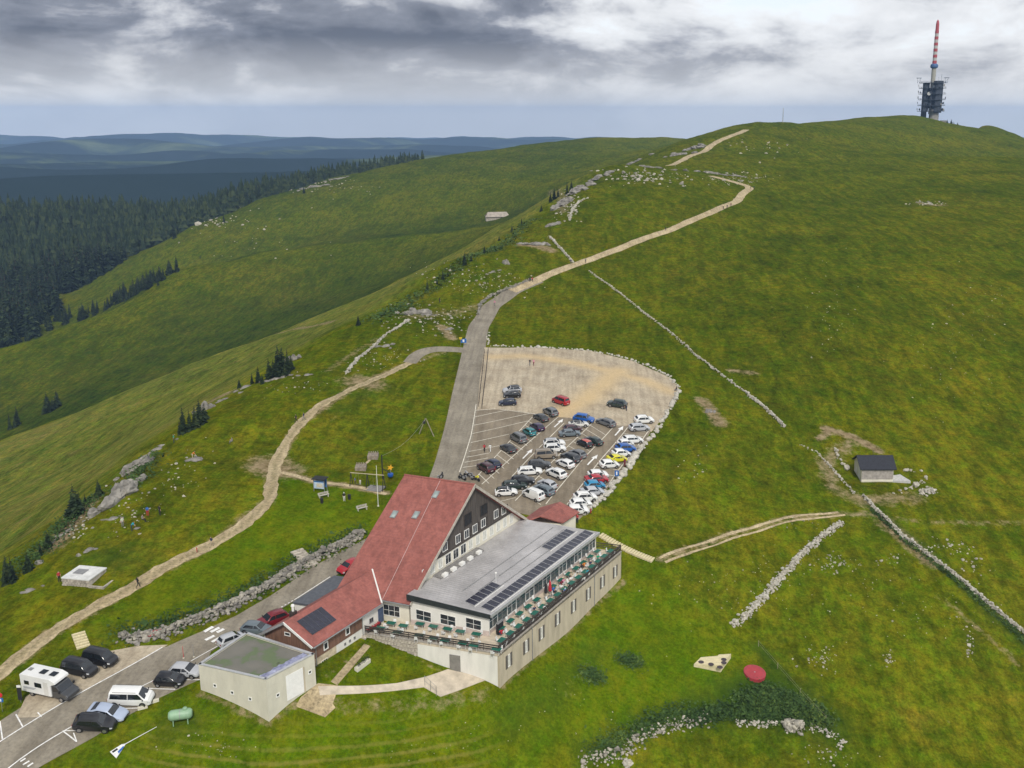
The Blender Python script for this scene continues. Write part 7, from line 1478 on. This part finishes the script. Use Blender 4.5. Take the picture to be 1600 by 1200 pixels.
for i, (pxy, s, lab, n, asp, rot) in enumerate([((192, 772), 2.6, 'tall grey crag on the ridge edge below the knoll', 7, (1.4, .8, 1.1), 1.3), ((212, 732), 2.2, 'grey cliff step on the ridge edge', 6, (1.6, .8, .9), 1.2), ((245, 703), 1.3, 'pale rock shelf by the person in green', 5, (2.2, .8, .5), .9), ((302, 719), 1.0, 'small outcrop on the open slope', 4, (1.4, 1, .7), 0),
    ((645, 490), 2.2, 'round weathered rock knob above the road', 6, (1.3, 1, .9), .3), ((668, 492), 1.5, 'broken slabs beside the rock knob', 5, (2, 1, .4), .3), ((605, 540), 1.4, 'pale slab on the ridge shoulder', 4, (1.6, 1, .4), .6), ((322, 640), 1.8, 'grey rock face beside the spruces', 4, (.8, .8, 1.3), 0), ((345, 627), 1.3, 'low shelf of rock along the edge', 5, (2.4, .8, .4), .5), ((385, 605), 1.3, 'pale rock rib below the spruce group', 5, (2.4, .7, .4), .5), ((432, 592), 1.2, 'rocks at the foot of the spruce clump', 5, (2, .8, .5), .5), ((460, 562), 1.6, 'grey rock behind the spruce clump', 4, (.8, .8, 1.3), .2), ((480, 586), 1.0, 'small pale rock below the ridge path', 3, (1.5, 1, .5), .3),
    ((702, 515), 1.4, 'pale rock patch above the junction', 4, (1.2, 1.2, .3), .8), ((790, 412), 1.8, 'white rock tooth on the upper ridge', 4, (.8, .8, 1.2), .2), ((770, 425), 1.3, 'pale rib below the rock tooth', 4, (2.4, .8, .3), .7), ((838, 382), 2.6, 'broken reddish outcrop above the wall', 6, (1.8, 1, .4), -.3), ((862, 352), 2.6, 'grey boulders at the wall head', 6, (1.6, 1, .6), .8), ((880, 320), 4.0, 'layered crag on the ridge crest', 8, (1.2, 1, .9), 1.0), ((905, 297), 4.0, 'upper layered crag on the ridge crest', 8, (1.5, 1, .7), .9), ((935, 277), 4.0, 'rock rib leading to the top of the crag', 8, (2.0, 1, .5), .8), ((985, 257), 4.5, 'rocks crowning the ridge shoulder', 9, (2.4, 1, .45), .1), ((1015, 262), 3.2, 'white slab near the track', 5, (1.8, 1, .3), -.4),
    ((1058, 243), 5.0, 'crag beside the upper track', 8, (1.5, 1, .5), .6), ((1085, 232), 5.0, 'reddish crag above the upper track', 8, (1.8, 1, .5), .6), ((1105, 270), 3.0, 'scattered slabs above the bend', 8, (2.4, 1.2, .25), -.3), ((1145, 275), 2.6, 'pale slabs on the slope by the bend', 7, (2.6, 1.2, .25), -.2), ((300, 348), 5.0, 'pale rocks on the wooded far ridge', 6, (1.8, 1, .8), .6), ((362, 330), 4.5, 'second rock group on the far ridge', 6, (2, 1, .5), .5), ((490, 292), 5.0, 'rocks on the upper far ridge', 6, (2.4, 1, .4), .4), ((525, 280), 4.5, 'highest rocks on the far ridge', 6, (2.6, 1, .3), .4), ((105, 832), 1.1, 'pale stones along the worn edge', 7, (1.8, .7, .4), 1.1), ((62, 880), 1.0, 'small grey rock above the spruces', 1, (1, 1, .8), 0), ((48, 922), .9, 'flat grey slab below the cistern', 4, (1.8, 1, .4), .2), ((178, 810), .8, 'little pale outcrop on the knoll', 5, (2, 1, .4), .3), ((140, 860), .8, 'grey stones in the knoll grass', 4, (1.6, 1, .4), .6), ((1110, 642), 1.2, 'bare stony scar beside the car park', 6, (.6, 1.8, .15), -.4), ((213, 826), .7, 'flat grey rock beside the person in turquoise', 1, (1.4, .8, .5), .5)]):
    crag(pxy, s, lab, n, asp, i, rot)
# loose stones in the meadows
P, S = [], []
for c, n, sx, sy, sz in [((1300, 880), 60, 40, 12, .2), ((1390, 875), 14, 20, 8, .25), ((1480, 855), 40, 30, 12, .24), ((1520, 880), 24, 12, 25, .25), ((1285, 1030), 50, 30, 18, .17), ((1390, 1030), 22, 8, 14, .22), ((1515, 1005), 26, 6, 30, .24), ((1300, 1180), 40, 40, 14, .15), ((1100, 920), 40, 90, 50, .10), ((900, 1100), 50, 160, 70, .09), ((1400, 950), 90, 160, 60, .13), ((1500, 560), 80, 80, 90, .16), ((1300, 490), 60, 30, 60, .22), ((1090, 730), 20, 30, 18, .2), ((1250, 820), 20, 40, 8, .16), ((1550, 480), 40, 60, 40, .22), ((680, 500), 160, 60, 22, .32), ((600, 560), 60, 50, 20, .22), ((200, 800), 60, 50, 40, .2), ((280, 740), 50, 40, 40, .2), ((470, 600), 40, 50, 16, .2), ((1000, 275), 140, 60, 12, .8), ((890, 320), 80, 14, 26, .7), ((1150, 280), 120, 40, 9, .6), ((1450, 318), 40, 24, 3, .6), ((760, 440), 90, 50, 18, .35), ((120, 830), 40, 20, 24, .25), ((1200, 900), 50, 70, 30, .12), ((420, 728), 50, 9, 6, .12), ((1190, 230), 30, 50, 14, .8), ((650, 1150), 60, 130, 30, .09), ((330, 1165), 40, 60, 20, .10), ((400, 380), 30, 120, 40, .9), ((500, 290), 90, 70, 12, 1.2), ((330, 345), 60, 50, 12, 1.3), ((700, 420), 40, 60, 20, .5)]:
    q = np.column_stack([rs.normal(c[0], sx * .6, n), rs.normal(c[1], sy * .6, n)]); q = q[(q[:, 1] > 200)]
    g = G(*[tuple(x) for x in q]); k = near(g[:, :2], FLAT) > 3.0; g = g[k]; P.append(g); S.append(.72 * sz * rs.lognormal(0, .45, len(g)))
P = np.concatenate(P); S = np.concatenate(S)
o = link('scattered_stone', rocks_mesh('scattered_stone', P, S, [M_LIME2, M_LIME], mi=rs.integers(0, 2, len(P)), sink=.15)); o['kind'] = 'stuff'; o['label'] = 'pale limestone stones scattered through the pasture'

# ------------------------------------------------------------------ trees
def leaf_mat(name, a, b_):
    m = bpy.data.materials.new(name); m.use_nodes = True; t = m.node_tree; B = t.nodes['Principled BSDF']; B.inputs['Roughness'].default_value = .8; B.inputs['Specular IOR Level'].default_value = .2
    g = t.nodes.new('ShaderNodeNewGeometry'); oi = t.nodes.new('ShaderNodeObjectInfo'); v = mth(t, 'ADD', mth(t, 'MULTIPLY', g.outputs['Random Per Island'], .75), mth(t, 'MULTIPLY', oi.outputs['Random'], .35))
    n = t.nodes.new('ShaderNodeTexNoise'); n.inputs['Scale'].default_value = .13; n.inputs['Detail'].default_value = 3; n.inputs['Roughness'].default_value = .8; t.links.new(g.outputs['Position'], n.inputs['Vector']); v = mth(t, 'ADD', v, mth(t, 'MULTIPLY', mth(t, 'SUBTRACT', n.outputs[0], .5), 1.8))
    r = ramp(t, [(.0, a), (.75, b_), (1.0, (b_[0] * 1.9, b_[1] * 1.5, b_[2] * 1.2))]); t.links.new(v, r.inputs[0]); t.links.new(r.outputs[0], B.inputs['Base Color']); return m
M_NEEDLE = leaf_mat('spruce_needles', (.002, .006, .004), (.024, .042, .018)); M_BARK = mat('spruce_bark', (.07, .05, .035), .9, .3, 3, .4); M_BUSH = leaf_mat('bush_leaves', (.018, .045, .010), (.055, .10, .022))
def conifer(seed, Ht=10.0, wid=.24, tiers=17, nb=9):
    r = random.Random(seed); v, f = [], []
    for i in range(tiers):
        t = i / (tiers - 1); z = Ht * (.06 + .92 * t); R = Ht * wid * (1 - t) ** .85 * r.uniform(.82, 1.12) + .12; a0 = r.random() * 6
        for k in range(nb if t < .7 else max(4, nb - 3)):
            a = a0 + 2 * math.pi * k / nb + r.uniform(-.25, .25); l = R * r.uniform(.65, 1.15); dz = -l * r.uniform(.25, .5); w = l * r.uniform(.28, .42); ca, sa = math.cos(a), math.sin(a)
            b = len(v); zc = z + r.uniform(-.2, .2)
            v += [(0.05 * ca, .05 * sa, zc + .12 * Ht / tiers * 3), (l * .55 * ca - w * sa, l * .55 * sa + w * ca, zc + dz * .35), (l * ca, l * sa, zc + dz), (l * .55 * ca + w * sa, l * .55 * sa - w * ca, zc + dz * .35), (l * .5 * ca, l * .5 * sa, zc + dz * .3 - .30 * l)]
            f += [(b, b + 1, b + 2), (b, b + 2, b + 3), (b + 1, b + 4, b + 2), (b + 4, b + 3, b + 2)]
    crown = mesh('crown', v, f, [M_NEEDLE]); q = MB(); q.lathe((0, 0, 0), [(Ht * .022, -.6), (Ht * .016, Ht * .4), (.02, Ht * .97)], 7); return crown, q.me('trunk', M_BARK)
CON = [conifer(i, 10.0, w, t_, n_) for i, (w, t_, n_) in enumerate([(.20, 17, 9), (.25, 16, 9), (.17, 19, 8), (.29, 14, 10), (.22, 18, 9), (.26, 17, 8)])]
def spruce(p, h, label, group, k=None, fat=1.0):
    k = rs.integers(len(CON)) if k is None else k; r = empty('spruce_tree', p, rs.uniform(0, 6.28), label, 'spruce', group); s = h / 10.0; r.scale = (s * fat, s * fat, s); link('trunk', CON[k][1], r); link('crown', CON[k][0], r); return r
def by_px(pxy, hpx, lab, grp, fat=1.0):
    g = G(pxy)[0]; dep = g[1] * cp + (HCAM - g[2]) * sp; spruce((g[0], g[1], g[2] - .1), hpx * dep / F / .93, lab, grp, None, fat)
for grp, lab, L_ in [('spruces below the crag', 'spruce in the small group at the foot of the grey crag', [((12, 905), 38), ((20, 910), 42), ((8, 914), 30), ((45, 892), 30), ((118, 806), 50), ((126, 802), 36), ((112, 810), 26), ((155, 776), 28), ((76, 855), 26), ((64, 868), 22), ((134, 788), 18)]), ('spruces by the rock face', 'spruce in the dark group beside the grey rock face', [((287, 676), 40), ((297, 672), 32), ((306, 668), 34), ((313, 662), 38), ((320, 656), 26), ((281, 679), 22)]),
    ('spruces on the ridge edge', 'lone young spruce on the ridge edge', [((374, 606), 14), ((394, 600), 18), ((404, 598), 26), ((410, 600), 16)]), ('spruce clump above the path', 'spruce in the tall dark clump above the gravel path', [((421, 592), 32), ((428, 590), 28), ((436, 588), 48), ((442, 585), 42), ((450, 582), 36), ((446, 588), 26), ((455, 578), 24), ((432, 591), 30)]),
    ('spruces on the upper ridge', 'small spruce behind the upper ridge', [((560, 508), 16), ((668, 454), 18), ((692, 437), 15), ((726, 414), 20), ((757, 396), 12), ((683, 444), 10), ((736, 408), 10), ((700, 432), 8), ((800, 362), 10), ((815, 352), 12), ((860, 316), 16), ((866, 312), 18), ((886, 304), 20), ((893, 298), 16), ((872, 308), 13), ((780, 376), 8), ((846, 330), 10)]),
    ('spruces in the hollow', 'spruce standing in the hollow beyond the ridge', [((16, 671), 26), ((28, 664), 30), ((75, 644), 30), ((90, 636), 26), ((24, 668), 20), ((83, 640), 18)]), ('spruces on the far ridge', 'single spruce among the rocks of the far ridge', [((273, 372), 20), ((350, 348), 14), ((475, 302), 12), ((313, 404), 6), ((150, 432), 20), ((160, 428), 14)])]:
    for q, h_ in L_: by_px(q, h_, lab, grp, rs.uniform(.9, 1.25))
for x, y, h_ in [(1480, 193, 9), (1486, 194, 12), (1490, 195, 11), (1496, 195, 13), (1501, 196, 11), (1505, 196, 12), (1510, 197, 9), (1516, 198, 10), (1521, 199, 8), (1526, 200, 7)]:
    p = PY(x, y, 1130); spruce((p[0], p[1], hz(p[0], p[1]) - .3), h_ * .76, 'stunted spruce in the windbreak beside the tower', 'windbreak beside the tower', None, 1.7)
# the wood on the far ridge
fb = np.array([PY(*q)[:2] for q in ((0, 528, 660), (40, 520, 680), (80, 508, 705), (100, 498, 735), (82, 480, 790), (112, 454, 820), (170, 426, 860), (215, 402, 905), (248, 380, 940), (300, 352, 965), (350, 330, 1005), (400, 312, 1050), (450, 296, 1090), (500, 282, 1132), (560, 268, 1165), (620, 256, 1195), (650, 252, 1210))])
pol = [tuple(p) for p in fb] + [tuple(PY(670, 240, 1300)[:2]), tuple(PY(500, 240, 1330)[:2]), tuple(PY(300, 240, 1330)[:2]), tuple(PY(-420, 240, 1300)[:2]), tuple(PY(-480, 400, 900)[:2]), tuple(PY(-330, 540, 640)[:2])]
pol = np.array(pol); lo, hi = pol.min(0), pol.max(0); T_ = rs.uniform(lo, hi, (26000, 2)); T_ = T_[inpoly(T_, pol)]
band = hit(H, [(95, 505), (130, 498), (165, 482), (200, 465), (235, 448), (268, 430)])[:, :2]; bp_ = _dens([tuple(p) for p in band], 5.0); nT0 = len(T_); T_ = np.concatenate([T_, (bp_[rs.integers(0, len(bp_), 110)] + rs.normal(0, 5, (110, 2)))])
keep = []; cell = {}
for p in T_:
    k = (int(p[0] // 6.0), int(p[1] // 6.0))
    if any((a, b_) in cell for a in (k[0],) for b_ in (k[1],)): continue
    cell[k] = 1; keep.append((p[0], p[1], near(p[None], bp_.astype(np.float32))[0] < 16))
bandm = np.array([k_[2] for k_ in keep]); T_ = np.array([k_[:2] for k_ in keep]); Tz = H(T_); hts = rs.uniform(13, 29, len(T_)) * rs.choice([1, 1, 1, .75, 1.15], len(T_)) * (1 - .58 * np.clip((CX + F * T_[:, 0] / T_[:, 1] - 380) / 280, 0, 1))
hts = np.where(bandm, hts * .5, hts)
# the 300 that show largest: nearest trees whose tops are not hidden
order = np.argsort(np.hypot(T_[:, 0], T_[:, 1])); dep = T_[:, 1] * cp + (HCAM - Tz) * sp; sx_ = CX + F * T_[:, 0] / dep; ok = (sx_ > 0) & (sx_ < 1600)
big = [i for i in order if ok[i]][:290]; bs = set(big)
for i in big:
    lb = ('small spruce in the thin row in the hollow below the wood', 'spruce row in the far hollow') if bandm[i] else ('spruce at the front edge of the dark wood on the far ridge', 'front spruces of the far wood')
    spruce((T_[i, 0], T_[i, 1], Tz[i] - .3), hts[i], lb[0], lb[1], None, rs.uniform(.8, 1.35))
def lowtree(seed):
    r = random.Random(seed); v, f = [], []
    for i in range(6):
        z0 = .04 + .155 * i; z1 = min(1.0, z0 + .30); R = .19 * (1 - i / 6.2) + .012; n = 9; b = len(v); a0 = r.random() * 6
        v.append((r.uniform(-.008, .008), r.uniform(-.008, .008), z1))
        for k in range(n): rr_ = R * (1.0 if k % 2 else .58) * r.uniform(.8, 1.2); a = a0 + 6.283 * k / n; v.append((rr_ * math.cos(a), rr_ * math.sin(a), z0 + r.uniform(-.035, .03)))
        f += [(b, b + 1 + k, b + 1 + (k + 1) % n) for k in range(n)]
    return np.array(v), np.array(f)
LT = [lowtree(i) for i in range(8)]; Vs, Fs, b = [], [], 0
for i in range(len(T_)):
    if i in bs: continue
    v, f = LT[rs.integers(8)]; s = hts[i]; a = rs.uniform(0, 6.28); ca, sa = math.cos(a), math.sin(a); fat = rs.uniform(.75, 1.45)
    Vs.append(np.column_stack([(v[:, 0] * ca - v[:, 1] * sa) * s * fat + T_[i, 0], (v[:, 0] * sa + v[:, 1] * ca) * s * fat + T_[i, 1], v[:, 2] * s + Tz[i] - .3])); Fs.append(f + b); b += len(v)
o = link('forest', big_mesh('forest', np.concatenate(Vs), np.concatenate(Fs), [M_NEEDLE], False)); o['kind'] = 'stuff'; o['label'] = 'dark spruce wood covering the far ridge'
print('forest trees', len(T_))
# rank growth and low scrub
def scrub(name, pts, n, spread, hgt, label, mt=M_BUSH, leaf=.16):
    g = _dens([tuple(p) for p in G(*pts)[:, :2]], .6); p = g[rs.integers(0, len(g), n)] + rs.normal(0, spread, (n, 2)); cl = fbm(p[:, 0] / 1.1, p[:, 1] / 1.1, 5, 2) + .5; z = H(p); h = rs.random(n) * hgt * np.clip(cl * 1.6, .15, 1.5)
    a = rs.uniform(0, 6.28, n); e = rs.uniform(-.3, 1.0, n); s = leaf * rs.lognormal(0, .3, n); c = np.column_stack([p, z + h]); d1 = np.column_stack([np.cos(a), np.sin(a), e * .6]) * s[:, None]; d2 = np.column_stack([-np.sin(a), np.cos(a), rs.normal(0, .5, n)]) * (s * .7)[:, None]
    Vv = np.stack([c - d1, c + d2, c + d1, c - d2], 1).reshape(-1, 3); Ff = np.arange(4 * n).reshape(-1, 4); o0 = np.array([*g.mean(0), 0]); o0[2] = hz(o0[0], o0[1])
    o = link(name, big_mesh(name, Vv - o0, Ff, [mt], False)); o.location = tuple(o0); tag(o, label, None, None, 'stuff'); return o
scrub('thicket', [(1168, 1100), (1200, 1090), (1240, 1102), (1282, 1124)], 8000, .95, .8, 'rank green growth behind the rubble'); scrub('thicket', [(1080, 1125), (1130, 1112), (1190, 1118), (1260, 1120)], 4500, .7, .55, 'nettles along the line of rubble'); scrub('thicket', [(930, 1175), (980, 1150), (1020, 1128), (1070, 1112)], 1800, .8, .4, 'weeds along the foot of the mown slope')
scrub('thicket', [(920, 1054), (930, 1056)], 500, .8, .35, 'tall grass tuft in the mown slope'); scrub('thicket', [(975, 1030), (992, 1034)], 500, .7, .35, 'second tall grass tuft in the mown slope'); scrub('thicket', [(1365, 798), (1420, 850), (1500, 912), (1560, 965), (1610, 1008)], 2200, .45, .4, 'tall grass along the dry-stone wall')
scrub('thicket', [(190, 990), (300, 965), (400, 920), (480, 872), (560, 830)], 3500, 1.2, .35, 'grass growing out of the stone bank'); scrub('thicket', [(200, 765), (215, 745), (235, 715)], 1500, 1.5, 1.1, 'low scrub on the crag')
scrub('thicket', [(30, 890), (60, 865), (110, 812), (140, 780)], 2500, 1.6, 1.0, 'low scrub under the spruces of the edge'); scrub('thicket', [(590, 500), (640, 470), (700, 430), (760, 395), (830, 345)], 3500, 2.4, 1.2, 'low scrub along the hidden side of the ridge', leaf=.3)
# ------------------------------------------------------------------ the air
def haze():
    mb = MB(); mb.box((0, 6300, -124), (34000, 14600, 608))
    m = bpy.data.materials.new('mountain_haze'); m.use_nodes = True; t = m.node_tree; t.nodes.clear()
    out = t.nodes.new('ShaderNodeOutputMaterial'); v = t.nodes.new('ShaderNodeVolumePrincipled')
    v.inputs['Color'].default_value = (.40, .62, 1.0, 1); v.inputs['Density'].default_value = 8.0e-5; v.inputs['Anisotropy'].default_value = -.1
    t.links.new(v.outputs[0], out.inputs['Volume'])
    o = mb.build('haze', m); o['kind'] = 'stuff'; o['label'] = 'thin blue haze filling the valleys'
haze()
